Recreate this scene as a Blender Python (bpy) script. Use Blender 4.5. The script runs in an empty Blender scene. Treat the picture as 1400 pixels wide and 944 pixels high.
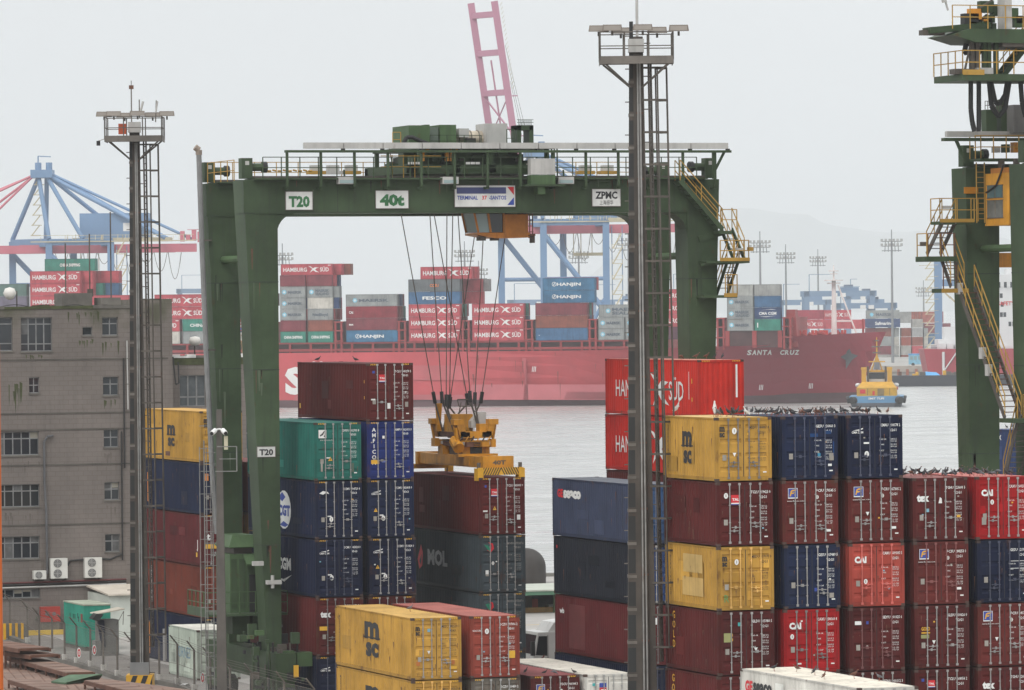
import bpy, math, random
from mathutils import Vector as V, Matrix
random.seed(11)
R_ = math.radians
sc = bpy.context.scene
LINK = sc.collection.objects.link

# ------------------------------------------------------------------ camera
CZ, FPX, YAW, PITCH, ROLL = 20.05, 7146.0, R_(18.787), R_(-0.379), R_(-0.571)
CF = V((math.sin(YAW)*math.cos(PITCH), math.cos(YAW)*math.cos(PITCH), math.sin(PITCH)))
_r = V((math.cos(YAW), -math.sin(YAW), 0)); _u = _r.cross(CF)
CR = math.cos(ROLL)*_r + math.sin(ROLL)*_u; CU = -math.sin(ROLL)*_r + math.cos(ROLL)*_u
cam = bpy.data.cameras.new('camera'); camo = bpy.data.objects.new('camera', cam); LINK(camo)
cam.sensor_width = 36; cam.lens = FPX/1400*36; cam.clip_start = 1; cam.clip_end = 40000
m = Matrix((CR, CU, -CF)).transposed().to_4x4(); m.translation = (0, 0, CZ); camo.matrix_world = m
sc.camera = camo
# ------------------------------------------------------------------ sky, sun, exposure
SUN_EL, SUN_AZ = R_(50), R_(-132)            # azimuth from +Y towards +X
w = bpy.data.worlds.new('World'); sc.world = w; w.use_nodes = True
nt = w.node_tree; nt.nodes.clear()
sky = nt.nodes.new('ShaderNodeTexSky'); sky.sky_type = 'NISHITA'; sky.sun_disc = False
sky.sun_elevation = SUN_EL; sky.sun_rotation = SUN_AZ; sky.dust_density = 4; sky.air_density = 1.0
hs = nt.nodes.new('ShaderNodeHueSaturation'); hs.inputs['Saturation'].default_value = .15
mx = nt.nodes.new('ShaderNodeMixRGB'); mx.inputs[0].default_value = .82; mx.inputs[2].default_value = (8.75, 8.95, 9.08, 1)
bg = nt.nodes.new('ShaderNodeBackground'); bg.inputs[1].default_value = .1
wo = nt.nodes.new('ShaderNodeOutputWorld')
nt.links.new(sky.outputs[0], hs.inputs['Color']); nt.links.new(hs.outputs[0], mx.inputs[1])
# overcast dome: brighter overhead than at the horizon
tcn = nt.nodes.new('ShaderNodeTexCoord'); spn = nt.nodes.new('ShaderNodeSeparateXYZ'); grn = nt.nodes.new('ShaderNodeMapRange')
grn.inputs['From Min'].default_value = 0; grn.inputs['From Max'].default_value = .6; grn.inputs['To Min'].default_value = 1.0; grn.inputs['To Max'].default_value = 1.75
nt.links.new(tcn.outputs['Generated'], spn.inputs[0]); nt.links.new(spn.outputs['Z'], grn.inputs['Value'])
mul = nt.nodes.new('ShaderNodeMixRGB'); mul.blend_type = 'MULTIPLY'; mul.inputs[0].default_value = 1
nt.links.new(mx.outputs[0], mul.inputs[1]); nt.links.new(grn.outputs[0], mul.inputs[2]); cln = nt.nodes.new('ShaderNodeTexNoise'); cln.inputs['Scale'].default_value = 5; cln.inputs['Detail'].default_value = 5
clm = nt.nodes.new('ShaderNodeMapping'); clm.inputs['Scale'].default_value = (1, 1, 3.5); nt.links.new(tcn.outputs['Generated'], clm.inputs[0]); nt.links.new(clm.outputs[0], cln.inputs['Vector'])
clr = nt.nodes.new('ShaderNodeMapRange'); clr.inputs['From Min'].default_value = .3; clr.inputs['From Max'].default_value = .7; clr.inputs['To Min'].default_value = .955; clr.inputs['To Max'].default_value = 1.045; nt.links.new(cln.outputs['Fac'], clr.inputs['Value'])
ml2 = nt.nodes.new('ShaderNodeMixRGB'); ml2.blend_type = 'MULTIPLY'; ml2.inputs[0].default_value = 1
sdm = nt.nodes.new('ShaderNodeVectorMath'); sdm.operation = 'DOT_PRODUCT'; sdm.inputs[1].default_value = (math.cos(YAW), -math.sin(YAW), 0); nt.links.new(tcn.outputs['Generated'], sdm.inputs[0])
sdr = nt.nodes.new('ShaderNodeMapRange'); sdr.inputs['From Min'].default_value = -.12; sdr.inputs['From Max'].default_value = .12; sdr.inputs['To Min'].default_value = .985; sdr.inputs['To Max'].default_value = 1.08; nt.links.new(sdm.outputs['Value'], sdr.inputs['Value'])
ml3 = nt.nodes.new('ShaderNodeMixRGB'); ml3.blend_type = 'MULTIPLY'; ml3.inputs[0].default_value = 1; nt.links.new(mul.outputs[0], ml3.inputs[1]); nt.links.new(sdr.outputs[0], ml3.inputs[2])
nt.links.new(ml3.outputs[0], ml2.inputs[1]); nt.links.new(clr.outputs[0], ml2.inputs[2]); nt.links.new(ml2.outputs[0], bg.inputs[0]); nt.links.new(bg.outputs[0], wo.inputs[0])
sl = bpy.data.lights.new('sun', 'SUN'); sl.energy = 1.2; sl.angle = R_(16); sl.color = (1, .97, .92)
so = bpy.data.objects.new('sun', sl); LINK(so)
sd = V((math.sin(SUN_AZ)*math.cos(SUN_EL), math.cos(SUN_AZ)*math.cos(SUN_EL), math.sin(SUN_EL)))
so.rotation_euler = sd.to_track_quat('Z', 'Y').to_euler(); so.location = (0, 100, 200)
sc.view_settings.view_transform = 'Standard'; sc.view_settings.look = 'None'
sc.view_settings.exposure = 0; sc.view_settings.gamma = 1; sc.view_settings.use_curve_mapping = False
cy = sc.cycles
cy.use_denoising = True; cy.max_bounces = 6; cy.diffuse_bounces = 3; cy.glossy_bounces = 3
cy.transparent_max_bounces = 12; cy.volume_bounces = 1; cy.transmission_bounces = 4
cy.caustics_reflective = False; cy.caustics_refractive = False

# ------------------------------------------------------------------ helpers
def ray(u, v): return CF + (u-700)/FPX*CR - (v-472)/FPX*CU
def at(u, v, Y):                            # a surveyed point: photo pixel on the plane of that Y
    d = ray(u, v); p = d*(Y/d.y); return V((p.x, p.y, p.z+CZ))
def atz(u, v, z):
    d = ray(u, v); p = d*((z-CZ)/d.z); return V((p.x, p.y, z))
def atd(u, v, D):
    p = ray(u, v)*D; return V((p.x, p.y, p.z+CZ))

def mat(name, c, rough=.6, metal=0, var=.2, scale=.7, rust=0, streak=0, bump=0, spec=.4, rustc=(.085, .035, .02), fine=0):
    if name in bpy.data.materials: return bpy.data.materials[name]
    m = bpy.data.materials.new(name); m.use_nodes = True; t = m.node_tree; n = t.nodes; L = t.links.new
    b = n['Principled BSDF']; b.inputs['Roughness'].default_value = rough; b.inputs['Metallic'].default_value = metal
    b.inputs['Specular IOR Level'].default_value = spec
    g = n.new('ShaderNodeNewGeometry'); pos = g.outputs['Position']
    def noise(sx, sz, det, off):
        mp = n.new('ShaderNodeMapping'); mp.inputs['Scale'].default_value = (sx, sx, sz); mp.inputs['Location'].default_value = (off, off*2, off*.7)
        L(pos, mp.inputs[0]); k = n.new('ShaderNodeTexNoise'); k.inputs['Scale'].default_value = 1; k.inputs['Detail'].default_value = det
        k.inputs['Roughness'].default_value = .62
        L(mp.outputs[0], k.inputs['Vector']); return k.outputs['Fac']
    def ramp(src, a, b_, lo=0, hi=1):
        r = n.new('ShaderNodeMapRange'); r.inputs['From Min'].default_value = a; r.inputs['From Max'].default_value = b_
        r.inputs['To Min'].default_value = lo; r.inputs['To Max'].default_value = hi; L(src, r.inputs['Value']); return r.outputs[0]
    def mix(f, a, b_, mode='MIX'):
        x = n.new('ShaderNodeMixRGB'); x.blend_type = mode
        if isinstance(f, (int, float)): x.inputs[0].default_value = f
        else: L(f, x.inputs[0])
        for i, q in ((1, a), (2, b_)):
            if isinstance(q, tuple): x.inputs[i].default_value = (*q[:3], 1)
            else: L(q, x.inputs[i])
        return x.outputs[0]
    c = tuple(c); out = c
    if var:
        f = ramp(noise(scale, scale, 5, 3.1), .3, .7, 1-var, 1+var)
        out = mix(1.0, c, f, 'MULTIPLY')
    if fine:
        out = mix(1.0, out, ramp(noise(scale*9, scale*9, 3, 8), .3, .7, 1-fine, 1+fine), 'MULTIPLY')
    if streak:
        f = ramp(noise(3.2, .22, 4, 7.7), .52, .72, 0, streak)
        out = mix(f, out, tuple(.35*x+.02 for x in c))
    if rust:
        f = ramp(noise(1.7, .9, 8, 1.3), .66-.12*rust, .74-.04*rust, 0, min(1, .35+rust*.6))
        out = mix(f, out, rustc)
    if isinstance(out, tuple): b.inputs['Base Color'].default_value = (*out, 1)
    else: L(out, b.inputs['Base Color'])
    if bump:
        bp = n.new('ShaderNodeBump'); bp.inputs['Strength'].default_value = .5; bp.inputs['Distance'].default_value = bump
        L(noise(scale*4, scale*4, 4, 5), bp.inputs['Height']); L(bp.outputs[0], b.inputs['Normal'])
    return m

_tc = {}
def text_geo(s, off=.0, res=2):
    k = (s, off, res)
    if k not in _tc:
        c = bpy.data.curves.new('lettering', 'FONT'); c.body = s; c.size = 1; c.offset = off; c.resolution_u = res
        o = bpy.data.objects.new('lettering', c); me = bpy.data.meshes.new_from_object(o)
        vs = [tuple(v.co) for v in me.vertices]; fs = [tuple(p.vertices) for p in me.polygons]
        bpy.data.objects.remove(o); bpy.data.curves.remove(c); bpy.data.meshes.remove(me)
        xs = [v[0] for v in vs] or [0, 1]; ys = [v[1] for v in vs] or [0, 1]
        _tc[k] = (vs, fs, min(xs), max(xs), min(ys), max(ys))
    return _tc[k]

class MB:
    def __init__(s): s.v = []; s.f = []; s.m = []; s.mats = []
    def mi(s, m):
        if m is None: return 0
        if m not in s.mats: s.mats.append(m)
        return s.mats.index(m)
    def add(s, vs, fs, m=None):
        k = len(s.v); s.v += [tuple(p) for p in vs]; i = s.mi(m)
        for f in fs: s.f.append([k+j for j in f]); s.m.append(i)
        return s
    def box(s, x0, y0, z0, x1, y1, z1, m=None):
        x0, x1 = sorted((x0, x1)); y0, y1 = sorted((y0, y1)); z0, z1 = sorted((z0, z1))
        return s.add([(x0, y0, z0), (x1, y0, z0), (x1, y1, z0), (x0, y1, z0), (x0, y0, z1), (x1, y0, z1), (x1, y1, z1), (x0, y1, z1)],
                     [(0, 3, 2, 1), (4, 5, 6, 7), (0, 1, 5, 4), (1, 2, 6, 5), (2, 3, 7, 6), (3, 0, 4, 7)], m)
    def hexa(s, b, t, m=None):               # bottom ring, top ring of n points
        n = len(b); fs = [tuple(reversed(range(n))), tuple(range(n, 2*n))] + [(i, (i+1) % n, n+(i+1) % n, n+i) for i in range(n)]
        return s.add(list(b)+list(t), fs, m)
    def bar(s, a, b, r, n=5, m=None, r2=None):
        a = V(a); b = V(b); d = b-a
        if d.length < 1e-6: return s
        d.normalize(); x = d.orthogonal().normalized() if abs(d.z) > .99 else d.cross(V((0, 0, 1))).normalized(); y = d.cross(x)
        r2 = r if r2 is None else r2; o = math.pi/4 if n == 4 else 0
        ring = lambda c, q: [c+x*q*math.cos(o+2*math.pi*i/n)+y*q*math.sin(o+2*math.pi*i/n) for i in range(n)]
        return s.hexa(ring(a, r), ring(b, r2), m)
    def beam(s, a, b, w, h, m=None):         # rectangular, w horizontal, h in the upright plane
        a = V(a); b = V(b); d = (b-a).normalized()
        x = d.cross(V((0, 0, 1))); x = x.normalized() if x.length > 1e-3 else V((1, 0, 0)); y = x.cross(d)
        ring = lambda c: [c-x*w/2-y*h/2, c+x*w/2-y*h/2, c+x*w/2+y*h/2, c-x*w/2+y*h/2]
        return s.hexa(ring(a), ring(b), m)
    def path(s, pts, r, n=5, m=None):
        for a, b in zip(pts, pts[1:]): s.bar(a, b, r, n, m)
        return s
    def lathe(s, c, prof, n=12, m=None):
        c = V(c); vs = []; k = len(prof)
        for i in range(n):
            a = 2*math.pi*i/n
            for r, z in prof: vs.append(c+V((r*math.cos(a), r*math.sin(a), z)))
        fs = [(i*k+j, ((i+1) % n)*k+j, ((i+1) % n)*k+j+1, i*k+j+1) for i in range(n) for j in range(k-1)]
        return s.add(vs, fs, m)
    def poly(s, pts, m=None): return s.add(pts, [tuple(range(len(pts)))], m)
    def prism(s, pts, d, m=None):
        d = V(d); return s.hexa([V(p) for p in pts], [V(p)+d for p in pts], m)
    def text(s, body, o, ux, uy, h, m, w=None, off=.0, align='l', res=2):
        vs, fs, x0, x1, y0, y1 = text_geo(body, off, res)
        ref = text_geo('H', off, res); ch = ref[5]-ref[4]
        k = h/ch; kx = k if w is None else w/(x1-x0)
        W = (x1-x0)*kx; sh = {'l': 0, 'c': -W/2, 'r': -W}[align]
        o = V(o); ux = V(ux); uy = V(uy)
        return s.add([o+ux*((p[0]-x0)*kx+sh)+uy*(p[1]*k) for p in vs], fs, m)
    def rail(s, pts, h=1.1, gap=1.5, r=.028, m=None, mids=(.5,)):
        pts = [V(p) for p in pts]; up = V((0, 0, 1))
        for a, b in zip(pts, pts[1:]):
            n = max(1, round((b-a).length/gap))
            for i in range(n+1): p = a.lerp(b, i/n); s.bar(p, p+up*h, r, 4, m)
            for q in (1,)+tuple(mids): s.bar(a+up*h*q, b+up*h*q, r, 4, m)
        return s
    def mesh(s, name, smooth=False):
        me = bpy.data.meshes.new(name); me.from_pydata(s.v, [], s.f)
        if s.mats:
            for q in s.mats: me.materials.append(q)
            me.polygons.foreach_set('material_index', s.m)
        if smooth: me.polygons.foreach_set('use_smooth', [True]*len(s.f))
        me.update(); return me
    def obj(s, name, parent=None, m=None, smooth=False, loc=None):
        if m is not None and not s.mats: s.mats = [m]
        return put(name, s.mesh(name, smooth), parent, loc=loc)

def put(name, me, parent=None, m=None, loc=None):
    o = bpy.data.objects.new(name, me); LINK(o)
    if parent: o.parent = parent
    if loc is not None: o.location = loc
    if m is not None:
        if not me.materials: me.materials.append(None)
        o.material_slots[0].link = 'OBJECT'; o.material_slots[0].material = m
    return o
def tag(o, label, cat, group=None):
    o['label'] = label; o['category'] = cat
    if group: o['group'] = group
    return o
def thing(name, label, cat, loc=(0, 0, 0), rz=0, group=None):
    o = bpy.data.objects.new(name, None); LINK(o); o.location = loc; o.rotation_euler = (0, 0, rz); o.empty_display_size = .2
    return tag(o, label, cat, group)
def struct(o, kind='structure'):
    o['kind'] = kind; return o

# ------------------------------------------------------------------ paints
def paint(c, rust=.25, k=''):
    nm = 'paint_%02x%02x%02x%s' % (*[min(255, int(x*255)) for x in c], k)
    return mat(nm, c, .6, 0, .24, .45, rust, .5, spec=.1)
WHITE = mat('white_ink', (.72, .72, .70), .6, 0, .1, 2)
BLACK = mat('black_ink', (.02, .02, .022), .6, 0, .1, 2)
YELL = mat('yellow_ink', (.65, .36, .03), .6, 0, .15, 2)
REDI = mat('red_ink', (.55, .02, .03), .6, 0, .1, 2)
BLUI = mat('blue_ink', (.03, .06, .3), .6, 0, .1, 2)
GREYI = mat('grey_ink', (.28, .26, .23), .6, 0, .2, 2)
GALV = mat('galvanised_steel', (.36, .36, .35), .5, .3, .2, 3, .25)
RUSTY = mat('rusty_steel', (.11, .05, .032), .8, 0, .35, 1.5, .3)
DARK = mat('black_rubber', (.02, .02, .02), .7, 0, .2)
GREEN = mat('crane_green', (.046, .07, .037), .5, 0, .32, .3, .34, .6, spec=.12)
GREENL = mat('crane_green_worn', (.068, .112, .052), .5, 0, .28, .4, .32, .5, spec=.12)
YRAIL = mat('yellow_rail', (.36, .21, .035), .55, 0, .2, 1, .25)
ORANGE = mat('crane_orange', (.52, .21, .015), .5, 0, .25, .9, .5, .6)
CABO = mat('cab_orange', (.45, .16, .012), .45, 0, .25, .9, .45, .6)
STEELD = mat('mast_steel', (.085, .072, .06), .7, 0, .35, .6, .45, .5)
STEELM = mat('weathered_steel', (.13, .115, .1), .7, 0, .3, .8, .3, .4)
GREYB = mat('grey_box_metal', (.42, .41, .39), .5, 0, .15, .8, .1, .3)
GLASS = mat('dark_glass', (.02, .025, .03), .08, 0, 0, spec=.6)
GLASSL = mat('pale_glass', (.25, .33, .33), .06, 0, 0, spec=.6)
# ------------------------------------------------------------------ setting
conc = mat('quay_concrete', (.36, .34, .315), .75, 0, .22, .05, 0, 0, fine=.12)
def sheet(name, x0, y0, x1, y1, z, m): return struct(put(name, MB().poly([(x0, y0, z), (x1, y0, z), (x1, y1, z), (x0, y1, z)], m).mesh(name)))
QY = 372
sheet('ground', -160, -60, 420, QY, 0, conc)
qw = MB(); qw.box(-160, QY-.6, -4, 420, QY, .25, mat('quay_wall_concrete', (.22, .21, .19), .85, 0, .3, .3)); struct(qw.obj('quay_edge'))
asph = mat('yard_asphalt', (.175, .16, .145), .8, 0, .25, .12, fine=.15)
yl = mat('yellow_road_paint', (.5, .33, .05), .7, 0, .25, 1.2)
sheet('road', 15, 255, 77.3, 329, .004, asph)
rm = MB()
for a, b, k in ((66.2, 66.38, 0), (70.4, 70.58, 0)): rm.poly([(a, 264, .008), (b, 264, .008), (b, 320, .008), (a, 320, .008)], yl)
for y in (289, 293, 297.5, 306, 314): rm.poly([(87, y, .004), (130, y+1.5, .004), (130, y+1.75, .004), (87, y+.25, .004)], yl)
struct(rm.obj('road_markings'))
wm = bpy.data.materials.new('harbour_water'); wm.use_nodes = True; t = wm.node_tree; n = t.nodes; L = t.links.new
b = n['Principled BSDF']; b.inputs['Base Color'].default_value = (.36, .365, .345, 1); b.inputs['Roughness'].default_value = .28
b.inputs['IOR'].default_value = 1.33
g = n.new('ShaderNodeNewGeometry'); prev = None
for sc_, st, d in ((.22, .8, .9), (.05, .5, 2.5), (1.1, .5, .2)):
    mp = n.new('ShaderNodeMapping'); mp.inputs['Scale'].default_value = (sc_*.3, sc_, sc_); mp.inputs['Rotation'].default_value = (0, 0, R_(19)); L(g.outputs['Position'], mp.inputs[0])
    k = n.new('ShaderNodeTexNoise'); k.inputs['Scale'].default_value = 1; k.inputs['Detail'].default_value = 4; L(mp.outputs[0], k.inputs['Vector'])
    bp = n.new('ShaderNodeBump'); bp.inputs['Strength'].default_value = st; bp.inputs['Distance'].default_value = d; L(k.outputs['Fac'], bp.inputs['Height'])
    if prev: L(prev.outputs[0], bp.inputs['Normal'])
    prev = bp
L(prev.outputs[0], b.inputs['Normal'])
wn = []
for q_, o_ in (((.012, .09, 1), 0), ((.12, 1.1, 1), 40), ((.5, 2.6, 1), 80)):
    mp = n.new('ShaderNodeMapping'); mp.inputs['Rotation'].default_value = (0, 0, R_(19)); mp.inputs['Scale'].default_value = q_; mp.inputs['Location'].default_value = (o_, o_, 0); L(g.outputs['Position'], mp.inputs[0])
    k = n.new('ShaderNodeTexNoise'); k.inputs['Scale'].default_value = 1; k.inputs['Detail'].default_value = 5; k.inputs['Roughness'].default_value = .65; L(mp.outputs[0], k.inputs['Vector']); wn.append(k.outputs['Fac'])
def mrn(src, a, c, lo, hi):
    r = n.new('ShaderNodeMapRange'); r.inputs['From Min'].default_value = a; r.inputs['From Max'].default_value = c; r.inputs['To Min'].default_value = lo; r.inputs['To Max'].default_value = hi; L(src, r.inputs['Value']); return r.outputs[0]
mA = n.new('ShaderNodeMath'); mA.operation = 'MULTIPLY'; L(mrn(wn[0], .35, .65, .82, 1.12), mA.inputs[0]); L(mrn(wn[1], .35, .65, .55, 1.3), mA.inputs[1])
mB = n.new('ShaderNodeMath'); mB.operation = 'MULTIPLY'; L(mA.outputs[0], mB.inputs[0]); L(mrn(wn[2], .35, .65, .8, 1.2), mB.inputs[1])
mC = n.new('ShaderNodeMixRGB'); mC.blend_type = 'MULTIPLY'; mC.inputs[0].default_value = 1; mC.inputs[1].default_value = (.36, .365, .35, 1); L(mB.outputs[0], mC.inputs[2]); L(mC.outputs[0], b.inputs['Base Color'])
L(mrn(wn[0], .35, .65, .36, .17), b.inputs['Roughness'])
WZ = -2.0
sheet('water', -8800, QY-1, 31800, 31800, WZ, wm)
# far shore quay and hills
fq = MB(); A_, B_ = atd(1120, 505, 1560), atd(1800, 505, 1560)
fqm = mat('far_quay_concrete', (.3, .29, .27), .85, 0, .25, .1)
A0 = V((A_.x, A_.y, 0)); B0 = V((B_.x, B_.y, 0)); dq = (B0-A0).normalized(); nq = V((-dq.y, dq.x, 0))
if nq.y < 0: nq = -nq
fq.hexa([A0+V((0, 0, -4)), B0+V((0, 0, -4)), B0+nq*900+V((0, 0, -4)), A0+nq*900+V((0, 0, -4))], [A0+V((0, 0, 1.8)), B0+V((0, 0, 1.8)), B0+nq*900+V((0, 0, 1.8)), A0+nq*900+V((0, 0, 1.8))], fqm)
struct(fq.obj('far_quay'))
fq = MB(); A0 = atd(-700, 440, 1330); B0 = atd(1050, 440, 1330); A0.z = B0.z = 0
fq.hexa([A0+V((0, 0, -4)), B0+V((0, 0, -4)), B0+nq*1200+V((0, 0, -4)), A0+nq*1200+V((0, 0, -4))], [A0+V((0, 0, 1.8)), B0+V((0, 0, 1.8)), B0+nq*1200+V((0, 0, 1.8)), A0+nq*1200+V((0, 0, 1.8))], fqm)
struct(fq.obj('opposite_quay'))
hillm = mat('forested_hill', (.05, .075, .045), .95, 0, .3, .004)
def hill(name, pts, D, depth):
    h = MB(); top = []; bot = []; rnd = random.Random(D)
    ex = []
    for (u0, v0), (u1, v1) in zip(pts, pts[1:]):
        k = max(1, int(abs(u1-u0)/14))
        ex += [(u0+(u1-u0)*i/k, v0+(v1-v0)*i/k+rnd.uniform(-1.4, 1.4)) for i in range(k)]
    ex.append(pts[-1])
    nr = 5; rows = []
    for r in range(nr+1):
        f = r/nr; row = []
        for u, v in ex:
            p = atd(u, v, D); hgt = max(p.z, 0); q = p+CF*depth*(1-f)*-1
            row.append(V((q.x, q.y, -3+(hgt+3)*f**.8)))
        rows.append(row)
    back = [V((p.x+CF.x*depth, p.y+CF.y*depth, -3)) for p in rows[-1]]; rows.append(back)
    vs = [p for r in rows for p in r]; N = len(ex)
    fs = [(r*N+i, r*N+i+1, (r+1)*N+i+1, (r+1)*N+i) for r in range(len(rows)-1) for i in range(N-1)]
    h.add(vs, fs, hillm); struct(h.obj(name, smooth=True))
hill('hills', [(760, 420), (860, 330), (940, 290), (985, 284), (1030, 286), (1070, 293), (1105, 295), (1140, 310), (1200, 318), (1300, 316), (1360, 322), (1480, 350), (1600, 420)], 24000, 2600)
hv = bpy.data.materials.new('haze_air'); hv.use_nodes = True; t = hv.node_tree; t.nodes.clear()
pv = t.nodes.new('ShaderNodeVolumePrincipled'); pv.inputs['Color'].default_value = (.95, .972, .99, 1); pv.inputs['Density'].default_value = .000115; pv.inputs['Anisotropy'].default_value = .6
ou = t.nodes.new('ShaderNodeOutputMaterial'); t.links.new(pv.outputs[0], ou.inputs['Volume'])
hz = MB(); hz.box(-9000, -400, -6, 32000, 32000, 620); ho = hz.obj('haze', None, hv); struct(ho, 'stuff')
# the volume's lid is just above the highest thing

# ------------------------------------------------------------------ containers
CW = 2.438
HC, SD = 2.896, 2.591
_cm = {}
def corr(y0, y1, z0, z1, xo, xi, flip=False):
    n = round((y1-y0)/.278); p = (y1-y0)/n; pr = []
    for i in range(n):
        for f, x in ((0, xo), (.26, xo), (.5, xi), (.76, xi)): pr.append((y0+(i+f)*p, x))
    pr.append((y1, xo)); b = MB()
    vs = [(x, y, z0) for y, x in pr]+[(x, y, z1) for y, x in pr]; N = len(pr)
    b.add(vs, [(i, N+i, N+i+1, i+1) if flip else (i, i+1, N+i+1, N+i) for i in range(N-1)]); return b
def cmesh(kind, Lc, H):
    k = (kind, Lc, H)
    if k in _cm: return _cm[k]
    b = MB()
    if kind == 'frame':
        for x in (0.004, CW-.124):
            for y in (.004, Lc-.124): b.box(x, y, .118, x+.12, y+.12, H-.118)
        for x in (.006, CW-.066): b.box(x, .124, .03, x+.06, Lc-.124, .175); b.box(x, .124, H-.075, x+.06, Lc-.124, H-.012)
        b.box(.124, .006, .03, CW-.124, .09, .185); b.box(.124, .006, H-.125, CW-.124, .09, H-.008)
        b.box(.124, Lc-.09, .03, CW-.124, Lc-.006, .175); b.box(.124, Lc-.09, H-.11, CW-.124, Lc-.006, H-.012)
        b.box(.07, .09, .1, CW-.07, Lc-.09, .15)
    elif kind == 'corner_casting':
        for x in (0, CW-.162):
            for y in (0, Lc-.178):
                for z in (0, H-.118): b.box(x, y, z, x+.162, y+.178, z+.118)
        hm = DARK
        for x in (.05, CW-.112):
            for z in (.035, H-.083): b.poly([(x, -.002, z), (x+.062, -.002, z), (x+.062, -.002, z+.05), (x, -.002, z+.05)], hm)
    elif kind == 'side': b = corr(.124, Lc-.124, .17, H-.07, .014, .05, True)
    elif kind == 'side_r': b = corr(.124, Lc-.124, .17, H-.07, CW-.014, CW-.05)
    elif kind in ('end', 'endf'):
        q = corr(.124, CW-.124, .17, H-.1, .02, .06, kind == 'end')
        yy = (lambda d: Lc-d) if kind == 'end' else (lambda d: d)
        b.add([(p[1], yy(p[0]), p[2]) for p in q.v], q.f)
    elif kind == 'roof':
        n = round((Lc-.3)/.42); vs = []; p = (Lc-.2)/n
        for i in range(n):
            for f, z in ((0, H-.03), (.35, H-.03), (.5, H-.012), (.85, H-.012)): vs.append((.1+(i+f)*p, z))
        vs.append((Lc-.1, H-.03)); N = len(vs)
        b.add([(.05, y, z) for y, z in vs]+[(CW-.05, y, z) for y, z in vs], [(i, N+i, N+i+1, i+1) for i in range(N-1)])
    elif kind == 'door':
        z0, z1 = .19, H-.13; nt_ = 5 if H > 2.7 else 4; pr = [(z0, .035)]; ph = (z1-z0)/nt_
        for i in range(nt_):
            z = z0+i*ph; pr += [(z+.13*ph, .035), (z+.24*ph, .072), (z+.5*ph, .072), (z+.61*ph, .035)] if False else [(z+.36*ph, .035), (z+.46*ph, .07), (z+.62*ph, .07), (z+.72*ph, .035)]
        pr.append((z1, .035)); x0, x1 = .0, 1.095; N = len(pr)
        b.add([(x0+.09, y, z) for z, y in pr]+[(x1-.09, y, z) for z, y in pr], [(i, N+i, N+i+1, i+1) for i in range(N-1)])
        for a, c_ in ((x0, x0+.09), (x1-.09, x1)): b.box(a, .03, z0, c_, .08, z1)
        b.add([(x0, .08, z0), (x1, .08, z0), (x1, .08, z1), (x0, .08, z1)], [(0, 1, 2, 3)])
        for z in (.45, .95, 1.45, 1.95, 2.3):                       # hinge blades sit on the outer stile
            if z < H-.3: b.box(-.05, .012, z, .05, .034, z+.09)
    elif kind == 'gasket':
        b.box(.125, .082, .186, CW-.125, .086, H-.127); b.box(CW/2-.012, .02, .19, CW/2+.012, .08, H-.13)
    elif kind == 'locking_bar':
        b.bar((0, -.012, .1), (0, -.012, H-.06), .024, 6)
        for z in (.1, H-.13): b.box(-.05, -.03, z, .05, .03, z+.09)
        for z in (.5, H*.36, H*.63, H-.6): b.box(-.035, -.016, z, .035, .03, z+.05)
    elif kind == 'handle':
        b.bar((-.04, -.035, 0), (.36, -.035, .0), .018, 5); b.box(.15, -.05, -.05, .21, .03, .06); b.bar((0, -.03, 0), (0, -.03, .1), .016, 5)
    _cm[k] = b.mesh(kind); return _cm[k]

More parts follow.
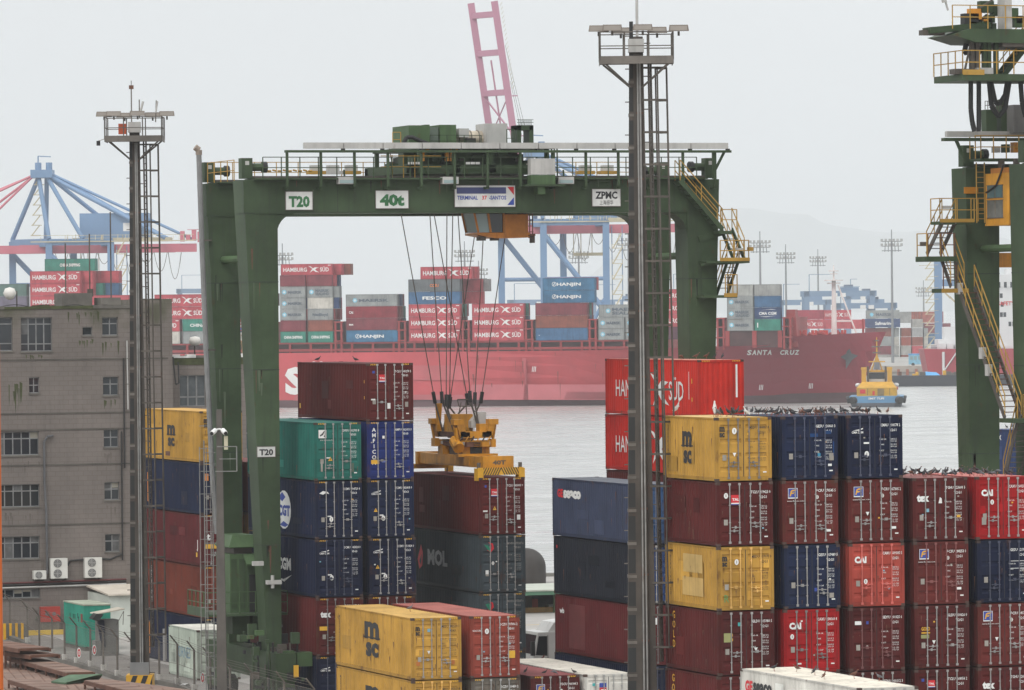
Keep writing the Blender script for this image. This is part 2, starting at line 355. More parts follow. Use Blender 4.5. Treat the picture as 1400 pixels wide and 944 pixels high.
def std(code, typ, ink, dense=1):
    """painted numbers on the two door leaves, u from the hinge of the first leaf, w up"""
    return dict(code=code, typ=typ, ink=ink, dense=dense)
def marks_mesh(Lc, H, marks, rnd):
    b = MB()
    for mk in marks:
        face, kind = mk[0], mk[1]
        if face == 'D': P = lambda u, z, e=0: V((u, -.004-e, z)); ux, uy = V((1, 0, 0)), V((0, 0, 1))
        elif face == 'L': P = lambda u, z, e=0: V((.007-e, Lc-u, z)); ux, uy = V((0, -1, 0)), V((0, 0, 1))
        elif face == 'E': P = lambda u, z, e=0: V((u, .012-e, z)); ux, uy = V((1, 0, 0)), V((0, 0, 1))
        if face == 'D': off = .03
        if kind == 't':
            _, _, s, u, z, h, c = mk[:7]; kw = mk[7] if len(mk) > 7 else {}
            e = kw.pop('e', 0) if kw else 0
            b.text(s, P(u, z, e), ux, uy, h, c, **kw)
        elif kind == 'r':
            _, _, u0, z0, u1, z1, c = mk[:7]; e = mk[7] if len(mk) > 7 else 0
            b.poly([P(u0, z0, e), P(u1, z0, e), P(u1, z1, e), P(u0, z1, e)], c)
        elif kind == 'p':
            e = mk[4] if len(mk) > 4 else 0
            b.poly([P(u, z, e) for u, z in mk[2]], mk[3])
        elif kind == 'o':
            _, _, u, z, r, c = mk[:6]; e = mk[6] if len(mk) > 6 else 0; ry = mk[7] if len(mk) > 7 else r
            b.poly([P(u+r*math.cos(2*math.pi*i/18), z+ry*math.sin(2*math.pi*i/18), e) for i in range(18)], c)
        elif kind == 'std':
            q = mk[2]; ink = q['ink']; c = q['code']
            b.text(c[:4], P(1.47, H-.47), ux, uy, .115, ink, w=.34, off=.015, res=1); b.text(c[4:], P(1.87, H-.47), ux, uy, .115, ink, w=.46, off=.015, res=1)
            b.text(q['typ'], P(1.87, H-.67), ux, uy, .105, ink, w=.29, off=.015, res=1)
            z = H-1.02
            for i in range(4 if q['dense'] else 3):
                z -= .03 if i == 2 else 0
                b.text(('MAX.GR', 'TARE', 'NET', 'CU.CAP')[i], P(1.42, z), ux, uy, .055, ink, w=.3 if i in (0, 3) else .2, res=1)
                for j in (0, 1):
                    b.text(('30480 KG', '67200 LB', '2220 KG', '4890 LB', '28260 KG', '62310 LB', '33.2 CM', '1172 CF')[i*2+j], P(1.86, z-.085*j), ux, uy, .058, ink, w=.31, res=1)
                z -= .215
            b.poly([P(.3, .85), P(.47, .85), P(.47, 1.08), P(.3, 1.08)], GREYI)
            b.poly([P(2.05, .34), P(2.2, .34), P(2.2, .39), P(2.05, .39)], WHITE)
    return b.mesh('lettering')
def hazard(H):
    """yellow and black warning dashes on the header of a tall container"""
    o = []
    for u0 in (.2, CW-.62):
        for i in range(5): o.append(('D', 'p', [(u0+i*.085, H-.1), (u0+i*.085+.045, H-.1), (u0+i*.085+.075, H-.03), (u0+i*.085+.03, H-.03)], YELL))
    return o
NCON = [0]
def container(x, y, z, Lc, H, c, label, marks=(), group=None, rust=.4, end='door', barm=None, framec=None, roofc=None, doorc=None, full=True):
    rnd = random.Random(NCON[0]*7+3); NCON[0] += 1
    x += rnd.uniform(-.03, .03); y += rnd.uniform(-.05, .05)
    j = rnd.uniform(.9, 1.1); c = tuple(q*j for q in c)
    pm = paint(c, rust); fm = paint(framec, rust+.25, 'f') if framec else paint(tuple(.8*q for q in c), rust+.35, 'f')
    t = thing('shipping_container', label, 'shipping container', (x, y, z), rnd.uniform(-.002, .002), group)
    P = lambda nm, kd, m: put(nm, cmesh(kd, Lc, H), t, m)
    P('frame', 'frame', fm); P('corner_casting', 'corner_casting', mat('casting_steel', (.06, .035, .028), .8, 0, .3, 2))
    P('side_panel', 'side', pm); P('side_panel', 'side_r', pm); P('end_panel', 'end', pm)
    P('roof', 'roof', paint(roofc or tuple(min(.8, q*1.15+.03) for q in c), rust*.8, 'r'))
    if end == 'door':
        dm = paint(doorc, rust) if doorc else pm
        P('door_gasket', 'gasket', DARK)
        bm_ = barm or rnd.choice((mat('bar_grey', (.3, .29, .28), .5, .2, .2, 2, .35),)*3+(mat('bar_dull', (.17, .16, .155), .6, .1, .3, 2, .5), paint(tuple(min(.8, q*1.5+.06) for q in c), rust+.2, 'b')))
        for k in (0, 1):
            d = put('door', cmesh('door', Lc, H), t, dm)
            d.location = (.122, 0, 0) if k == 0 else (CW-.122, 0, 0)
            if k: d.scale = (-1, 1, 1)
            hl = rnd.choice((.62, .78, .95))
            for i, bx in enumerate((.44, .86)):
                lb = put('locking_bar', cmesh('locking_bar', Lc, H), d, bm_); lb.location = (bx, 0, 0)
                h_ = put('handle', cmesh('handle', Lc, H), d, bm_); h_.location = (bx, 0, hl+.14*i*(hl < .9))
                if i: h_.scale = (-1, 1, 1)
    else: P('end_panel', 'endf', pm)
    wear = []
    for _ in range(rnd.choice((1, 2, 2, 3, 4))):                # repainted repair patches
        k = rnd.choice((.72, .85, 1.2, 1.35)); pc = paint(tuple(min(.8, q*k) for q in c), rust, 'w'); u = rnd.uniform(.4, Lc-2.2); z_ = rnd.uniform(.25, H-1.2)
        wear.append(('L', 'r', u, z_, u+rnd.uniform(.5, 1.7), z_+rnd.uniform(.3, .9), pc, -.003))
    for _ in range(rnd.choice((4, 6, 8, 11))):                  # rust bleeding from scratches
        u = rnd.uniform(.2, Lc-.3); z_ = rnd.uniform(.5, H-.3); l_ = rnd.uniform(.1, .7); wear.append(('L', 'p', [(u, z_), (u+rnd.uniform(.03, .12), z_+.02), (u+.05, z_-l_)], RUSTY, .001))
    if end == 'door':
        for _ in range(rnd.choice((0, 1, 2, 3))):
            k = rnd.choice((.7, 1.25, 1.4)); pc = paint(tuple(min(.8, q*k) for q in (doorc or c)), rust, 'w'); u = rnd.choice((.2, .55, .95, 1.3, 1.7, 2.0)); z_ = rnd.uniform(.25, H-.8); wear.append(('D', 'r', u, z_, u+rnd.uniform(.12, .3), z_+rnd.uniform(.1, .45), pc, -.028))
        for _ in range(rnd.choice((4, 7, 10))):
            u = rnd.uniform(.15, 2.25); z_ = rnd.uniform(.3, 2.2); l_ = rnd.uniform(.08, .4); wear.append(('D', 'p', [(u, z_), (u+.035, z_), (u+.015, z_-l_)], RUSTY, -.026))
        for _ in range(rnd.choice((0, 1, 2))):
            u = rnd.uniform(.15, 2.2); z_ = rnd.uniform(.5, 2.2); wear.append(('D', 'r', u, z_, u+.08, z_+.06, rnd.choice((WHITE, GREYI, YELL, mat('pale_blue_tag', (.2, .4, .5)))), -.002))
    if Lc > 1: put('wear', marks_mesh(Lc, H, wear, rnd), t)
    if marks: put('lettering', marks_mesh(Lc, H, list(marks), rnd), t)
    return t
# ------------------------------------------------------------------ container yard
MAR = (.088, .0145, .0135); MAR2 = (.112, .021, .018); BRN = (.25, .05, .034); NAVY = (.0085, .0125, .034); NAVY2 = (.01, .016, .043); BLU = (.015, .028, .14)
YEL = (.42, .235, .046); TEAL = (.02, .135, .108); GRY = (.052, .066, .075); RED = (.32, .0105, .0125); HSR = (.43, .02, .014); CORAL = (.34, .058, .042)
FADE = (.037, .047, .083); WHT = (.62, .60, .55); ORB = (.15, .035, .022)
SWOOSH = [(0, 1), (.22, .93), (.44, .64), (.62, .80), (.98, .74), (.74, .62), (.64, .44), (.82, .22), (1.02, .06), (.66, .14), (.46, .36), (.14, 0), (.3, .42), (.4, .55), (.2, .8)]
def swoosh(face, u, z, w, h, m=WHITE): return (face, 'p', [(u+a*w, z+b*h) for a, b in SWOOSH], m)
def msc(face, u, z, h, m=BLACK, k=1.0):
    return [(face, 't', 'm', u, z+h*.53, h*.62, m, dict(w=h*.5*k, off=.05)), (face, 't', 'sc', u, z, h*.56, m, dict(w=h*.5*k, off=.05)), (face, 'r', u-.02*h, z+h*.47, u+h*.56*k, z+h*.52, m)]
def msc_side(u, z, h, m=BLACK, w=1.35): return [('L', 't', 'm', u, z+h*.5, h*.68, m, dict(w=h*w, off=.05)), ('L', 't', 'sc', u+h*.1, z, h*.56, m, dict(w=h*w*.86, off=.05)), ('L', 'r', u-.09*h, z+h*.48, u+h*(w+.12), z+h*.52, m)]
def tal(u, z, s=.42): return [('D', 'r', u, z, u+s, z+s, REDI, .001), ('D', 'r', u, z, u+s, z+.08*s, BLUI, .002), ('D', 'r', u, z+.09*s, u+s, z+.2*s, WHITE, .002), ('D', 't', 'TAL', u+s/2, z+.42*s, .26*s, WHITE, dict(w=.78*s, off=.03, align='c', e=.003))]
def floren(u, z, s=.4):
    return [('D', 'r', u, z, u+s, z+s, WHITE, .001), ('D', 'r', u+.04*s, z+.1*s, u+s*.96, z+s*.96, BLUI, .002),
            ('D', 'p', [(u+.15*s, z+.2*s), (u+.3*s, z+.25*s), (u+.33*s, z+.42*s), (u+.6*s, z+.47*s), (u+.68*s, z+.6*s), (u+.37*s, z+.56*s), (u+.42*s, z+.68*s), (u+.82*s, z+.74*s), (u+.9*s, z+.88*s), (u+.45*s, z+.84*s), (u+.27*s, z+.72*s)], YELL, .004),
            ('D', 't', 'www.florens.com', u-.05, z-.13, .06, WHITE, dict(w=.75, res=1))]
def disc(u, z, r=.085, m=WHITE): return [('D', 'o', u, z, r, m, .001, r*1.3), ('D', 'r', u-.02, z-.06, u+.02, z+.06, GREYI, .003)]
def tri(u, z, s=.2, m=YELL): return [('D', 'p', [(u-s/2, z), (u+s/2, z), (u, z+s*.95)], m, .001), ('D', 'r', u-.015, z+.05, u+.015, z+.12, BLACK, .003)]
def dtri(u, z, s=.16): return [('D', 'p', [(u-s/2, z+s), (u, z), (u+s/2, z+s)], WHITE, .001)]
def patch(u, z, w_, h_, m): return [('D', 'r', u, z, u+w_, z+h_, m, .001)]
def cai(H): return [('D', 't', 'CAI', .24, H-.78, .27, WHITE, dict(w=.52, off=.06))]
def nums(code, typ, ink=WHITE, dense=1): return [('D', 'std', std(code, typ, ink, dense))]
def plate(H): return [('D', 'r', .62, 1.1, .82, 1.16, WHITE, .001)]
def cgm(H): return [('D', 'p', [(.25, H-.62), (.5, H-.58), (.68, H-.52), (.7, H-.56), (.52, H-.63)], WHITE, .001), ('D', 't', 'CMA CGM', .2, H-.74, .09, WHITE, dict(w=.5, off=.03))]
def vert(face, s, u, z, h, m, dz): return [(face, 't', ch, u, z-i*dz, h, m, dict(align='c', off=.02)) for i, ch in enumerate(s)]
def sidecode(u, H, m=WHITE, s='TRLU5718204', h=.16): return vert('L', s, u, H-.55, h, m, h*1.22)
def streaks(face, rng, n, H, m):
    return [(face, 'r', (u := rng.uniform(.3, 2)), (z := rng.uniform(.3, 1)), u+rng.uniform(.03, .1), z+rng.uniform(.1, .5), m) for _ in range(n)]

COLS = dict(A=(77.9, 283.5, 12.192), A2=(80.85, 283.5, 12.192), B=(77.2, 249.5, 12.192), C=(74.45, 249.5, 12.192), D=(83.03, 249.5, 12.192), E=(73.5, 231, 12.192), F=(76.45, 231.2, 12.192),
            G=(86.32, 235.4, 12.192), H=(93.08, 244.7, 13.716), I=(79.55, 231.6, 12.192), J=(82.2, 231.5, 12.192), K=(74.95, 180.6, 12.192),
            R0=(75.58, 196.8, 6.058), R1=(78.47, 196.8, 6.058), R2=(81.3, 196.8, 6.058), R3=(84.22, 196.9, 6.058), R4=(87.0, 196.8, 6.058))
GRP = {}
def stack(key, group, tiers, z0=0):
    x, y, Lc = COLS[key]; z = z0
    for tr in tiers:
        H, c, lab, mk = tr[:4]; kw = tr[4] if len(tr) > 4 else {}
        if callable(mk): mk = mk(H)
        container(x, y, z, Lc, H, c, lab, mk, group, **kw); z += H+.02
GC = 'containers stacked in the yard'
hz_ = hazard(HC)
stack('C', GC, [
    (HC, NAVY, 'dark blue tall container at ground level under the maroon tex one', lambda H: hz_+cgm(H)+nums('ECMU472013 2', '4563')),
    (HC, MAR, 'maroon container lettered tex, fourth below the teal container', lambda H: hz_+[('D', 't', 'tex', .2, H-.95, .33, WHITE, dict(w=.55, off=.06))]+patch(.15, 1.28, .42, .2, YELL)+nums('TGHU817342 0', '45G1')),
    (HC, NAVY, 'dark blue container with CGM on its side, two below the teal one', lambda H: hz_+cgm(H)+nums('ECMU945824 0', '4563')+disc(.82, .98, .1)+plate(H)+[('L', 't', 'CMA', 2.6, 1.2, .62, WHITE, dict(w=2.2, off=.05)), ('L', 't', 'CGM', 5.35, 1.2, .62, WHITE, dict(w=2.4, off=.05)), ('L', 'p', [(5.2, .72), (6.5, .55), (7.9, .95), (6.4, .68)], WHITE)]),
    (HC, NAVY2, 'dark blue container with a white globe emblem, right under the teal one', lambda H: hz_+[('D', 'p', [(.2, H-.62), (.4, H-.5), (.65, H-.55), (.72, H-.66), (.55, H-.6), (.4, H-.68)], WHITE, .001)]+nums('ECMU704729 8', '4563')+disc(.82, .98, .1)+plate(H)+[('L', 'o', 6.6, 1.3, 1.25, WHITE, 0, .98), ('L', 'p', [(5.7, 1.9), (6.3, 2.2), (6.9, 1.95), (6.3, 1.7)], BLUI, .003), ('L', 'r', 5.35, 1.0, 5.95, 1.6, REDI, .003), ('L', 't', 'CGT', 5.6, 1.02, .56, BLUI, dict(w=2.1, off=.06, e=.005)), ('L', 'p', [(5.8, .5), (6.5, .72), (7.4, .55), (6.8, .42)], BLUI, .003)]),
    (HC, TEAL, 'teal green container topping its stack beside the blue lettered one', lambda H: hz_+[('D', 'r', .22, H-.78, .62, H-.37, WHITE, .001), ('D', 'p', [(.3, H-.7), (.45, H-.62), (.54, H-.45), (.5, H-.42), (.4, H-.55), (.28, H-.64)], BLACK, .003), ('D', 'o', .52, H-.68, .04, BLACK, .003), ('D', 't', 'www.dfsmarine.com', .3, H-.9, .055, WHITE, dict(w=.7, res=1))]+nums('DFSU602703 8', '45G1')+plate(H)+tri(.82, .98, .22)+[('D', 'r', .32, .45, .42, .95, GREYI, .001), ('D', 'r', 1.92, .4, 2.04, .85, paint((.09, .13, .1)), .001)], dict(rust=.1))])
stack('B', GC, [
    (HC, NAVY, 'dark blue container at ground level of the tallest stack by the spreader', lambda H: hz_+cgm(H)),
    (HC, MAR, 'maroon container second from the ground in the tallest stack', lambda H: hz_+nums('TGHU700114 3', '45G1')),
    (HC, NAVY, 'dark blue container third from the ground in the tallest stack', lambda H: hz_+cgm(H)+nums('ECMU951824 0', '4563')+disc(.82, .98, .1)+tri(.42, 1.38)+plate(H)),
    (HC, NAVY2, 'dark blue container right under the blue vertical lettered one', lambda H: hz_+cgm(H)+nums('ECMU482418 9', '4563')+disc(.82, .98, .1)+tri(.42, 1.3)+plate(H)),
    (HC, BLU, 'bright blue container with white vertical letters on its door', lambda H: hz_+vert('D', 'AMFICON', .36, H-.5, .2, WHITE, .275)+nums('AMFU862053 3', '4563')+patch(.2, .78, .42, .2, YELL)+patch(.8, H-.85, .12, .14, WHITE)+patch(.75, .85, .2, .12, paint((.15, .2, .5))), dict(rust=.35)),
    (HC, MAR, 'maroon container alone on top of the tallest stack near the spreader', lambda H: hz_+tal(.64, H-.95, .38)+nums('TCLU540270 5', '45G1')+patch(.3, H-.5, .13, .12, BLUI)+patch(.22, 1.05, .22, .07, WHITE)+patch(2.0, .7, .16, .25, GREYI)+patch(1.07, .62, .16, .28, WHITE)+[('L', 'r', .3, .5, .5, .75, YELL), ('L', 'r', 11.7, 1.1, 11.8, 1.25, YELL), ('L', 'r', 11.7, 1.9, 11.8, 2.05, YELL)], dict(barm=GALV))])
stack('D', GC, [
    (HC, GRY, 'slate grey container at ground level of the stack under the spreader', lambda H: hz_+nums('MOTU000341 2', '45G1', GREYI), dict(rust=.4)),
    (HC, GRY, 'slate grey container under the grey one marked on its side', lambda H: hz_+nums('MOTU077207 0', '45G1', GREYI)+[('D', 'p', [(.3, H-.55), (.5, H-.5), (.62, H-.75), (.5, H-.85)], paint((.03, .2, .12)), .003), ('D', 'p', [(.5, H-.4), (.7, H-.46), (.75, H-.7), (.6, H-.86), (.42, H-.8), (.6, H-.72), (.64, H-.55)], REDI, .001), ('D', 'r', 1.9, .8, 2.2, 1.1, BLACK, .001)], dict(rust=.4)),
    (HC, GRY, 'slate grey container lettered MOL on its side, below a maroon one', lambda H: hz_+[('D', 'p', [(.22, H-.45), (.45, H-.5), (.6, H-.7), (.5, H-.8), (.35, H-.6)], paint((.03, .2, .12)), .003), ('D', 'p', [(.45, H-.34), (.7, H-.4), (.76, H-.66), (.6, H-.84), (.38, H-.74), (.6, H-.72), (.64, H-.5)], REDI, .001)]+nums('MOTU077207 6', '45G1', GREYI)+disc(.7, 1.5, .07)+patch(.3, .95, .16, .2, WHITE)+patch(1.88, .38, .3, .32, BLACK)+[('L', 't', 'MOL', 3.6, 1.15, .8, mat('pale_grey_ink', (.4, .42, .42)), dict(w=3.3, off=.05)), ('L', 'p', [(1.9, 1.3), (2.5, 2.1), (2.8, 1.7), (2.7, 1.0), (2.2, .8)], REDI), ('L', 'p', [(2.2, 1.2), (2.6, 1.6), (2.5, 1.0)], BLACK, .003)], dict(rust=.4)),
    (HC, MAR, 'maroon container gripped by the yellow spreader', lambda H: hz_+tal(.64, H-.95, .38)+nums('TCLU483005 9', '45G1')+patch(.3, H-.5, .1, .12, BLUI)+tri(.82, 1.26)+patch(.2, 1.17, .24, .08, WHITE)+patch(2.0, .75, .18, .25, WHITE), dict(barm=GALV))])
stack('A', GC, [
    (HC, NAVY, 'navy container at ground level behind the green crane legs', lambda H: hz_+[('L', 'r', .5, .3, .75, 2.2, mat('orange_strip', (.5, .17, .03)))]),
    (HC, ORB, 'rust orange container second from ground behind the green crane legs', lambda H: hz_+sidecode(1, H)+nums('TEXU711204 5', '45G1'), dict(rust=.4)),
    (HC, (.1, .018, .02), 'dark red container third from ground behind the green crane legs', lambda H: hz_+sidecode(.8, H, WHITE, 'TRIU')+[('L', 't', 'J', 11.2, 1.0, .5, WHITE, dict(off=.05)), ('D', 't', 't', .3, 1.5, .4, WHITE, dict(off=.05)), ('D', 'r', .2, 1.0, .9, 1.25, YELL, .001), ('L', 'r', 11, .5, 11.3, .75, YELL)]),
    (HC, NAVY2, 'navy container under the yellow one behind the green crane legs', lambda H: hz_+[('L', 'r', .5, .4, .75, 2.1, mat('orange_strip', (.5, .17, .03))), ('D', 'r', .2, 1.9, .45, 2.3, mat('orange_strip', (.5, .17, .03)), .001)]+nums('HLXU412233 0', '45G1')),
    (HC, YEL, 'yellow container topping the stack behind the green crane legs', lambda H: hz_+msc_side(5.0, .85, 1.25)+[('L', 'r', 4.6, .25, 5.6, .5, RUSTY)]+msc('D', .2, 2.0, .5)+sidecode(.7, H, BLACK, 'MEDU', .12), dict(rust=.3))])
stack('A2', GC, [
    (HC, NAVY, 'dark container at ground level glimpsed between the crane legs', ()),
    (HC, MAR, 'dark red container second from ground glimpsed between the crane legs', ()),
    (HC, YEL, 'ochre container glimpsed low between the two crane legs', ()),
    (HC, MAR2, 'maroon container glimpsed between the crane legs beside the teal one', ())])
stack('E', GC, [
    (HC, YEL, 'yellow container under another yellow one, in front of the crane', lambda H: hz_+msc('D', .2, H-.78, .42)+nums('MEDU802361 4', '4563', BLACK)+msc_side(4.8, .75, 1.6)+sidecode(.7, H, BLACK, 'MEDU8023614', .13)+dtri(.82, 1.2), dict(rust=.4, roofc=(.5, .3, .09))),
    (HC, YEL, 'yellow container with rust spots on top of the front yellow pair', lambda H: hz_+msc('D', .2, H-.8, .42)+nums('MEDU842550 1', '4563', BLACK)+msc_side(4.8, .8, 1.7)+sidecode(.7, H, BLACK, 'MEDU8425501', .13)+dtri(.84, 1.2)+patch(.78, H-.66, .14, .15, mat('pale_blue_tag', (.2, .4, .5)))+[('D', 'r', .22, .68, .4, .86, mat('rust_patch', (.4, .13, .03)), .001), ('D', 'r', 1.95, .7, 2.1, .9, mat('rust_patch', (.4, .13, .03)), .001), ('D', 'r', 1.9, .48, 2.2, .62, YELL, .002)], dict(rust=.45, roofc=(.5, .31, .1)))])
stack('F', GC, [
    (HC, (.16, .14, .115), 'weathered grey brown container under the brick red one', lambda H: hz_+nums('SCZU110450 2', '4561'), dict(rust=.9, barm=GALV)),
    (HC, BRN, 'brick red container beside the top front yellow one', lambda H: hz_+[('D', 't', 'SEACUBE', .12, H-.72, .08, WHITE, dict(w=.42))]+disc(.82, H-.72, .1)+nums('SCZU797096 2', '4561')+patch(1.9, .9, .3, .34, YELL), dict(rust=.35, barm=GALV, roofc=(.34, .12, .1)))])
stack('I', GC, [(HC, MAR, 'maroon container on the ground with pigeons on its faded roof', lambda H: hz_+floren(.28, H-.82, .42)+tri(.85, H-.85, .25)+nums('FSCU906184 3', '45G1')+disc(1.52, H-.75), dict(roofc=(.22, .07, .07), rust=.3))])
stack('J', GC, [(HC, WHT, 'white reefer container on the ground beside the maroon one', lambda H: [('D', 'r', .75, H-.62, 1.1, H-.42, BLUI, .001), ('D', 'r', .75, H-1.05, 1.1, H-.64, REDI, .001), ('D', 't', 'T', .82, H-1.0, .3, WHITE, dict(off=.05, e=.003)), ('D', 'r', .4, H-.55, .55, H-.42, mat('teal_tag', (.05, .35, .35)), .001)], dict(rust=.4, roofc=(.58, .54, .47), barm=GALV))])
stack('G', GC, [
    (HC, NAVY, 'dark blue container at ground level behind the tall dark mast', lambda H: hz_+nums('TTNU112094 1', '45G1')),
    (HC, (.105, .018, .019), 'dull red container below two blue ones, beside the white reefer', lambda H: hz_+[('L', 't', 'wb', .7, 2.0, .28, WHITE, dict(w=.7, off=.05)), ('L', 'r', 2.1, .3, 4.5, 2.5, paint((.14, .04, .04)))]+[('D', 't', 'wind', .15, H-.9, .32, WHITE, dict(w=.8, off=.05))]+nums('TTNU334502 8', '45G1'), dict(rust=.35)),
    (HC, (.014, .0165, .024), 'dark navy streaked container between a blue and a dull red one', lambda H: hz_+nums('GESU300221 7', '45G1')+[('L', 'r', .4, 2.3, .55, 2.45, REDI)], dict(rust=.3, doorc=(.02, .045, .13))),
    (HC, FADE, 'faded blue container lettered seaco on its side, topping its stack', lambda H: hz_+[('L', 't', 'GE', .75, H-.92, .42, REDI, dict(w=.85, off=.06)), ('L', 't', 'seaco', 1.65, H-.92, .56, WHITE, dict(w=2.6, off=.08))]+nums('GESU301774 0', '45G1'), dict(rust=.3, doorc=(.03, .07, .16), roofc=(.13, .14, .16)))])
hsl = [('L', 't', 'HAMBURG', 1.6, .95, .85, WHITE, dict(w=5.0, off=.0)), swoosh('L', 6.75, .45, 2.7, 1.75), ('L', 't', 'SÜD', 9.45, .85, .95, WHITE, dict(w=2.1, off=.01)), ('L', 'r', 12.3, .9, 12.36, 2.3, WHITE), ('L', 'r', 12.7, .8, 12.82, 1.0, YELL), ('L', 'r', 12.7, 1.7, 12.8, 1.95, YELL)]
stack('H', GC, [
    (HC, MAR, 'container hidden at ground level of the red pair behind the mast', ()), (HC, MAR2, 'container second from ground under the red pair behind the mast', ()),
    (HC, NAVY, 'container third from ground under the red pair behind the mast', ()), (HC, MAR, 'container fourth from ground under the red pair behind the mast', ()),
    (HC, HSR, 'bright red container lettered in white, under its twin behind the mast', hsl, dict(end='wall', rust=.12)),
    (HC, (.5, .03, .02), 'bright red container lettered in white on top behind the mast', hsl+hz_+[('E', 'r', 2.0, 1.0, 2.1, 2.65, WHITE)], dict(end='wall', rust=.1, roofc=(.55, .25, .2)))])
stack('K', GC, [(HC, WHT, 'white container at ground level under the white seaco one', ()),
    (HC, WHT, 'white container lettered seaco with a grimy roof, in front of stacks', lambda H: [('L', 't', 'GE', .5, H-.85, .45, REDI, dict(w=.8, off=.05)), ('L', 't', 'seaco', 1.35, H-.85, .6, BLACK, dict(w=2.0, off=.05))], dict(rust=.35, roofc=(.64, .59, .50)))])
# six columns of twenty-foot containers
gold = lambda u, z: [('D', 't', 'GOLD', u, z+.12, .15, YELL, dict(w=.38, off=.03)), ('D', 'r', u, z, u+.38, z+.05, YELL)]
stack('R0', GC, [
    (SD, MAR, 'maroon twenty-foot container at ground of the yellow-topped stack', lambda H: nums('GLDU080112 0', '22G1')),
    (SD, MAR, 'maroon container with yellow side letters, second from ground of yellow-topped stack', lambda H: gold(.25, 1.4)+nums('GLDU072311 6', '22G1')+vert('L', 'GOLD', .95, H-.5, .3, YELL, .4)),
    (SD, MAR, 'maroon container with yellow side letters under the scuffed yellow one', lambda H: gold(.25, 1.4)[1:]+[('D', 'r', .24, 1.35, .6, 1.72, mat('gold_plate', (.3, .3, .12)), .001)]+gold(.25, 1.45)+nums('GLDU315980 5', '22G1')+dtri(1.62, .95)+[('D', 'r', .85, H-.6, .98, H-.45, mat('teal_tag', (.05, .35, .35)), .001)]+vert('L', 'GOLD', .95, H-.5, .3, YELL, .4)),
    (SD, YEL, 'scuffed yellow container with pale side patches, between two maroon ones', lambda H: msc('D', .2, H-.78, .42)+disc(.82, H-.62, .09)+nums('MEDU317177 0', '22G1', BLACK)+vert('L', 'SHIPPING CO', .6, H-.45, .12, BLACK, .17)+[('L', 'r', 2.0, .5, 4.4, 1.25, paint((.5, .33, .12))), ('L', 'r', 2.1, 1.45, 4.3, 2.2, paint((.5, .34, .13))), ('D', 't', 'R', .28, .35, .3, mat('green_chalk', (.1, .25, .08)), dict(w=.2))], dict(rust=.5, roofc=(.5, .32, .1))),
    (SD, MAR, 'maroon container with a red square, right under the top yellow one', lambda H: tal(.62, H-.92, .4)+disc(.4, H-.55, .09)+nums('TCLU219423 0', '22G1')),
    (SD, YEL, 'yellow twenty-foot container with birds on its roof, topping its stack', lambda H: msc('D', .18, H-.78, .44)+disc(.82, H-.55, .1)+nums('MEDU344887 8', '22G1', BLACK)+vert('L', 'SHIPPING CO', .6, H-.45, .12, BLACK, .17)+msc_side(2.25, .72, 1.35, BLACK, .8)+dtri(.82, 1.0), dict(rust=.4, roofc=(.52, .36, .15)))])
stack('R1', GC, [
    (SD, NAVY, 'dark blue container low behind the white seaco roof', ()),
    (SD, RED, 'bright red container lettered in white beside the coral one', lambda H: cai(H)+disc(.36, H-1.1, .08)+nums('CAXU328142 8', '22G1')+patch(.25, .32, .16, .2, GREYI), dict(rust=.12)),
    (SD, RED, 'vivid red container with white initials, under the plain navy one', lambda H: cai(H)+disc(.36, H-1.1, .08)+nums('CAXU238160 8', '22G1')+patch(.55, .36, .2, .06, WHITE), dict(rust=.12)),
    (SD, NAVY2, 'plain navy container between a vivid red and a maroon one', lambda H: nums('GESU307489 5', '22G1')+patch(1.3, .7, .12, .14, BLUI)+patch(1.95, .42, .2, .2, GREYI), dict(rust=.3)),
    (SD, MAR2, 'maroon container with blue and yellow emblem under the patched navy one', lambda H: floren(.25, H-.72, .42)+nums('FCIU270545 5', '22G1')+disc(1.52, H-.68, .06)+patch(1.9, .5, .2, .1, WHITE), dict(rust=.25)),
    (SD, NAVY2, 'navy container with lighter blue repair patches, topping its stack', lambda H: nums('GESU230460 3', '2261')+patch(1.22, H-.85, .35, .14, paint((.014, .05, .15)))+patch(1.85, H-.74, .3, .14, paint((.014, .05, .15)))+patch(2.22, .95, .05, .6, paint((.014, .05, .15)))+patch(1.55, .95, .12, .13, paint((.05, .25, .4)))+patch(2.05, .78, .2, .3, GREYI)+patch(2.0, .55, .16, .09, WHITE), dict(rust=.3))])
R1Z = 0
stack('R2', GC, [
    (SD, NAVY, 'dark blue container just showing above the white roof, under maroon', lambda H: nums('CMAU220174 0', '22G1')),
    (SD, MAR, 'maroon container between a navy one and another maroon one', lambda H: nums('TTNU900112 3', '22G1')),
    (SD, MAR, 'maroon container with a white label strip, under the coral one', lambda H: patch(.25, H-.7, .34, .15, WHITE)+patch(.75, H-.68, .1, .12, BLUI)+nums('SEYU201025 6', '22G1'), dict(rust=.35)),
    (SD, CORAL, 'coral orange container with white initials', lambda H: cai(H)+disc(.72, H-1.55, .08)+nums('CARU609105 5', '22G1')+patch(1.5, .4, .2, .22, paint((.2, .04, .03))), dict(rust=.3)),
    (SD, MAR2, 'maroon container with blue and yellow emblem above the coral one', lambda H: floren(.25, H-.72, .42)+nums('FCIU367305 2', '22G1')+disc(1.52, H-.68, .06)+dtri(.85, 1.1)+patch(1.9, .55, .2, .1, WHITE), dict(rust=.25)),
    (SD, NAVY, 'navy container with clean white markings, topping its stack by the water', lambda H: cgm(H)+nums('CMAU218178 2', '2261')+disc(.85, 1.0, .1)+patch(.72, 1.42, .24, .07, WHITE), dict(rust=.2))])
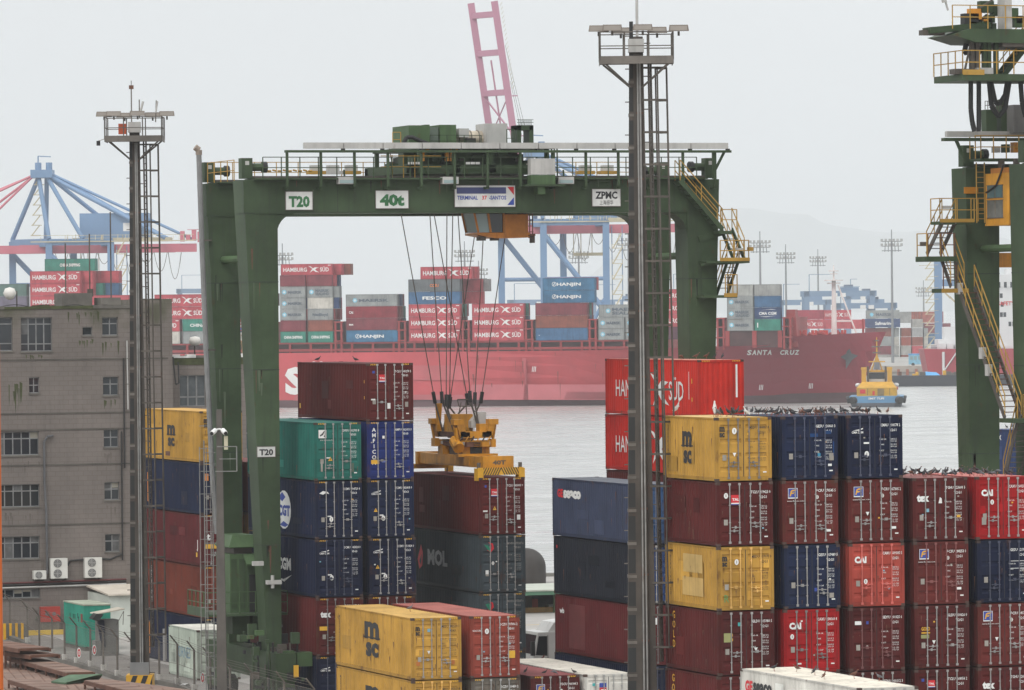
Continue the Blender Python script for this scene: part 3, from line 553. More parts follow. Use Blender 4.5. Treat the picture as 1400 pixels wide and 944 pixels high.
stack('R3', GC, [
    (SD, MAR, 'maroon container at ground level of the tex stack', ()),
    (SD, MAR, 'maroon container with a small red square, low in the tex stack', lambda H: tal(.6, H-.75, .3)+nums('TCLU268056 2', '22G1')+patch(.3, H-.5, .12, .12, BLUI)),
    (SD, MAR, 'maroon container with yellow lettered plate, in the tex stack', lambda H: gold(.3, 1.45)+[('D', 'r', .28, 1.25, .64, 1.4, mat('gold_plate', (.3, .3, .12)), .001)]+nums('GLDU310626 0', '22G1')+dtri(.85, 1.0), dict(rust=.35)),
    (SD, MAR2, 'maroon container with blue and yellow emblem under the tex one', lambda H: floren(.25, H-.72, .42)+nums('FCIU288253 0', '22G1')+disc(1.52, H-.68, .06)+patch(1.9, .6, .2, .1, WHITE), dict(rust=.3)),
    (SD, MAR, 'maroon container lettered tex under a row of pigeons', lambda H: [('D', 't', 'tex', .18, H-.95, .32, WHITE, dict(w=.55, off=.07)), ('D', 'p', [(1.14, H-1.05), (1.3, H-1.05), (1.28, H-.85), (1.2, H-.8)], WHITE, .002)]+nums('TGHU223600 3', '22G1')+patch(1.95, .95, .16, .1, YELL)+patch(.6, H-1.4, .12, .14, mat('pale_blue_tag', (.2, .4, .5))), dict(rust=.3, roofc=(.3, .13, .12)))])
stack('R4', GC, [
    (SD, MAR, 'maroon container at ground level under a low tex one', ()),
    (SD, MAR, 'maroon container lettered tex low down, under one with an emblem', lambda H: [('D', 't', 'tex', .2, H-.85, .32, WHITE, dict(w=.55, off=.07))]+nums('TGHU220147 0', '22G1')),
    (SD, MAR2, 'maroon container with an emblem, under the navy one by the frame edge', lambda H: floren(.25, H-.72, .42)+nums('FCIU341780 2', '22G1')+disc(1.52, H-.68, .06)+dtri(.85, 1.05), dict(rust=.3)),
    (SD, NAVY, 'navy container under the bright red pigeon-topped one', lambda H: nums('GESU221903 7', '22G1')+patch(1.5, 1.7, .7, .02, WHITE)+patch(1.5, 1.4, .7, .02, WHITE), dict(rust=.25)),
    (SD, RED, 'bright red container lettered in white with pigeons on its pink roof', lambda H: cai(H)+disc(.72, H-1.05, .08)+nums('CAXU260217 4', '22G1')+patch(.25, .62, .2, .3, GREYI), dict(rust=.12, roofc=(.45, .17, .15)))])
# the stack beyond the far crane stairs
_q = atz(1352, 586, 5*(SD+.02))
for i, c in enumerate((MAR, NAVY2, MAR, MAR2, (.03, .05, .13))):
    container(_q.x, _q.y-6.058, i*(SD+.02), 6.058, SD, c, ('maroon container on the ground behind the second crane stairs', 'navy container second from ground behind the second crane stairs', 'maroon container third from ground behind the second crane stairs', 'maroon container under the blue one behind the second crane stairs', 'blue container with small marks behind the second crane stairs')[i], [('L', 't', 'HSCX', .6, 2.0, .28, WHITE, dict(w=1.2, off=.05)), ('L', 'r', .3, 2.0, .5, 2.28, REDI)] if i == 4 else (), GC)
_p = atz(270, 931, 0)
container(_p.x, _p.y, 0, 6.058, 2.75, (.42, .47, .40), 'pale mint old container on the ground by the crane foot', [('L', 't', 'ORNES', 2.0, 1.1, .6, mat('faded_blue_ink', (.15, .28, .38)), dict(w=2.6))], None, rust=.3, roofc=(.6, .58, .52))
# ------------------------------------------------------------------ gantry cranes
def wob(mb, name, parent, m=None, smooth=False):        # mesh written in world coordinates, hung under a part or a thing
    p = parent; off = V((0, 0, 0))
    while p: off += p.location; p = p.parent
    return mb.obj(name, parent, m, smooth, loc=-off)
def stair(mb, a, b, wv, m, tm=None, rm=None, h=1.0, side=(0, 1), tread=.26):
    a = V(a); b = V(b); wv = V(wv); n = max(2, round(abs(a.z-b.z)/tread))
    for o in (V((0, 0, 0)), wv): mb.beam(a+o, b+o, .06, .24, m)
    d = V((b.x-a.x, b.y-a.y, 0)); d = d.normalized()*.13 if d.length > .01 else V((.13, 0, 0))
    for i in range(1, n):
        p = a.lerp(b, i/n); mb.hexa([p-d, p+d, p+d+wv, p-d+wv], [q+V((0, 0, .04)) for q in (p-d, p+d, p+d+wv, p-d+wv)], tm or m)
    if rm:
        for s in side:
            o = wv*s; up = V((0, 0, h))
            for q in (.5, 1): mb.bar(a+o+up*q, b+o+up*q, .03, 5, rm)
            k = max(1, round((b-a).length/1.4))
            for i in range(k+1): p = a.lerp(b, i/k)+o; mb.bar(p, p+up, .026, 4, rm)
def flight(q, p0, p1, Y0, m, tm, rm, h=1.05, w_=.75):
    a = at(*p0, Y0); d = ray(*p1); b = at(*p1, a.x*d.y/d.x); stair(q, a, b, (w_, 0, 0), m, tm, rm, h); return a, b
def taper_leg(top, bot, m=None):
    """top/bot = (x0, x1, y0, y1, z)"""
    ring = lambda r: [V((r[0], r[2], r[4])), V((r[1], r[2], r[4])), V((r[1], r[3], r[4])), V((r[0], r[3], r[4]))]
    return MB().hexa(ring(bot), ring(top), m)
def fillet(mb, x, z, r, sx, y0, y1, m, n=7):            # rounded inner corner between leg and girder
    pts = [V((x, y0, z))]+[V((x+sx*r*(1-math.sin(a)), y0, z-r*(1-math.cos(a)))) for a in [math.pi/2*i/n for i in range(n+1)]]
    mb.prism(pts, (0, y1-y0, 0), m)
SIGNW = mat('sign_white', (.62, .62, .60), .5, 0, .12, 1.2, .05, .25)
LETG = mat('sign_green', (.03, .14, .05), .5, 0, .15, 2)
def sign(name, parent, P, w, h, texts, label=None, m=SIGNW, frame=STEELM):
    b = MB(); x, y, z = P; b.box(x, y, z, x+w, y+.05, z+h, m)
    for a in ((x-.03, z-.03, x+w+.03, z), (x-.03, z+h, x+w+.03, z+h+.03), (x-.03, z, x, z+h), (x+w, z, x+w+.03, z+h)): b.box(a[0], y-.01, a[1], a[2], y+.05, a[3], frame)
    for s, u, zz, hh, mm, kw in texts: b.text(s, (x+u*w, y-.006, z+zz*h), (1, 0, 0), (0, 0, 1), hh*h, mm, align='c', **kw)
    o = wob(b, name, parent); 
    if label: o['label'] = label
    return o
FY, RY = 252.0, 259.0
def gantry(root, x0, x1, FY, tp=1.0):
    """legs, girders, ties, sill beams and bogies of one rubber tyred gantry; x0..x1 outer faces"""
    RY = FY+7; zb, zt = 25.07, 26.72
    for yy in (FY, RY):
        g = MB(); g.box(x0+.02, yy, zb, x1-.02, yy+1.3, zt, GREEN); g.box(x0+.6, yy-.06, zb-.05, x1-.6, yy+1.36, zb, GREEN); g.box(x0+.5, yy-.5, zt, x1-.8, yy+1.5, zt+.07, GREEN)
        fillet(g, x0+1.75, zb-.05, 1.0, 1, yy+.02, yy+1.28, GREEN); fillet(g, x1-1.8, zb-.05, 1.1, -1, yy+.02, yy+1.28, GREEN)
        g.box(x0+.6, yy+.45, zt+.07, x1-.6, yy+.6, zt+.2, STEELD)
        wob(g, 'girder', root)
        dy = 1.9 if yy == FY else 1.7
        for k in (0, 1):
            a = x0 if k == 0 else x1-1.75
            if k == 0: t = (x0, x0+1.77, yy-.02, yy+dy, zt); b = (x0+tp, x0+1.75-.2*(tp < .5), yy-.02, yy+dy-.5, 3.0)
            else: t = (x1-1.8, x1, yy-.02, yy+dy, zt); b = (x1-1.55, x1-.75, yy-.02, yy+dy-.5, 3.0)
            lg = taper_leg(t, b, GREEN)
            lo_ = wob(lg, 'leg', root); rn = random.Random(int(yy)+k); q = MB(); WS = mat('weld_seam', (.022, .036, .02), .6, 0, .3, 1, .4)
            for z in (21.6, 17.2, 12.9, 8.4):
                f = (z-b[4])/(t[4]-b[4]); L_ = [b[i]+(t[i]-b[i])*f for i in range(4)]; q.box(L_[0]-.012, L_[2]-.012, z-.025, L_[1]+.012, L_[3]+.012, z+.025, WS)
            for i in range(14):
                z = rn.choice((21.6, 17.2, 12.9, 8.4, rn.uniform(5, 24))); f = (z-b[4])/(t[4]-b[4]); x = b[0]+(t[0]-b[0])*f+rn.uniform(.15, .6); l_ = rn.uniform(.3, 1.8); w_ = rn.uniform(.02, .07)
                q.poly([(x-w_, yy-.024, z), (x+w_, yy-.024, z), (x+w_*.3, yy-.024, z-l_), (x-w_*.3, yy-.024, z-l_)], rn.choice((RUSTY, mat('grime', (.018, .024, .016), .8, 0, .3), mat('chalky_green', (.075, .1, .062), .8, 0, .2))))
            wob(q, 'weld_seam', lo_)
        q = MB(); WS = mat('weld_seam', (.022, .036, .02), .6, 0, .3, 1, .4); n_s = 7; rn = random.Random(int(yy))
        for i in range(1, n_s): x = x0+1.8+(x1-x0-3.6)*i/n_s; q.box(x-.02, yy-.006, zb+.02, x+.02, yy, zt-.02, WS)
        q.box(x0+.1, yy-.012, zb-.02, x1-.1, yy-.001, zb+.03, WS); q.box(x0+.02, yy-.03, zb-.04, x0+1.8, yy-.021, zb, WS); q.box(x1-1.82, yy-.03, zb-.04, x1-.02, yy-.021, zb, WS)
        for i in range(26):                                     # rust runs below the walkway and joints
            x = rn.uniform(x0+.3, x1-.3); z = rn.choice((zt-.05, zt-.05, zt-.5)); l_ = rn.uniform(.15, .9); w_ = rn.uniform(.015, .06); q.poly([(x-w_, yy-.004, z), (x+w_, yy-.004, z), (x+w_*.3, yy-.004, z-l_), (x-w_*.3, yy-.004, z-l_)], rn.choice((RUSTY, mat('grime', (.018, .024, .016), .8, 0, .3), mat('chalky_green', (.075, .1, .062), .8, 0, .2))))
        wob(q, 'weld_seam', root)
        for k, xx in ((0, x0+.3), (1, x1-.35)):          # rope anchor brackets on the girder ends
            q = MB(); q.box(xx-.28, yy+.3, zt+.07, xx+.28, yy+.9, zt+1.1, GREEN); s = 1 if k == 0 else -1
            q.bar((xx+s*.25, yy+.6, zt+.65), (xx+s*.85, yy+.6, zt+.65), .2, 8, GREEN); q.bar((xx+s*.85, yy+.6, zt+.65), (xx+s*1.1, yy+.6, zt+.65), .28, 8, DARK)
            q.box(xx-.1, yy+.28, zt+.75, xx+.1, yy+.3, zt+.95, GREYB); wob(q, 'rope_anchor', root)
    for xx in (x0+.9, x1-1.2):
        q = MB(); q.bar((xx, FY+1.5, 22.8), (xx, RY+.1, 22.8), .19, 10, GREENL); wob(q, 'tie_tube', root)
        xb = xx+.45 if xx < (x0+x1)/2 else xx-.15
        q = MB(); q.box(xb-.5, FY-2.2, 1.7, xb+.5, RY+4, 3.1, GREEN); wob(q, 'sill_beam', root)
        for yy in (FY-1.2, RY+2.6):
            q = MB(); q.box(xb-.42, yy-1.5, .75, xb+.42, yy+1.5, 1.2, GREEN); q.box(xb-.35, yy-.4, 1.2, xb+.35, yy+.4, 1.7, GREENL)
            bo = wob(q, 'bogie', root)
            for dy in (-.95, .95):
                q = MB()
                for s in (-1, 1):
                    q.bar((xb+s*.2-.16, yy+dy, .7), (xb+s*.2+.16, yy+dy, .7), .7, 18, DARK)
                wob(q, 'wheel', bo)
    return zb, zt
zb, zt = 25.07, 26.72
CX0, CX1 = 71.6, 97.1
crane = thing('gantry_crane', 'green rubber tyred gantry crane spanning the container stacks, marked T20', 'gantry crane', (84.4, 256, 0))
gantry(crane, CX0, CX1, FY)
# walkway, rails and the cable trough along the front girder
q = MB(); xa, xb = CX0+.9, CX1-1.4
q.rail([(xa, FY-.45, zt+.07), (xb, FY-.45, zt+.07)], 1.05, .95, .03, GREEN); q.rail([(xa-.3, FY+8.2, zt+.07), (xb, FY+8.2, zt+.07)], 1.05, 1.2, .026, YRAIL)
q.rail([(CX0+.1, FY+2, zt), (CX0+.1, RY, zt)], 1.05, 1.3, .026, YRAIL); wob(q, 'walkway_rail', crane)
q = MB(); tx0, tx1 = at(415, 205, FY-.6).x, at(995, 205, FY-.6).x
zz = at(700, 203, FY-.6).z
n = 11
for i in range(n):
    a = tx0+(tx1-tx0)*i/n; b = tx0+(tx1-tx0)*(i+1)/n; q.box(a+.02, FY-.72, zz-.02, b-.02, FY-.45, zz+.28, GREYB); q.box(b-.08, FY-.7, zz-.1, b+.08, FY-.47, zz-.02, DARK)
wob(q, 'cable_trough', crane)
q = MB(); bx0 = at(390, 210, FY-.6).x
q.box(bx0, FY-.75, zz-.22, tx1+.15, FY-.42, zz-.1, GREEN)
for i in range(14):
    x = bx0+.1+(tx1-bx0-.8)*i/13; q.box(x-.06, FY-.62, zt-.45, x+.06, FY-.5, zz-.2, GREEN); q.box(x-.07, FY-.62, zt-.5, x+.07, FY+.02, zt-.38, GREEN)
q.beam((tx1-.2, FY-.58, zz-.2), (tx1-.75, FY-.58, zz-1.2), .1, .12, GREEN); q.box(tx1-.85, FY-.64, zt, tx1-.7, FY-.5, zz-.2, GREEN); wob(q, 'trough_support', crane)
for u in (472, 614, 772):
    p = at(u, 246, FY-.3); q = MB(); q.box(p.x-.42, FY-.55, p.z-.22, p.x+.42, FY-.12, p.z+.14, GREYB); q.box(p.x-.36, FY-.57, p.z-.18, p.x+.36, FY-.55, p.z-.02, GLASSL); q.bar((p.x, FY-.2, p.z+.1), (p.x, FY-.1, p.z+.5), .05, 5, GREEN); wob(q, 'floodlight', crane)
# signs
def psign(name, u0, v0, u1, v1, texts, lab):
    a = at(u0, v1, FY-.07); b = at(u1, v0, FY-.07); return sign(name, crane, (a.x, FY-.07, a.z), b.x-a.x, b.z-a.z, texts, lab)
psign('sign_board', 391, 262.5, 427, 287, [('T20', .5, .18, .62, LETG, dict(w=1.1, off=.05))], 'white board reading T20')
psign('sign_board', 514, 261, 558, 285, [('40t', .5, .18, .66, LETG, dict(w=1.3, off=.06))], 'white board reading 40t')
b = psign('sign_board', 622, 254, 704, 283, [('TERMINAL', .21, .34, .19, BLUI, dict(w=1.1, off=.03)), ('37', .49, .34, .19, REDI, dict(w=.27, off=.03)), ('-SANTOS', .71, .34, .19, BLUI, dict(w=.92, off=.03))], 'white banner reading TERMINAL 37-SANTOS')
a = at(622, 283, FY-.07); e_ = at(704, 254, FY-.07); w_, h_ = e_.x-a.x, e_.z-a.z
q = MB(); Y_ = FY-.085
q.poly([(a.x+.03*w_, Y_, a.z+.62*h_), (a.x+.85*w_, Y_, a.z+.62*h_), (a.x+.85*w_, Y_, a.z+.92*h_), (a.x+.03*w_, Y_, a.z+.92*h_)], mat('banner_navy', (.05, .06, .16), .6, 0, .1))
q.poly([(a.x+.87*w_, Y_, a.z+.94*h_), (a.x+.98*w_, Y_, a.z+.55*h_), (a.x+.98*w_, Y_, a.z+.94*h_)], REDI); q.poly([(a.x+.87*w_, Y_, a.z+.08*h_), (a.x+.98*w_, Y_, a.z+.08*h_), (a.x+.98*w_, Y_, a.z+.45*h_)], BLUI)
wob(q, 'banner_print', b)
psign('sign_board', 810, 259, 848, 282, [('ZPMC', .5, .45, .44, BLACK, dict(w=1.2, off=.04)), ('上海振华', .5, .1, .2, BLACK, dict(w=.75))], 'white maker board')
a = at(352, 625, FY-.05); e_ = at(376, 611, FY-.05); sign('sign_plate', crane, (a.x, FY-.05, a.z), e_.x-a.x, e_.z-a.z, [('T20', .5, .18, .62, BLACK, dict(w=.72, off=.04))], 'white plate reading T20 on the leg')
a = at(725, 239, FY-.9); e_ = at(758, 217, FY-.9); q = MB(); q.box(a.x, FY-1.0, a.z, e_.x, FY-.5, e_.z, GREYB); q.box(a.x, FY-1.0, a.z-.5, e_.x, FY-.4, a.z-.02, GREENL); q.box(a.x-.3, FY-1.1, a.z-.6, e_.x+.5, FY, a.z-.5, GREEN); q.box(a.x+.4, FY-.9, a.z-1.0, a.x+.8, FY-.3, a.z-.6, GREENL); wob(q, 'control_box', crane)
# trolley: frame, machinery, houses
TY = 256.0
def pbox(mb, u0, v0, u1, v1, y0, y1, m):
    a = at(u0, v1, (y0+y1)/2); b = at(u1, v0, (y0+y1)/2); mb.box(a.x, y0, a.z, b.x, y1, b.z, m); return a, b
tr = MB(); ta = at(530, 220, TY).x; tb = at(722, 220, TY).x
for yy in (FY+.3, RY+.5): tr.box(ta, yy, zt+.3, tb, yy+.5, zt+.75, GREEN)
for xx in (ta, ta+2.3, ta+4.2, tb-.4): tr.box(xx, FY+.3, zt+.35, xx+.4, RY+1, zt+.8, GREEN)
zd = at(600, 203, TY).z
tr.box(ta+.5, FY+.2, zd-.16, tb+.1, RY+1.2, zd, GREEN)
for xx in (ta+.6, ta+2.4, ta+4.4, tb-.2):
    for yy in (FY+.5, RY+.8): tr.box(xx-.1, yy-.1, zt+.7, xx+.1, yy+.1, zd-.1, GREEN)
trolley = wob(tr, 'trolley', crane)
q = MB()
for xx, r in ((ta+1.6, .42), (ta+3.2, .5), (ta+4.9, .42)):
    q.bar((xx, FY+1.6, zt+1.2), (xx, RY-1.0, zt+1.2), r, 14, GREEN); q.bar((xx, FY+1.5, zt+1.2), (xx, FY+1.6, zt+1.2), r+.12, 14, GREENL)
for x0_, x1_, y0_, z0_, z1_ in ((.5, 1.9, 1.3, .35, 1.25), (2.2, 3.6, 1.6, .4, 1.1), (3.7, 5.6, 1.2, .35, 1.3), (5.2, 6.6, 1.8, .3, 1.35), (.3, 6.8, 4.6, .3, .95), (1.2, 6.2, 6.0, .6, 1.3), (.6, 2.6, 3.2, .4, 1.5), (2.8, 4.4, 3.4, .4, 1.42), (4.6, 6.7, 3.1, .4, 1.48)):
    q.box(ta+x0_, FY+y0_, zt+z0_, ta+x1_, FY+y0_+.9, zt+z1_, GREEN)
rnd = random.Random(5)
for i in range(60):
    x = rnd.uniform(ta+.5, tb-.5); y = rnd.uniform(FY+.6, RY); s = rnd.uniform(.12, .35); z = rnd.uniform(zt+.4, zd-.5)
    q.box(x, y, z, x+s*rnd.uniform(.6, 1.8), y+s, z+s*rnd.uniform(.5, 1.2), rnd.choice((GREEN, GREEN, GREENL, STEELD, STEELD, DARK)))
for x in (ta+.7, ta+2.0, ta+2.25): q.box(x, FY+.5, zt+.95, x+.16, FY+.7, zt+1.35, ORANGE); q.bar((x, FY+.5, zt+1.3), (x+.4, FY+.5, zt+1.6), .06, 5, ORANGE)
wob(q, 'hoist_machinery', trolley)
for u in (558, 637):
    p = at(u, 225, FY+.2); q = MB()
    for k in range(3): q.box(p.x+k*.26, FY+.18, p.z, p.x+k*.26+.22, FY+.22, p.z+.12, WHITE)
    wob(q, 'white_plate', trolley)
q = MB(); pbox(q, 548, 173, 576, 201, TY-1.4, TY+1.4, GREENL); pbox(q, 575, 175, 591, 201, TY-1, TY+1, mat('grey_green', (.1, .13, .1), .5, 0, .2)); pbox(q, 579, 171, 585, 175, TY-.3, TY+.3, GREEN); wob(q, 'machine_house', trolley)
q = MB(); pbox(q, 593, 172, 614.5, 201, TY-1.1, TY+1.1, GREENL); wob(q, 'machine_house', trolley)
q = MB(); a = at(615, 190, TY); b = at(658, 190, TY); tan = mat('beige_drum', (.42, .36, .28), .5, 0, .45, 1.5, .5)
q.bar((a.x, TY, a.z), (b.x, TY, a.z), .42, 14, tan)
for f in (.2, .45, .6, .85): q.bar((a.x+(b.x-a.x)*f, TY, a.z), (a.x+(b.x-a.x)*f+.06, TY, a.z), .45, 14, STEELM)
q.box(a.x+.2, TY-.9, a.z+.05, a.x+.75, TY-.45, a.z+.5, GREYB); q.box(a.x+.6, TY-.95, a.z-.35, a.x+1.1, TY-.5, a.z, DARK); q.box(a.x, TY-.6, a.z-.5, b.x, TY+.5, a.z-.35, GREEN); wob(q, 'rope_drum', trolley)
q = MB(); pbox(q, 658, 170, 686, 202, TY-.9, TY+.9, GREYB); wob(q, 'grey_cabinet', trolley)
q = MB(); p0, p1 = at(703, 199, TY), at(725, 172, TY)
for x in (p0.x, p1.x-.22): q.box(x, TY-.5, p0.z, x+.22, TY+.5, p1.z, GREEN)
q.box(p0.x, TY-.5, p1.z-.25, p1.x, TY+.5, p1.z, GREEN)
for k in range(7): q.bar((p0.x+.1+k*.11, TY-.5, p1.z), (p0.x+.1+k*.11, TY-.5, p1.z+.28), .02, 4, GREEN)
q.bar((p0.x, TY-.5, p1.z+.15), (p1.x, TY-.5, p1.z+.15), .02, 4, GREEN); q.bar((p0.x, TY-.5, p1.z+.28), (p1.x, TY-.5, p1.z+.28), .02, 4, GREEN); wob(q, 'cable_frame', trolley)
q = MB(); za = zd; q.rail([at(537, 201, TY-2).xy.to_3d()+V((0, 0, za)), at(548, 201, TY-2).xy.to_3d()+V((0, 0, za))], .75, .5, .025, YRAIL); q.rail([V((at(588, 201, TY-2).x, TY-2, za)), V((at(658, 201, TY-2).x, TY-2, za))], .6, .9, .025, GREEN); q.rail([V((at(693, 201, TY-2).x, TY-2, za)), V((at(703, 201, TY-2).x, TY-2, za))], .9, .5, .025, GREEN)
q.path([V((at(u, v, TY-1.8))) for u, v in ((552, 196), (556, 188), (564, 188), (575, 193), (588, 198), (598, 200))], .11, 7, DARK)
ta2 = at(537, 230, FY).x
for x in (ta2, ta2+.6, ta2+1.2): q.bar((x, FY+.1, zt+.1), (x, FY+.1, zt+1.25), .03, 4, YRAIL)
q.bar((ta2-.6, FY+.1, zt+1.2), (ta2+2.6, FY+.1, zt+1.2), .03, 4, YRAIL); q.bar((ta2-.6, FY+.1, zt+.65), (ta2+2.6, FY+.1, zt+.65), .03, 4, YRAIL)
for x in (tb-.2, tb, tb+.15, tb+.3): q.bar((x, FY+.3, zt+.2), (x, FY+.3, zd), .04, 4, GREEN)
for i in range(9):
    x = xa+1+i*.27; q.bar((x, FY+2.2, zt+.5+.05*(i % 2)), (x+.2, FY+2.2, zt+.5), .05, 5, YRAIL)
wob(q, 'trolley_rail', trolley)
q = MB(); y0 = RY+.2
for u in (432, 455, 480, 800, 830):
    q = MB(); p = at(u, 232, y0); q.box(p.x-.45, y0-.3, p.z-.25, p.x+.45, y0+.3, p.z-.08, GREYB if u % 2 else YRAIL); q.box(p.x-.3, y0-.2, p.z-.1, p.x+.3, y0+.2, p.z+.22, GREYB)
    wob(q, 'cable_roller', crane)
# driver's cab
cy0, cy1 = FY+1.6, FY+3.6; cyc = FY+1.6
P = lambda u, v: at(u, v, cyc)
q = MB(); gl = MB()
A, B, C_, D_ = P(648, 289), P(691, 289), P(690, 318), P(654, 318)
q.box(P(690, 300).x, cy0, P(690, 319).z, P(722, 300).x, cy1, zb-.1, CABO); q.box(A.x-.05, cy0-.05, A.z-.02, P(724, 289).x, cy1+.05, A.z+.12, CABO); q.box(D_.x-.05, cy0-.03, D_.z-.14, P(724, 318).x, cy1+.03, D_.z-.02, CABO)
q.prism([V((D_.x, cy0, D_.z-.14)), V((P(678, 325).x, cy0, P(678, 326).z)), V((P(724, 325).x, cy0, P(724, 325).z)), V((P(724, 318).x, cy0, D_.z-.14))], (0, cy1-cy0, 0), CABO)
for yy in (cy0, cy1):
    q.beam((A.x, yy, A.z), (D_.x, yy, D_.z), .08, .09, CABO); xm = P(668, 289).x; q.beam((xm-.05, yy, A.z), (xm+.1, yy, D_.z), .09, .1, CABO)
    q.beam((B.x-.1, yy, B.z), (B.x-.1, yy, C_.z), .08, .1, CABO)
for xx in (P(724, 300).x, P(728, 300).x):
    for yy in (cy0, cy0+.9): q.bar((xx, yy, zb), (xx, yy, D_.z-.1), .03, 4, RUSTY)
for i in range(5): q.bar((P(722, 300).x, cy0, zb-.1-i*.3), (P(729, 300).x, cy0, zb-.1-i*.3), .025, 4, RUSTY)
q.box(P(722, 320).x, cy0, D_.z-.2, P(732, 320).x, cy1, D_.z-.08, RUSTY); q.box(P(729, 320).x, cy0+.2, D_.z-.55, P(733, 320).x, cy0+.6, D_.z-.2, STEELD)
for u in (658, 676): q.box(P(u, 320).x, cy0+.2, D_.z-.42, P(u+8, 320).x, cy0+.8, D_.z-.2, STEELD)
for xx in (P(695, 289).x, P(715, 289).x): q.box(xx, cy0+.4, zb-.12, xx+.2, cy0+.8, zb+2.1, STEELD)
cab = wob(q, 'operator_cab', crane)
gl.prism([V((A.x+.05, cy0+.03, A.z)), V((xm, cy0+.03, A.z)), V((xm+.1, cy0+.03, D_.z)), V((D_.x+.05, cy0+.03, D_.z))], (0, cy1-cy0-.06, 0), GLASSL)
gl.prism([V((xm+.02, cy0+.035, A.z)), V((B.x-.1, cy0+.035, A.z)), V((B.x-.1, cy0+.035, C_.z)), V((xm+.12, cy0+.035, D_.z))], (0, cy1-cy0-.07, 0), GLASS)
wob(gl, 'window_pane', cab)
# stairs on the outer leg
SY = FY-.9; wv = V((0, .75, 0)); S = lambda u, v: at(u, v, SY)
q = MB(); stair(q, S(930, 247), S(988, 314), wv, GREEN, GREEN, YRAIL, 1.05, (0, 1)); wob(q, 'stair_flight', crane)
q = MB(); a, b = S(983, 316), S(1010, 316); q.box(a.x, SY-.05, a.z-.15, a.x+.7, SY+.95, a.z, GREEN); q.beam((a.x-.8, SY+.9, a.z-.4), (a.x+.6, SY+.9, a.z-.05), .15, .3, GREEN)
q.rail([(a.x+.1, SY, a.z+.05), (b.x-.1, SY, b.z+.05)], 1.05, .8, .03, YRAIL); flight(q, (986, 314), (1003, 355), SY+1.6, GREEN, STEELD, YRAIL, 1.1, .6); wob(q, 'stair_flight', crane)
q = MB(); a, b = S(983, 357), S(1023, 357); q.box(a.x-.8, SY-.2, a.z-.12, b.x, SY+1.2, a.z, GREEN); q.box(a.x, SY-.23, a.z-.02, b.x, SY-.2, a.z+.16, YRAIL); q.beam((a.x-1, SY, a.z-.2), (b.x, SY, b.z-.05), .12, .12, GREEN)
q.rail([(a.x, SY-.2, a.z), (b.x-.05, SY-.2, a.z), (b.x-.05, SY+1.15, a.z)], 1.05, .7, .032, YRAIL); q.box(b.x, SY-.1, a.z+.5, b.x+.25, SY+.15, a.z+.7, YRAIL); q.box(a.x+.7, SY-.1, a.z+.55, a.x+1.3, SY+.1, a.z+.65, GREYB); wob(q, 'platform', crane)
q = MB(); flight(q, (994, 359), (980, 402), SY, GREEN, STEELD, YRAIL, 1.0, .6); wob(q, 'stair_flight', crane)
q = MB(); a, b = S(968, 404), S(1006, 404); q.box(a.x-.3, SY-.2, a.z-.14, b.x, SY+1.1, a.z, GREEN); q.rail([(S(990, 404).x, SY-.2, a.z), (b.x, SY-.2, a.z), (b.x, SY+1, a.z)], 1.05, .7, .03, YRAIL); q.box(S(988, 404).x, SY-.23, a.z-.1, b.x, SY-.2, a.z+.1, YRAIL); wob(q, 'platform', crane)
# exhaust pipe beside the rear leg
q = MB(); EY = RY-.1; pp = [at(u, v, EY) for u, v in ((297, 730), (290, 640), (282, 480), (276, 330), (272, 212))]
q.path(pp, .14, 9, mat('pipe_grey', (.2, .2, .2), .5, .1, .2, 1, .2)); q.path([pp[-1], pp[-1]+V((0, 0, .25)), pp[-1]+V((-.2, 0, .4))], .17, 9, mat('pipe_cap', (.27, .22, .18), .7, .1, .3, 2, .3))
for p in pp[1:4]: q.box(p.x-.1, EY-.1, p.z, p.x+.5, EY+.1, p.z+.08, STEELD)
wob(q, 'exhaust_pipe', crane)
# power pack, sill details low on the outer side
q = MB(); G = lambda u, v, Y=FY+3.2: at(u, v, Y)
a, b = G(300, 838), G(344, 755); y0, y1 = FY+1.6, FY+5.6
y0, y1 = FY+2.6, FY+5.2; a = V((G(315, 838, y0).x, 0, G(315, 838, y0).z)); b = V((G(352, 755, y0).x, 0, G(352, 757, y0).z))
q.box(a.x, y0, a.z, b.x, y1, b.z, GREENL)
for i in range(4): x = a.x+.06+i*.42; q.box(x, y0-.02, a.z+.2, x+.3, y0, b.z-.25, GREEN)
q.hexa([V((a.x-.1, y0-.2, b.z+.35)), V((b.x+.1, y0-.2, b.z+.35)), V((b.x+.1, y1, b.z+.35)), V((a.x-.1, y1, b.z+.35))], [V((a.x+.2, y0+.2, b.z+.95)), V((b.x-.1, y0+.2, b.z+.95)), V((b.x-.1, y1-.2, b.z+.95)), V((a.x+.2, y1-.2, b.z+.95))], GREENL)
q.box(a.x, y0-.1, b.z+.3, b.x, y1, b.z+.36, GREENL); q.box(a.x+.3, y0+.3, b.z, b.x-.2, y1-.4, b.z+.32, STEELD)
q.prism([V((b.x-.75, y0-.03, b.z-.02)), V((b.x, y0-.03, b.z-.02)), V((b.x, y0-.7, b.z-.5)), V((b.x-.75, y0-.7, b.z-.5))], (0, .06, -.1), GREENL)
q.box(a.x+1, y0-.03, a.z, b.x-.1, y0-.01, a.z+1.9, DARK)
pw = wob(q, 'power_house', crane)
q = MB(); q.box(a.x-1.5, y0-1.2, a.z-.12, b.x+1.2, y1, a.z, GREEN); q.rail([(a.x-1.5, y1, a.z), (a.x-1.5, y0-1.2, a.z), (b.x+1.2, y0-1.2, a.z)], 1.1, .8, .03, GREENL); q.box(a.x-1.55, y0-1.2, a.z-.15, a.x-1.45, y1, a.z+.3, GREEN)
wob(q, 'platform', crane)
q = MB(); rnd = random.Random(9); zl = a.z-.2
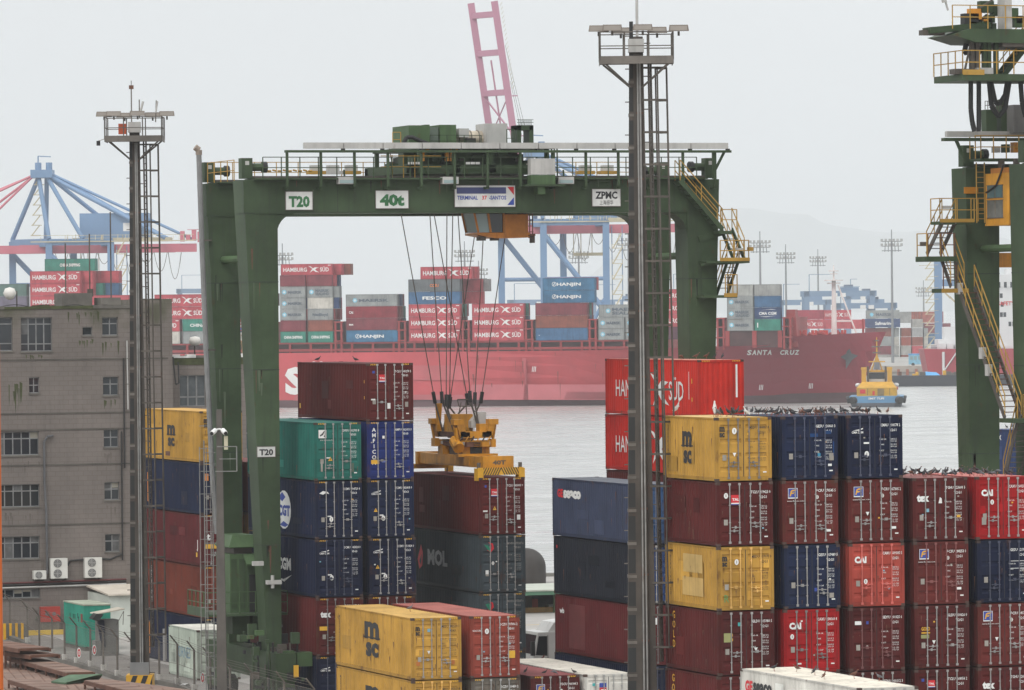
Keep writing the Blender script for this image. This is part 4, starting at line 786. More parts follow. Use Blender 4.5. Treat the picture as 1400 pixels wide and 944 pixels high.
for x in (a.x+.1, a.x+1.2): q = MB(); q.box(x, y0, zl-.9, x+.9, y0+2, zl, GREEN); wob(q, 'drive_box', crane)
for i in range(40):
    x = rnd.uniform(a.x-.4, b.x+1.0); y = rnd.uniform(FY-2.3, FY+1.2); z = rnd.uniform(.9, zl-.4); s = rnd.uniform(.12, .45)
    q = MB(); q.box(x, y, z, x+s, y+s*rnd.uniform(.5, 1.5), z+s*rnd.uniform(.5, 1.8), rnd.choice((GREEN, GREEN, GREENL, DARK, STEELD, GREENL))); wob(q, 'drive_box', crane)
for i in range(9):
    x = rnd.uniform(a.x, b.x+1); y = rnd.uniform(FY-2.3, FY-.3); q = MB(); q.bar((x, y, .6), (x+rnd.uniform(-.2, .2), y, 3.6), .05, 5, rnd.choice((GREEN, STEELD, DARK))); wob(q, 'drive_pipe', crane)
q = MB(); q.box(a.x+1.4, FY-2.0, 1.2, a.x+2.0, FY-1.5, 3.2, GREENL); wob(q, 'drive_box', crane); q = MB(); q.box(b.x+.7, FY-1.9, 2.4, b.x+1.5, FY-1.2, 3.1, GREENL); wob(q, 'drive_unit', crane); q = MB(); q.box(b.x+.4, FY-2.35, 1.9, b.x+.65, FY-2.3, 2.5, YELL); wob(q, 'yellow_plate', crane)
q = MB(); p = at(372, 799, FY-.2); q.box(p.x-.3, FY-.4, p.z, p.x+.45, FY-.05, p.z+.2, GREYB); q.bar((p.x, FY-.3, p.z-.2), (p.x, FY-.3, p.z+.45), .09, 6, GREYB); wob(q, 'floodlight', crane)
q = MB(); p = at(352, 771, FY-.2); q.box(p.x-.25, FY-.3, p.z-.1, p.x+.3, FY-.05, p.z+.12, GREYB); wob(q, 'floodlight', crane)
# ---- spreader and hoist ropes
SX0, SX1, SY0, SY1 = 83.03, 85.47, 249.5, 261.69; SXm = (SX0+SX1)/2; SYm = (SY0+SY1)/2; zs = 4*(HC+.02)+.02
sp = thing('container_spreader', 'yellow container spreader hanging on ropes, locked on a maroon container', 'spreader', (SXm, SYm, zs))
SPY = mat('spreader_yellow', (.5, .22, .012), .5, 0, .25, 1.1, .4, .5); HZY = mat('hazard_yellow', (.62, .33, .02), .5, 0, .15, 2, .1)
q = MB()
for x in (SXm-.72, SXm+.42): q.box(x, SY0+1.0, zs+.42, x+.3, SY1-1.0, zs+.98, SPY)
q.box(SXm-.75, SYm-3.2, zs+.5, SXm+.75, SYm+3.2, zs+.9, SPY)
q.box(SXm-.82, SY0+.5, zs+.36, SXm+.82, SY0+.9, zs+1.02, SPY); q.box(SXm-.82, SY1-.9, zs+.36, SXm+.82, SY1-.5, zs+1.02, SPY)
q.text('ZPMC', (SXm-.725, SYm-.3, zs+.53), (0, -1, 0), (0, 0, 1), .34, BLACK, w=1.5, off=.05)
q.text('40T', (SXm-.3, SY0+.496, zs+.6), (1, 0, 0), (0, 0, 1), .22, STEELD, w=.7, off=.05)
wob(q, 'spreader_beam', sp)
for yy, f in ((SY0+.12, 1), (SY1-.5, 0)):
    q = MB(); q.box(SX0+.02, yy, zs+.12, SX1-.02, yy+.42, zs+.36, HZY)
    for x in (SX0-.03, SX1-.27):
        q.box(x, yy-.1, zs-.2, x+.3, yy+.5, zs+.42, HZY); q.bar((x+.15, yy+.2, zs-.02), (x+.15, yy+.2, zs+.7), .1, 8, STEELD)
    if f:
        z0, z1 = zs+.08, zs+.46; q.box(SX0+.02, yy-.03, z0, SX1-.02, yy, z1, HZY)
        for i in range(18):
            x = SX0+.1+i*.13; s = .2 if x < SXm else -.2
            if abs(x-SXm) > .12 and SX0 < x+s < SX1-.02: q.poly([(x, yy-.034, z0), (x+.06, yy-.034, z0), (x+.06+s, yy-.034, z1), (x+s, yy-.034, z1)], BLACK)
    wob(q, 'end_beam', sp)
zh = zs+1.0
SK = .56
q = MB(); bx = lambda x0, y0, z0, x1, y1, z1, m: q.box(SXm+x0*SK, SYm+y0, z0, SXm+x1*SK, SYm+y1, z1, m)
for y in (-2.0, 1.2):
    for x in (-1.3, .6): bx(x, y, zh-.1, x+.75, y+.8, zh+.42, SPY)
bx(-1.9, -2.4, zh-.08, 1.9, -1.9, zh+.06, SPY); bx(-.9, -1.0, zh-.05, .8, .8, zh+.45, STEELD); bx(-.5, -2.02, zh+.08, .6, -1.98, zh+.36, DARK)
for y in (-2.05, 1.55):
    bx(-1.75, y, zh+.42, 1.75, y+.5, zh+.74, SPY)
    for e_ in (-1.9, 1.45): bx(e_, y-.05, zh+.38, e_+.45, y+.55, zh+.8, SPY)
    for i in range(3): bx(-.7, y-.03, zh+.47+i*.08, .8, y, zh+.51+i*.08, DARK)
    for x in (-1.3, 1.05): bx(x, y-.04, zh+.5, x+.3, y, zh+.66, GREYB)
bx(-1.1, -2.4, zh+.42, -.4, 2.4, zh+.66, RUSTY); bx(.4, -2.4, zh+.42, 1.1, 2.4, zh+.66, SPY)
q.bar((SXm-1.0, SYm-2.3, zh+.35), (SXm-1.0, SYm-1.6, zh+.75), .3, 9, SPY); q.bar((SXm-.95, SYm-2.1, zh+.4), (SXm-1.1, SYm-2.1, zh+1.4), .09, 7, SPY)
for i in range(6): q.bar((SXm-.9+i*.3, SYm-2.2, zh+.72), (SXm-.75+i*.3, SYm-2.2, zh+.95), .035, 5, (DARK, SPY)[i % 2])
wob(q, 'rotator_frame', sp)
zk = zh+.86
q = MB()
for y in (-2.1, 1.6):
    bx(-1.5, y, zk, 1.5, y+.5, zk+.34, SPY)
    for s_ in (-1, 1):
        X = lambda a: SXm+s_*a*SK
        q.prism([V((X(.9), SYm+y, zk+.1)), V((X(1.5), SYm+y, zk)), V((X(1.85), SYm+y, zk+.72)), V((X(1.2), SYm+y, zk+.72))], (0, .5, 0), SPY)
        a_, b_x = sorted((X(1.25), X(2.15))); q.box(a_, SYm+y-.03, zk+.68, b_x, SYm+y+.53, zk+.96, SPY); q.bar((X(2.0), SYm+y+.25, zk+.7), (X(1.75), SYm+y+.25, zh+.75), .07, 7, SPY)
bx(-1.4, -2.1, zk+.05, -.6, 2.1, zk+.3, RUSTY); bx(.6, -2.1, zk+.05, 1.4, 2.1, zk+.3, SPY); bx(-.6, -1.6, zk-.05, .6, 1.6, zk+.2, STEELD)
bx(-1.3, -.4, zk+.3, .7, .9, zk+1.2, SPY); bx(.4, -2.0, zk+.34, 1.2, -1.4, zk+.72, SPY)
q.prism([V((SXm+.15, SYm-.9, zk+.5)), V((SXm+.95, SYm-.9, zk+.5)), V((SXm+.95, SYm-.9, zk+1.3)), V((SXm+.6, SYm-.9, zk+1.3)), V((SXm+.15, SYm-.9, zk+.85))], (0, .8, 0), GREYB)
q.box(SXm-1.0, SYm+1.3, zk+.3, SXm-.7, SYm+1.6, zk+.65, SPY); q.bar((SXm-.85, SYm+1.45, zk+.6), (SXm-.85, SYm+1.45, zk+1.75), .11, 8, SPY, .2)
q.path([(SXm-.3, SYm, zk+1.95), (SXm+.5, SYm, zk+1.95), (SXm+.42, SYm, zk+1.6), (SXm-.22, SYm, zk+1.6), (SXm-.3, SYm, zk+1.95)], .03, 5, STEELD)
for x0_, x1_ in ((-.1, -.25), (.15, .2), (.3, .75)): q.bar((SXm+x0_, SYm, zk+1.8), (SXm+x1_, SYm, zk+1.15), .03, 4, STEELD)
for i in range(16): x = -1.0+.13*i; q.bar((SXm+x, SYm-.45, zk+.3), (SXm+x, SYm-.45, zk+.55), .02, 4, YRAIL)
wob(q, 'headblock', sp)
ropes = [((548, 291), (594, 549), 1.4), ((588, 291), (604, 549), 1.0), ((593, 291), (612, 552), -1), ((611, 291), (612, 552), -1.2), ((619, 291), (611, 552), -1.2), ((626, 291), (640, 550), 1.2), ((657, 291), (648, 548), -1.0), ((660, 320), (615, 556), .5), ((602, 291), (641, 552), 1.5), ((672, 320), (656, 550), -1.4)]
ropes = [((548, 291), (594.5, 549)), ((587.5, 291), (604.5, 549)), ((593, 291), (640, 551)), ((611, 291), (610, 553)), ((619, 291), (614.5, 553)), ((626, 291), (643, 548)), ((650, 315), (614, 556)), ((661, 318), (649, 550)), ((691, 320), (657.5, 549))]
for i, (a, b) in enumerate(ropes):
    yy = SYm+(-1.6 if i % 2 else 1.6)*.6; p0 = at(*a, SYm+.0); p1 = at(*b, yy); d = (p0-p1).normalized(); k = (zd-p1.z)/d.z
    q = MB(); q.bar(p1, p1+d*k, .026, 5, STEELD); q.bar(p1+d*-.1, p1+d*.5, .1, 7, DARK); q.bar(p1, V((SXm+(-.8 if i < 5 else .55), yy, zk+.3)), .05, 5, STEELD)
    wob(q, 'hoist_rope', crane)
# ---- the second gantry, cut by the frame
F2 = 225.0; x20 = at(1308, 400, F2+8.2).x
cr2 = thing('gantry_crane', 'green gantry crane with orange cab and zigzag yellow-railed stairs, by the frame edge', 'gantry crane', (x20+12, F2+4, 0))
gantry(cr2, x20, x20+25.5, F2, .15)
T = lambda u, v, Y=F2+7: at(u, v, Y)
q = MB(); a = T(1294, 186, F2+6.4); q.box(a.x, F2+6.3, a.z-.05, a.x+24, F2+6.6, a.z+.22, GREYB); q.box(a.x-.15, F2+6.2, a.z-.25, a.x+24, F2+6.7, a.z-.1, GREEN); q.beam((a.x+.5, F2+6.4, a.z-.2), (a.x+1.0, F2+6.4, a.z-1.3), .12, .14, GREEN); wob(q, 'cable_trough', cr2)
a = T(1325, 218); q = MB(); q.box(a.x, F2+5.6, a.z-.12, a.x+6, F2+6.9, a.z, GREEN); q.rail([(a.x, F2+6.9, a.z), (a.x, F2+5.6, a.z), (a.x+6, F2+5.6, a.z)], 1.1, .7, .032, YRAIL)
for i in range(5): q.box(a.x+1+i*.5, F2+6.2, a.z+.3, a.x+1.3+i*.5, F2+6.6, a.z+.6+.1*(i % 3), (GREYB, GREEN, ORANGE, GREEN, STEELD)[i])
wob(q, 'platform', cr2)
q = MB(); p0, p1 = T(1344, 183), T(1372, 145); q.box(p0.x, F2+6.6, p0.z, p1.x-.55, F2+7.2, p1.z-.2, GREEN); q.box(p1.x-.3, F2+6.6, p0.z, p1.x, F2+7.2, p1.z+.3, GREEN)
q.rail([(p0.x-.1, F2+6.5, p1.z-.2), (p1.x-.2, F2+6.5, p1.z-.2)], .4, .15, .02, STEELD); wob(q, 'cable_frame', cr2)
q = MB(); p0, p1 = T(1372, 183), T(1412, 145); q.box(p0.x, F2+5.8, p0.z, p1.x+.5, F2+8, p1.z, mat('dull_cabinet', (.17, .165, .16), .5, .1, .2, .8, .2, .3)); wob(q, 'grey_cabinet', cr2)
# cab: its glazed end looks along the girder
cy0 = F2+3.3; e0 = at(1380, 305, cy0); e1 = at(1378, 236, cy0); cxl = e0.x; cy1 = cy0+2.75
ORC = mat('bright_cab_orange', (.58, .27, .03), .5, 0, .2, .9, .3, .4, spec=.15)
q = MB(); q.box(cxl, cy0, e0.z, cxl+1.9, cy1, e1.z, ORC); q.box(cxl-.03, cy0-.03, e0.z-.1, cxl+1.95, cy1+.03, e0.z, ORC); q.box(cxl+.1, cy0+.3, e1.z, cxl+1.5, cy1-.4, e1.z+.25, CABO)
for i in range(5): q.box(cxl+.1, cy0-.14, e0.z+.1+i*.5, cxl+.85, cy0-.1, e0.z+.15+i*.5, CABO)
for x in (cxl+.12, cxl+.8): q.bar((x, cy0-.12, e0.z-.1), (x, cy0-.12, e1.z+.3), .035, 4, CABO)
for y in (cy0+.5, cy1-.5): q.box(cxl+.5, y-.12, e1.z, cxl+.74, y+.12, zb+2, STEELD)
q.path([(cxl-.05, cy1-.2, e1.z-.9), (cxl-.06, cy0+1.4, e1.z-.6), (cxl-.06, cy0+.9, e1.z-.1), (cxl, cy0+.6, e1.z+.4)], .05, 5, DARK)
cab = wob(q, 'operator_cab', cr2); hh = e1.z-e0.z
for f0, f1, z0_, z1_, mm in ((.08, .40, .52, .77, 'cab_glass'), (.42, .74, .52, .77, 'cab_glass'), (.08, .40, .12, .47, 'cab_glass_low'), (.42, .74, .12, .47, 'cab_glass_low')):
    q = MB(); ya, yb = cy1-f0*2.75, cy1-f1*2.75; q.box(cxl-.02, yb, e0.z+z0_*hh, cxl+.02, ya, e0.z+z1_*hh, mat('cab_glass', (.08, .13, .14), .1, 0, .2, 2) if mm == 'cab_glass' else mat('cab_glass_low', (.12, .12, .11), .15, 0, .3, 2))
    for z in (z0_, z1_): q.box(cxl-.03, yb-.04, e0.z+z*hh-.04, cxl, ya+.04, e0.z+z*hh, STEELD)
    wob(q, 'window_pane', cab)
q = MB(); p0, p1 = T(1318, 265, F2+6.95), T(1337, 256, F2+6.95); q.box(p0.x, F2+6.93, p0.z, p1.x, F2+6.97, p1.z, ORANGE); wob(q, 'orange_plate', cr2)
# stairs, upper to lower
SY = F2+6.0; wv = V((0, .8, 0)); S = lambda u, v: at(u, v, SY)
q = MB(); a, b = S(1284, 303), S(1331, 303); q.box(a.x, SY-.1, a.z-.15, b.x, SY+1, a.z, GREEN); q.rail([(b.x, SY-.1, a.z), (a.x, SY-.1, a.z), (a.x, SY+1, a.z)], 1.1, .75, .032, YRAIL); q.box(a.x, SY-.13, a.z-.05, b.x, SY-.1, a.z+.12, YRAIL); q.box(a.x+.2, SY-.05, a.z+.6, a.x+.6, SY+.2, a.z+.75, GREYB); q.rail([(b.x+.1, SY+.5, a.z), (b.x+1.2, SY+.5, a.z)], 1.1, .4, .032, YRAIL); wob(q, 'platform', cr2)
q = MB(); a, b = S(1339, 305), S(1339, 222)
for dx in (0, .42): q.bar((a.x+dx, SY+.3, a.z), (a.x+dx, SY+.3, b.z), .035, 4, YRAIL)
for i in range(10): q.bar((a.x, SY+.3, a.z+.2+i*.25), (a.x+.42, SY+.3, a.z+.2+i*.25), .025, 4, YRAIL)
wob(q, 'ladder', cr2)
q = MB(); flight(q, (1288, 304), (1267, 348), SY-.1, STEELD, STEELD, YRAIL, 1.1, .7); wob(q, 'stair_flight', cr2)
q = MB(); a, b = S(1264, 351), S(1306, 351); q.box(a.x, SY-.2, a.z-.25, b.x, SY+1.1, a.z, GREEN); q.rail([(a.x+.1, SY-.2, a.z), (b.x-.1, SY-.2, a.z)], 1.1, .9, .032, RUSTY); q.rail([(a.x+.05, SY+1, a.z), (a.x+.05, SY-.2, a.z)], 1.1, .9, .032, YRAIL); q.box(a.x-.2, SY-.1, a.z+.5, a.x+.1, SY+.1, a.z+.7, STEELD); wob(q, 'platform', cr2)
q = MB(); flight(q, (1286, 352), (1300, 392), SY+.9, STEELD, STEELD, YRAIL, 1.1, .7); wob(q, 'stair_flight', cr2)
q = MB(); a, b = S(1285, 395), S(1322, 395); q.box(a.x, SY-.2, a.z-.2, b.x, SY+1, a.z, GREEN); q.box(a.x, SY-.23, a.z-.2, b.x, SY-.2, a.z, YRAIL); q.rail([(a.x+.1, SY-.2, a.z), (S(1305, 395).x, SY-.2, a.z)], 1.1, .6, .032, RUSTY); wob(q, 'platform', cr2)
q = MB(); fa, fb = flight(q, (1310, 394), (1374, 572), SY, STEELD, RUSTY, YRAIL, 1.1, .85)
for f in (.05, .55, .68): p = fa.lerp(fb, f); q.box(p.x-.12, p.y-.05, p.z, p.x+.12, p.y+.3, p.z+.55, GREYB)
wob(q, 'stair_flight', cr2)
q = MB(); q.box(fb.x-.3, fb.y-1.6, fb.z-.2, fb.x+3, fb.y+.05, fb.z, GREEN); q.rail([(fb.x+.9, fb.y-.1, fb.z), (fb.x+.95, fb.y-1.6, fb.z), (fb.x+3, fb.y-1.6, fb.z)], 1.1, .5, .032, YRAIL); wob(q, 'platform', cr2)
q = MB(); d_ = ray(1372, 662); a = V((fb.x+.2, fb.y-1.0, fb.z-.1)); bb_ = at(1372, 662, a.x*d_.y/d_.x); stair(q, a, bb_, (.8, 0, 0), STEELD, STEELD, YRAIL, 1.1); wob(q, 'stair_flight', cr2)
q = MB(); p0, p1 = at(1357, 366, F2+10), at(1396, 346, F2+10); q.box(p0.x, F2+9.6, p0.z, p1.x+6, F2+10.4, p1.z, ORANGE); q.box(p0.x-.25, F2+9.8, p0.z-.15, p0.x+.2, F2+10.2, p0.z+.1, STEELD)
for x in (p1.x+1, p1.x+5): q.bar((x, F2+10, p1.z), (x, F2+8, zb), .05, 5, STEELD)
wob(q, 'lifting_beam', cr2)
# raised trolley deck of the second crane
U = lambda u, v, Y=F2+2: at(u, v, Y)
q = MB(); a, b = U(1300, 112), U(1300, 103); x0_, x1_ = a.x, a.x+14; y0, y1 = F2+.6, F2+4
q.box(x0_, y0, a.z, x1_, y1, b.z, GREEN); q.box(x0_, y0-.03, b.z-.05, x0_+1.1, y0, b.z+.2, YRAIL); q.box(x0_-.25, y0+.3, b.z, x0_+.5, y0+1.0, b.z+.25, STEELD)
q.rail([(x0_, y1, b.z), (x0_, y0, b.z), (x1_, y0, b.z)], 1.1, .85, .032, YRAIL); q.bar((U(1306, 102).x, y0+.4, b.z), (U(1316, 58).x, y0+.4, U(1316, 58).z), .06, 5, STEELD)
q.box(U(1322, 100).x, y0+.2, b.z, U(1344, 100).x, y0+1.2, b.z+.3, GREYB)
for u in (1318, 1325, 1335, 1341, 1351): p = U(u, 60); q.box(p.x-.09, y0+.4, b.z, p.x+.09, y0+.65, p.z, GREEN if u > 1330 else STEELD)
q.box(x1_-3, y0, zt, x1_-2.4, y1, a.z, GREEN)
xs_ = [x0_+6.5, x0_+9.5]
for x in xs_:
    for y in (y0+.1, y1-.4): q.box(x, y, zt, x+.3, y+.3, a.z, GREEN)
deck = wob(q, 'trolley_deck', cr2)
q = MB(); c0 = U(1287, 45); zt_ = U(1340, 42).z; q.box(U(1255, 46).x, y0+.8, U(1255, 49).z, U(1285, 46).x, y0+1.3, U(1255, 42).z, STEELD); q.beam((U(1262, 45).x, y0+1, U(1262, 43).z), (U(1345, 35).x, y0+1, U(1345, 36).z), .9, .3, GREEN)
q.prism([V((U(1286, 44).x, y0, U(1286, 50).z)), V((U(1318, 58).x, y0, U(1318, 60).z)), V((x1_, y0, U(1318, 66).z)), V((x1_, y0, zt_)), V((U(1310, 42).x, y0, zt_))], (0, 3, 0), GREEN)
q.rail([(U(1286, 40).x, y0, zt_), (x1_, y0, zt_)], 1.1, .9, .03, YRAIL)
q.bar((U(1280, 18).x, y0, U(1280, 17).z), (U(1276, 3).x, y0, U(1276, 3).z), .05, 5, GREYB); q.bar((U(1275, 6).x, y0, U(1275, 6).z), (U(1274, 1).x, y0, U(1274, 1).z), .12, 6, GREYB)
rnd = random.Random(4)
for i in range(22): x = rnd.uniform(U(1312, 30).x, U(1400, 30).x+1); z = zt_+rnd.uniform(0, 1.0); s = rnd.uniform(.2, .5); q.box(x, y0+1, z-.1, x+s*1.5, y0+1+s, z+s, rnd.choice((GREEN, GREENL, GREEN, DARK, ORANGE)))
q.path([U(u, v) for u, v in ((1350, 22), (1340, 30), (1330, 42), (1322, 54), (1319, 70), (1322, 74), (1328, 70))], .13, 7, DARK); q.path([U(u, v) for u, v in ((1352, 24), (1340, 34), (1332, 46), (1326, 60), (1330, 72), (1338, 74), (1344, 64))], .1, 7, DARK)
q.box(U(1358, 25).x, y0+.1, zt_, U(1368, 25).x, y0+.9, zt_+2.2, GREYB); q.beam((U(1330, 12).x, y0+.5, U(1330, 12).z), (U(1352, 0).x, y0+.5, U(1352, -2).z), .08, .08, STEELD)
q.box(U(1355, 42).x, y0+.1, U(1355, 66).z, x1_-.5, y1-.3, U(1355, 36).z-.3, STEELD)
wob(q, 'upper_deck', cr2)
q = MB(); stair(q, U(1372, 104), U(1408, 58), (0, .8, 0), GREEN, GREEN, YRAIL, 1.1); wob(q, 'stair_flight', cr2)
for pts in (((1327, 112), (1327, 150), (1329, 168), (1332, 180)), ((1338, 112), (1338, 150), (1338, 180)), ((1352, 112), (1355, 145), (1365, 160), (1374, 150), (1380, 112)), ((1354, 112), (1360, 140), (1366, 143), (1374, 130), (1377, 112)), ((1395, 112), (1397, 140), (1402, 160))):
    q = MB(); q.path([U(u, v) for u, v in pts], .11, 7, DARK); q.path([U(u+2.5, v-2) for u, v in pts], .04, 5, STEELD); wob(q, 'festoon_cable', cr2)
# ------------------------------------------------------------------ light masts
CONCM = mat('mast_concrete', (.066, .055, .046), .85, 0, .35, .5, .3, .6)
LAMPC = mat('lamp_housing', (.17, .14, .115), .5, .1, .25, 2, .3)
def light_mast(label, x, y, htop, zplat, w0, w1, cage_z0, extra):
    t = thing('light_mast', label, 'light mast', (x, y, 0), -YAW)
    q = MB(); b, tp = w0/2, w1/2
    q.hexa([(-b, -b*.7, 0), (b*.35, -b*.7, 0), (b*.35, b*.7, 0), (-b, b*.7, 0)], [(-tp, -tp*.7, htop), (tp*.45, -tp*.7, htop), (tp*.45, tp*.7, htop), (-tp, tp*.7, htop)], CONCM)
    q.hexa([(b*.35, -b*.5, 0), (b, -b*.5, 0), (b, b*.5, 0), (b*.35, b*.5, 0)], [(tp*.45, -tp*.5, htop), (tp, -tp*.5, htop), (tp, tp*.5, htop), (tp*.45, tp*.5, htop)], CONCM)
    q.obj('post', t)
    n = int(htop/1.36)
    for i in range(n):
        q = MB(); z = .8+i*1.36; f = z/htop; wb = b*(1-f)+tp*f
        q.box(-wb-.02, -wb*.7-.03, z, -wb*.35, wb*.7+.02, z+.12, STEELM)
        q.poly([(-wb*.97, -wb*.7-.004, z+.2), (-wb*.42, -wb*.7-.004, z+.2), (-wb*.42, -wb*.7-.004, z+1.2), (-wb*.97, -wb*.7-.004, z+1.2)], DARK); q.bar((-wb-.16, -wb*.5, z+.6), (-wb+.05, -wb*.5, z+.6), .03, 4, STEELM); q.bar((wb-.05, -wb*.4, z+.3), (wb+.3, -.1, z+.3), .03, 4, STEELD); q.obj('bracket', t)
    for dx in (.12, .34):
        q = MB(); q.bar((b*dx, -b*.72-.06, .3), (tp*dx*1.5, -tp*.72-.05, htop-.8), .042, 6, mat('conduit_grey', (.24, .235, .225), .6, .1, .25, 2, .25))
        for i in range(0, n, 2):
            z = .9+i*1.36; f = z/htop; q.box(b*dx*(1-f)+tp*dx*1.5*f-.07, -b*.72*(1-f)-tp*.72*f-.05, z, b*dx*(1-f)+tp*dx*1.5*f+.1, -b*.6*(1-f)-tp*.6*f, z+.08, RUSTY)
        q.obj('conduit', t)
    q = MB(); lx = b+.12                                         # ladder with back guard
    for s in (0, .34): q.bar((lx+s*.3+.0, -.15+s, cage_z0), (tp+.22+s*.3, -.15+s, zplat), .045, 4, STEELD)
    k = int((zplat-cage_z0)/.3)
    for i in range(k): z = cage_z0+i*.3; f = (z-cage_z0)/(zplat-cage_z0); xx = lx*(1-f)+(tp+.22)*f; q.bar((xx, -.15, z), (xx+.1, .19, z), .034, 4, STEELD)
    q.obj('ladder', t)
    q = MB(); k = int((zplat-cage_z0)/1.36)
    pts = lambda f: [(lx*(1-f)+(tp+.22)*f, -.35), (lx*(1-f)+(tp+.22)*f+.35, -.45), (lx*(1-f)+(tp+.22)*f+.75, -.15), (lx*(1-f)+(tp+.22)*f+.75, .25), (lx*(1-f)+(tp+.22)*f+.3, .45)]
    for i in range(k+1):
        z = cage_z0+.6+i*(zplat-cage_z0-.8)/k; f = (z-cage_z0)/(zplat-cage_z0); P_ = pts(f); g0 = P_[0]
        for a, c in zip(P_, P_[1:]): q.beam((a[0], a[1], z), (c[0], c[1], z), .035, .085, STEELD)
        q.beam((g0[0]-.3, g0[1], z), (g0[0], g0[1], z), .035, .085, STEELD)
    for j in range(1, 5): q.bar((*pts(0)[j], cage_z0+.6), (*pts(1)[j], zplat-.2), .034, 4, STEELD)
    q.obj('ladder_cage', t)
    q = MB(); W_ = 1.5; D_ = 1.1                                  # platform on struts
    q.box(-W_, -D_, zplat, W_, D_, zplat+.12, STEELM); q.box(-W_, -D_-.02, zplat-.06, W_, -D_, zplat+.26, STEELM); q.box(-W_-.02, -D_, zplat-.06, -W_, D_, zplat+.26, STEELM); q.box(W_, -D_, zplat-.06, W_+.02, D_, zplat+.26, STEELM)
    for sx in (-1, 1):
        for sy in (-1, 1): q.bar((sx*W_*.9, sy*D_*.9, zplat), (sx*tp*.8, sy*tp*.6, zplat-1.0), .045, 5, STEELM)
    c4 = [(-W_, -D_, zplat+.1), (W_, -D_, zplat+.1), (W_, D_, zplat+.1), (-W_, D_, zplat+.1), (-W_, -D_, zplat+.1)]
    q.rail(c4, 1.15, .95, .03, STEELM); q.obj('platform', t)
    for (lx_, ly_, rz, tilt) in ((-1.55, -.7, 1, 0), (-1.0, -1.15, 0, 0), (.25, -1.2, 0, 0), (.9, .9, 0, 0), (1.75, -.5, 0, 0), (-.6, 1.1, 0, 0)):
        q = MB(); z = zplat+1.28; q.hexa([(lx_-.42, ly_-.22, z), (lx_+.42, ly_-.22, z), (lx_+.36, ly_+.2, z+.02), (lx_-.36, ly_+.2, z+.02)], [(lx_-.38, ly_-.18, z+.26), (lx_+.38, ly_-.18, z+.26), (lx_+.34, ly_+.14, z+.2), (lx_-.34, ly_+.14, z+.2)], LAMPC)
        q.poly([(lx_-.36, ly_-.225, z+.03), (lx_+.36, ly_-.225, z+.03), (lx_+.34, ly_-.2, z+.22), (lx_-.34, ly_-.2, z+.22)], mat('lamp_glass', (.27, .24, .21), .2, 0, .1)); q.bar((lx_, ly_, z), (lx_, ly_, zplat+1.1), .05, 5, STEELD); q.obj('floodlight', t)
    q = MB(); q.box(-.32, -.3, zplat+.45, .32, .3, zplat+1.0, GREYB); q.obj('junction_box', t)
    extra(t, zplat); return t
def ex1(t, z):
    q = MB(); q.bar((-.15, 0, z+.9), (-.15, 0, z+2.9), .035, 5, STEELM); q.box(-.27, -.05, z+2.75, -.03, .05, z+2.95, RUSTY); q.bar((-.15, 0, z+2.9), (-.15, 0, z+3.2), .02, 4, STEELM); q.obj('antenna', t)
    q = MB(); q.bar((.25, .2, z+1.2), (.25, .2, z+2.2), .03, 4, STEELM); q.bar((.3, .2, z+1.5), (.45, .2, z+2.1), .07, 6, GREYB); q.bar((1.1, .2, z+1.0), (1.15, .2, z+2.15), .03, 4, STEELM); q.bar((1.12, .2, z+1.5), (1.22, .2, z+2.1), .05, 6, GREYB); q.obj('antenna', t)
    q = MB(); q.box(-.8, -.75, z+.35, -.4, -.5, z+.9, mat('red_box', (.5, .09, .03), .5, 0, .1)); q.obj('red_box', t)
    q = MB(); q.bar((-1.5, -.9, z+.1), (-1.85, -.9, z), .03, 4, GREYB); q.bar((-1.85, -.9, z-.25), (-1.85, -.9, z), .1, 8, DARK); q.obj('camera_dome', t)
    q = MB(); q.hexa([(-.72, -.72, 0), (.72, -.72, 0), (.72, .72, 0), (-.72, .72, 0)], [(-.7, -.7, 1.0), (.7, -.7, 1.0), (.7, .7, 1.0), (-.7, .7, 1.0)], HZY)
    for i in range(-1, 3):
        x = -.7+i*.55
        if x > -.72: q.poly([(x, -.725, .03), (x+.26, -.725, .03), (min(x+.62, .7), -.712, .97), (min(x+.36, .7), -.712, .97)], BLACK)
    q.box(-.5, -.62, 1.0, .5, -.35, 1.65, mat('cabinet_grey', (.22, .22, .22), .6, 0, .2)); q.obj('base_block', t)
p = atz(192, 948, 0)
light_mast('slimmer dark light mast with a striped yellow base, beside the grey building', p.x, p.y, 29.9, 29.2, 1.0, .52, 2.5, ex1)
pm_ = atd(880, 500, 216)
def ex2(t, z):
    q = MB(); q.bar((.05, 0, z+.9), (.05, 0, z+3.6), .06, 6, GREYB); q.bar((.05, 0, z+3.6), (.05, 0, z+7), .025, 5, GREYB); q.obj('antenna', t)
    q = MB(); q.hexa([(-.9, -.9, 0), (.9, -.9, 0), (.9, .9, 0), (-.9, .9, 0)], [(-.85, -.85, 1), (.85, -.85, 1), (.85, .85, 1), (-.85, .85, 1)], HZY); q.obj('base_block', t)
light_mast('tall dark light mast standing in front of the stacks with a railed top platform', pm_.x-.2, pm_.y, 31.3, 30.2, 1.3, .56, 5.5, ex2)

# ------------------------------------------------------------------ grey building
by = atz(60, 868, 0).y; BY = by+.6
wallm = mat('building_render', (.165, .142, .128), .85, 0, .16, .22, 0, .25)
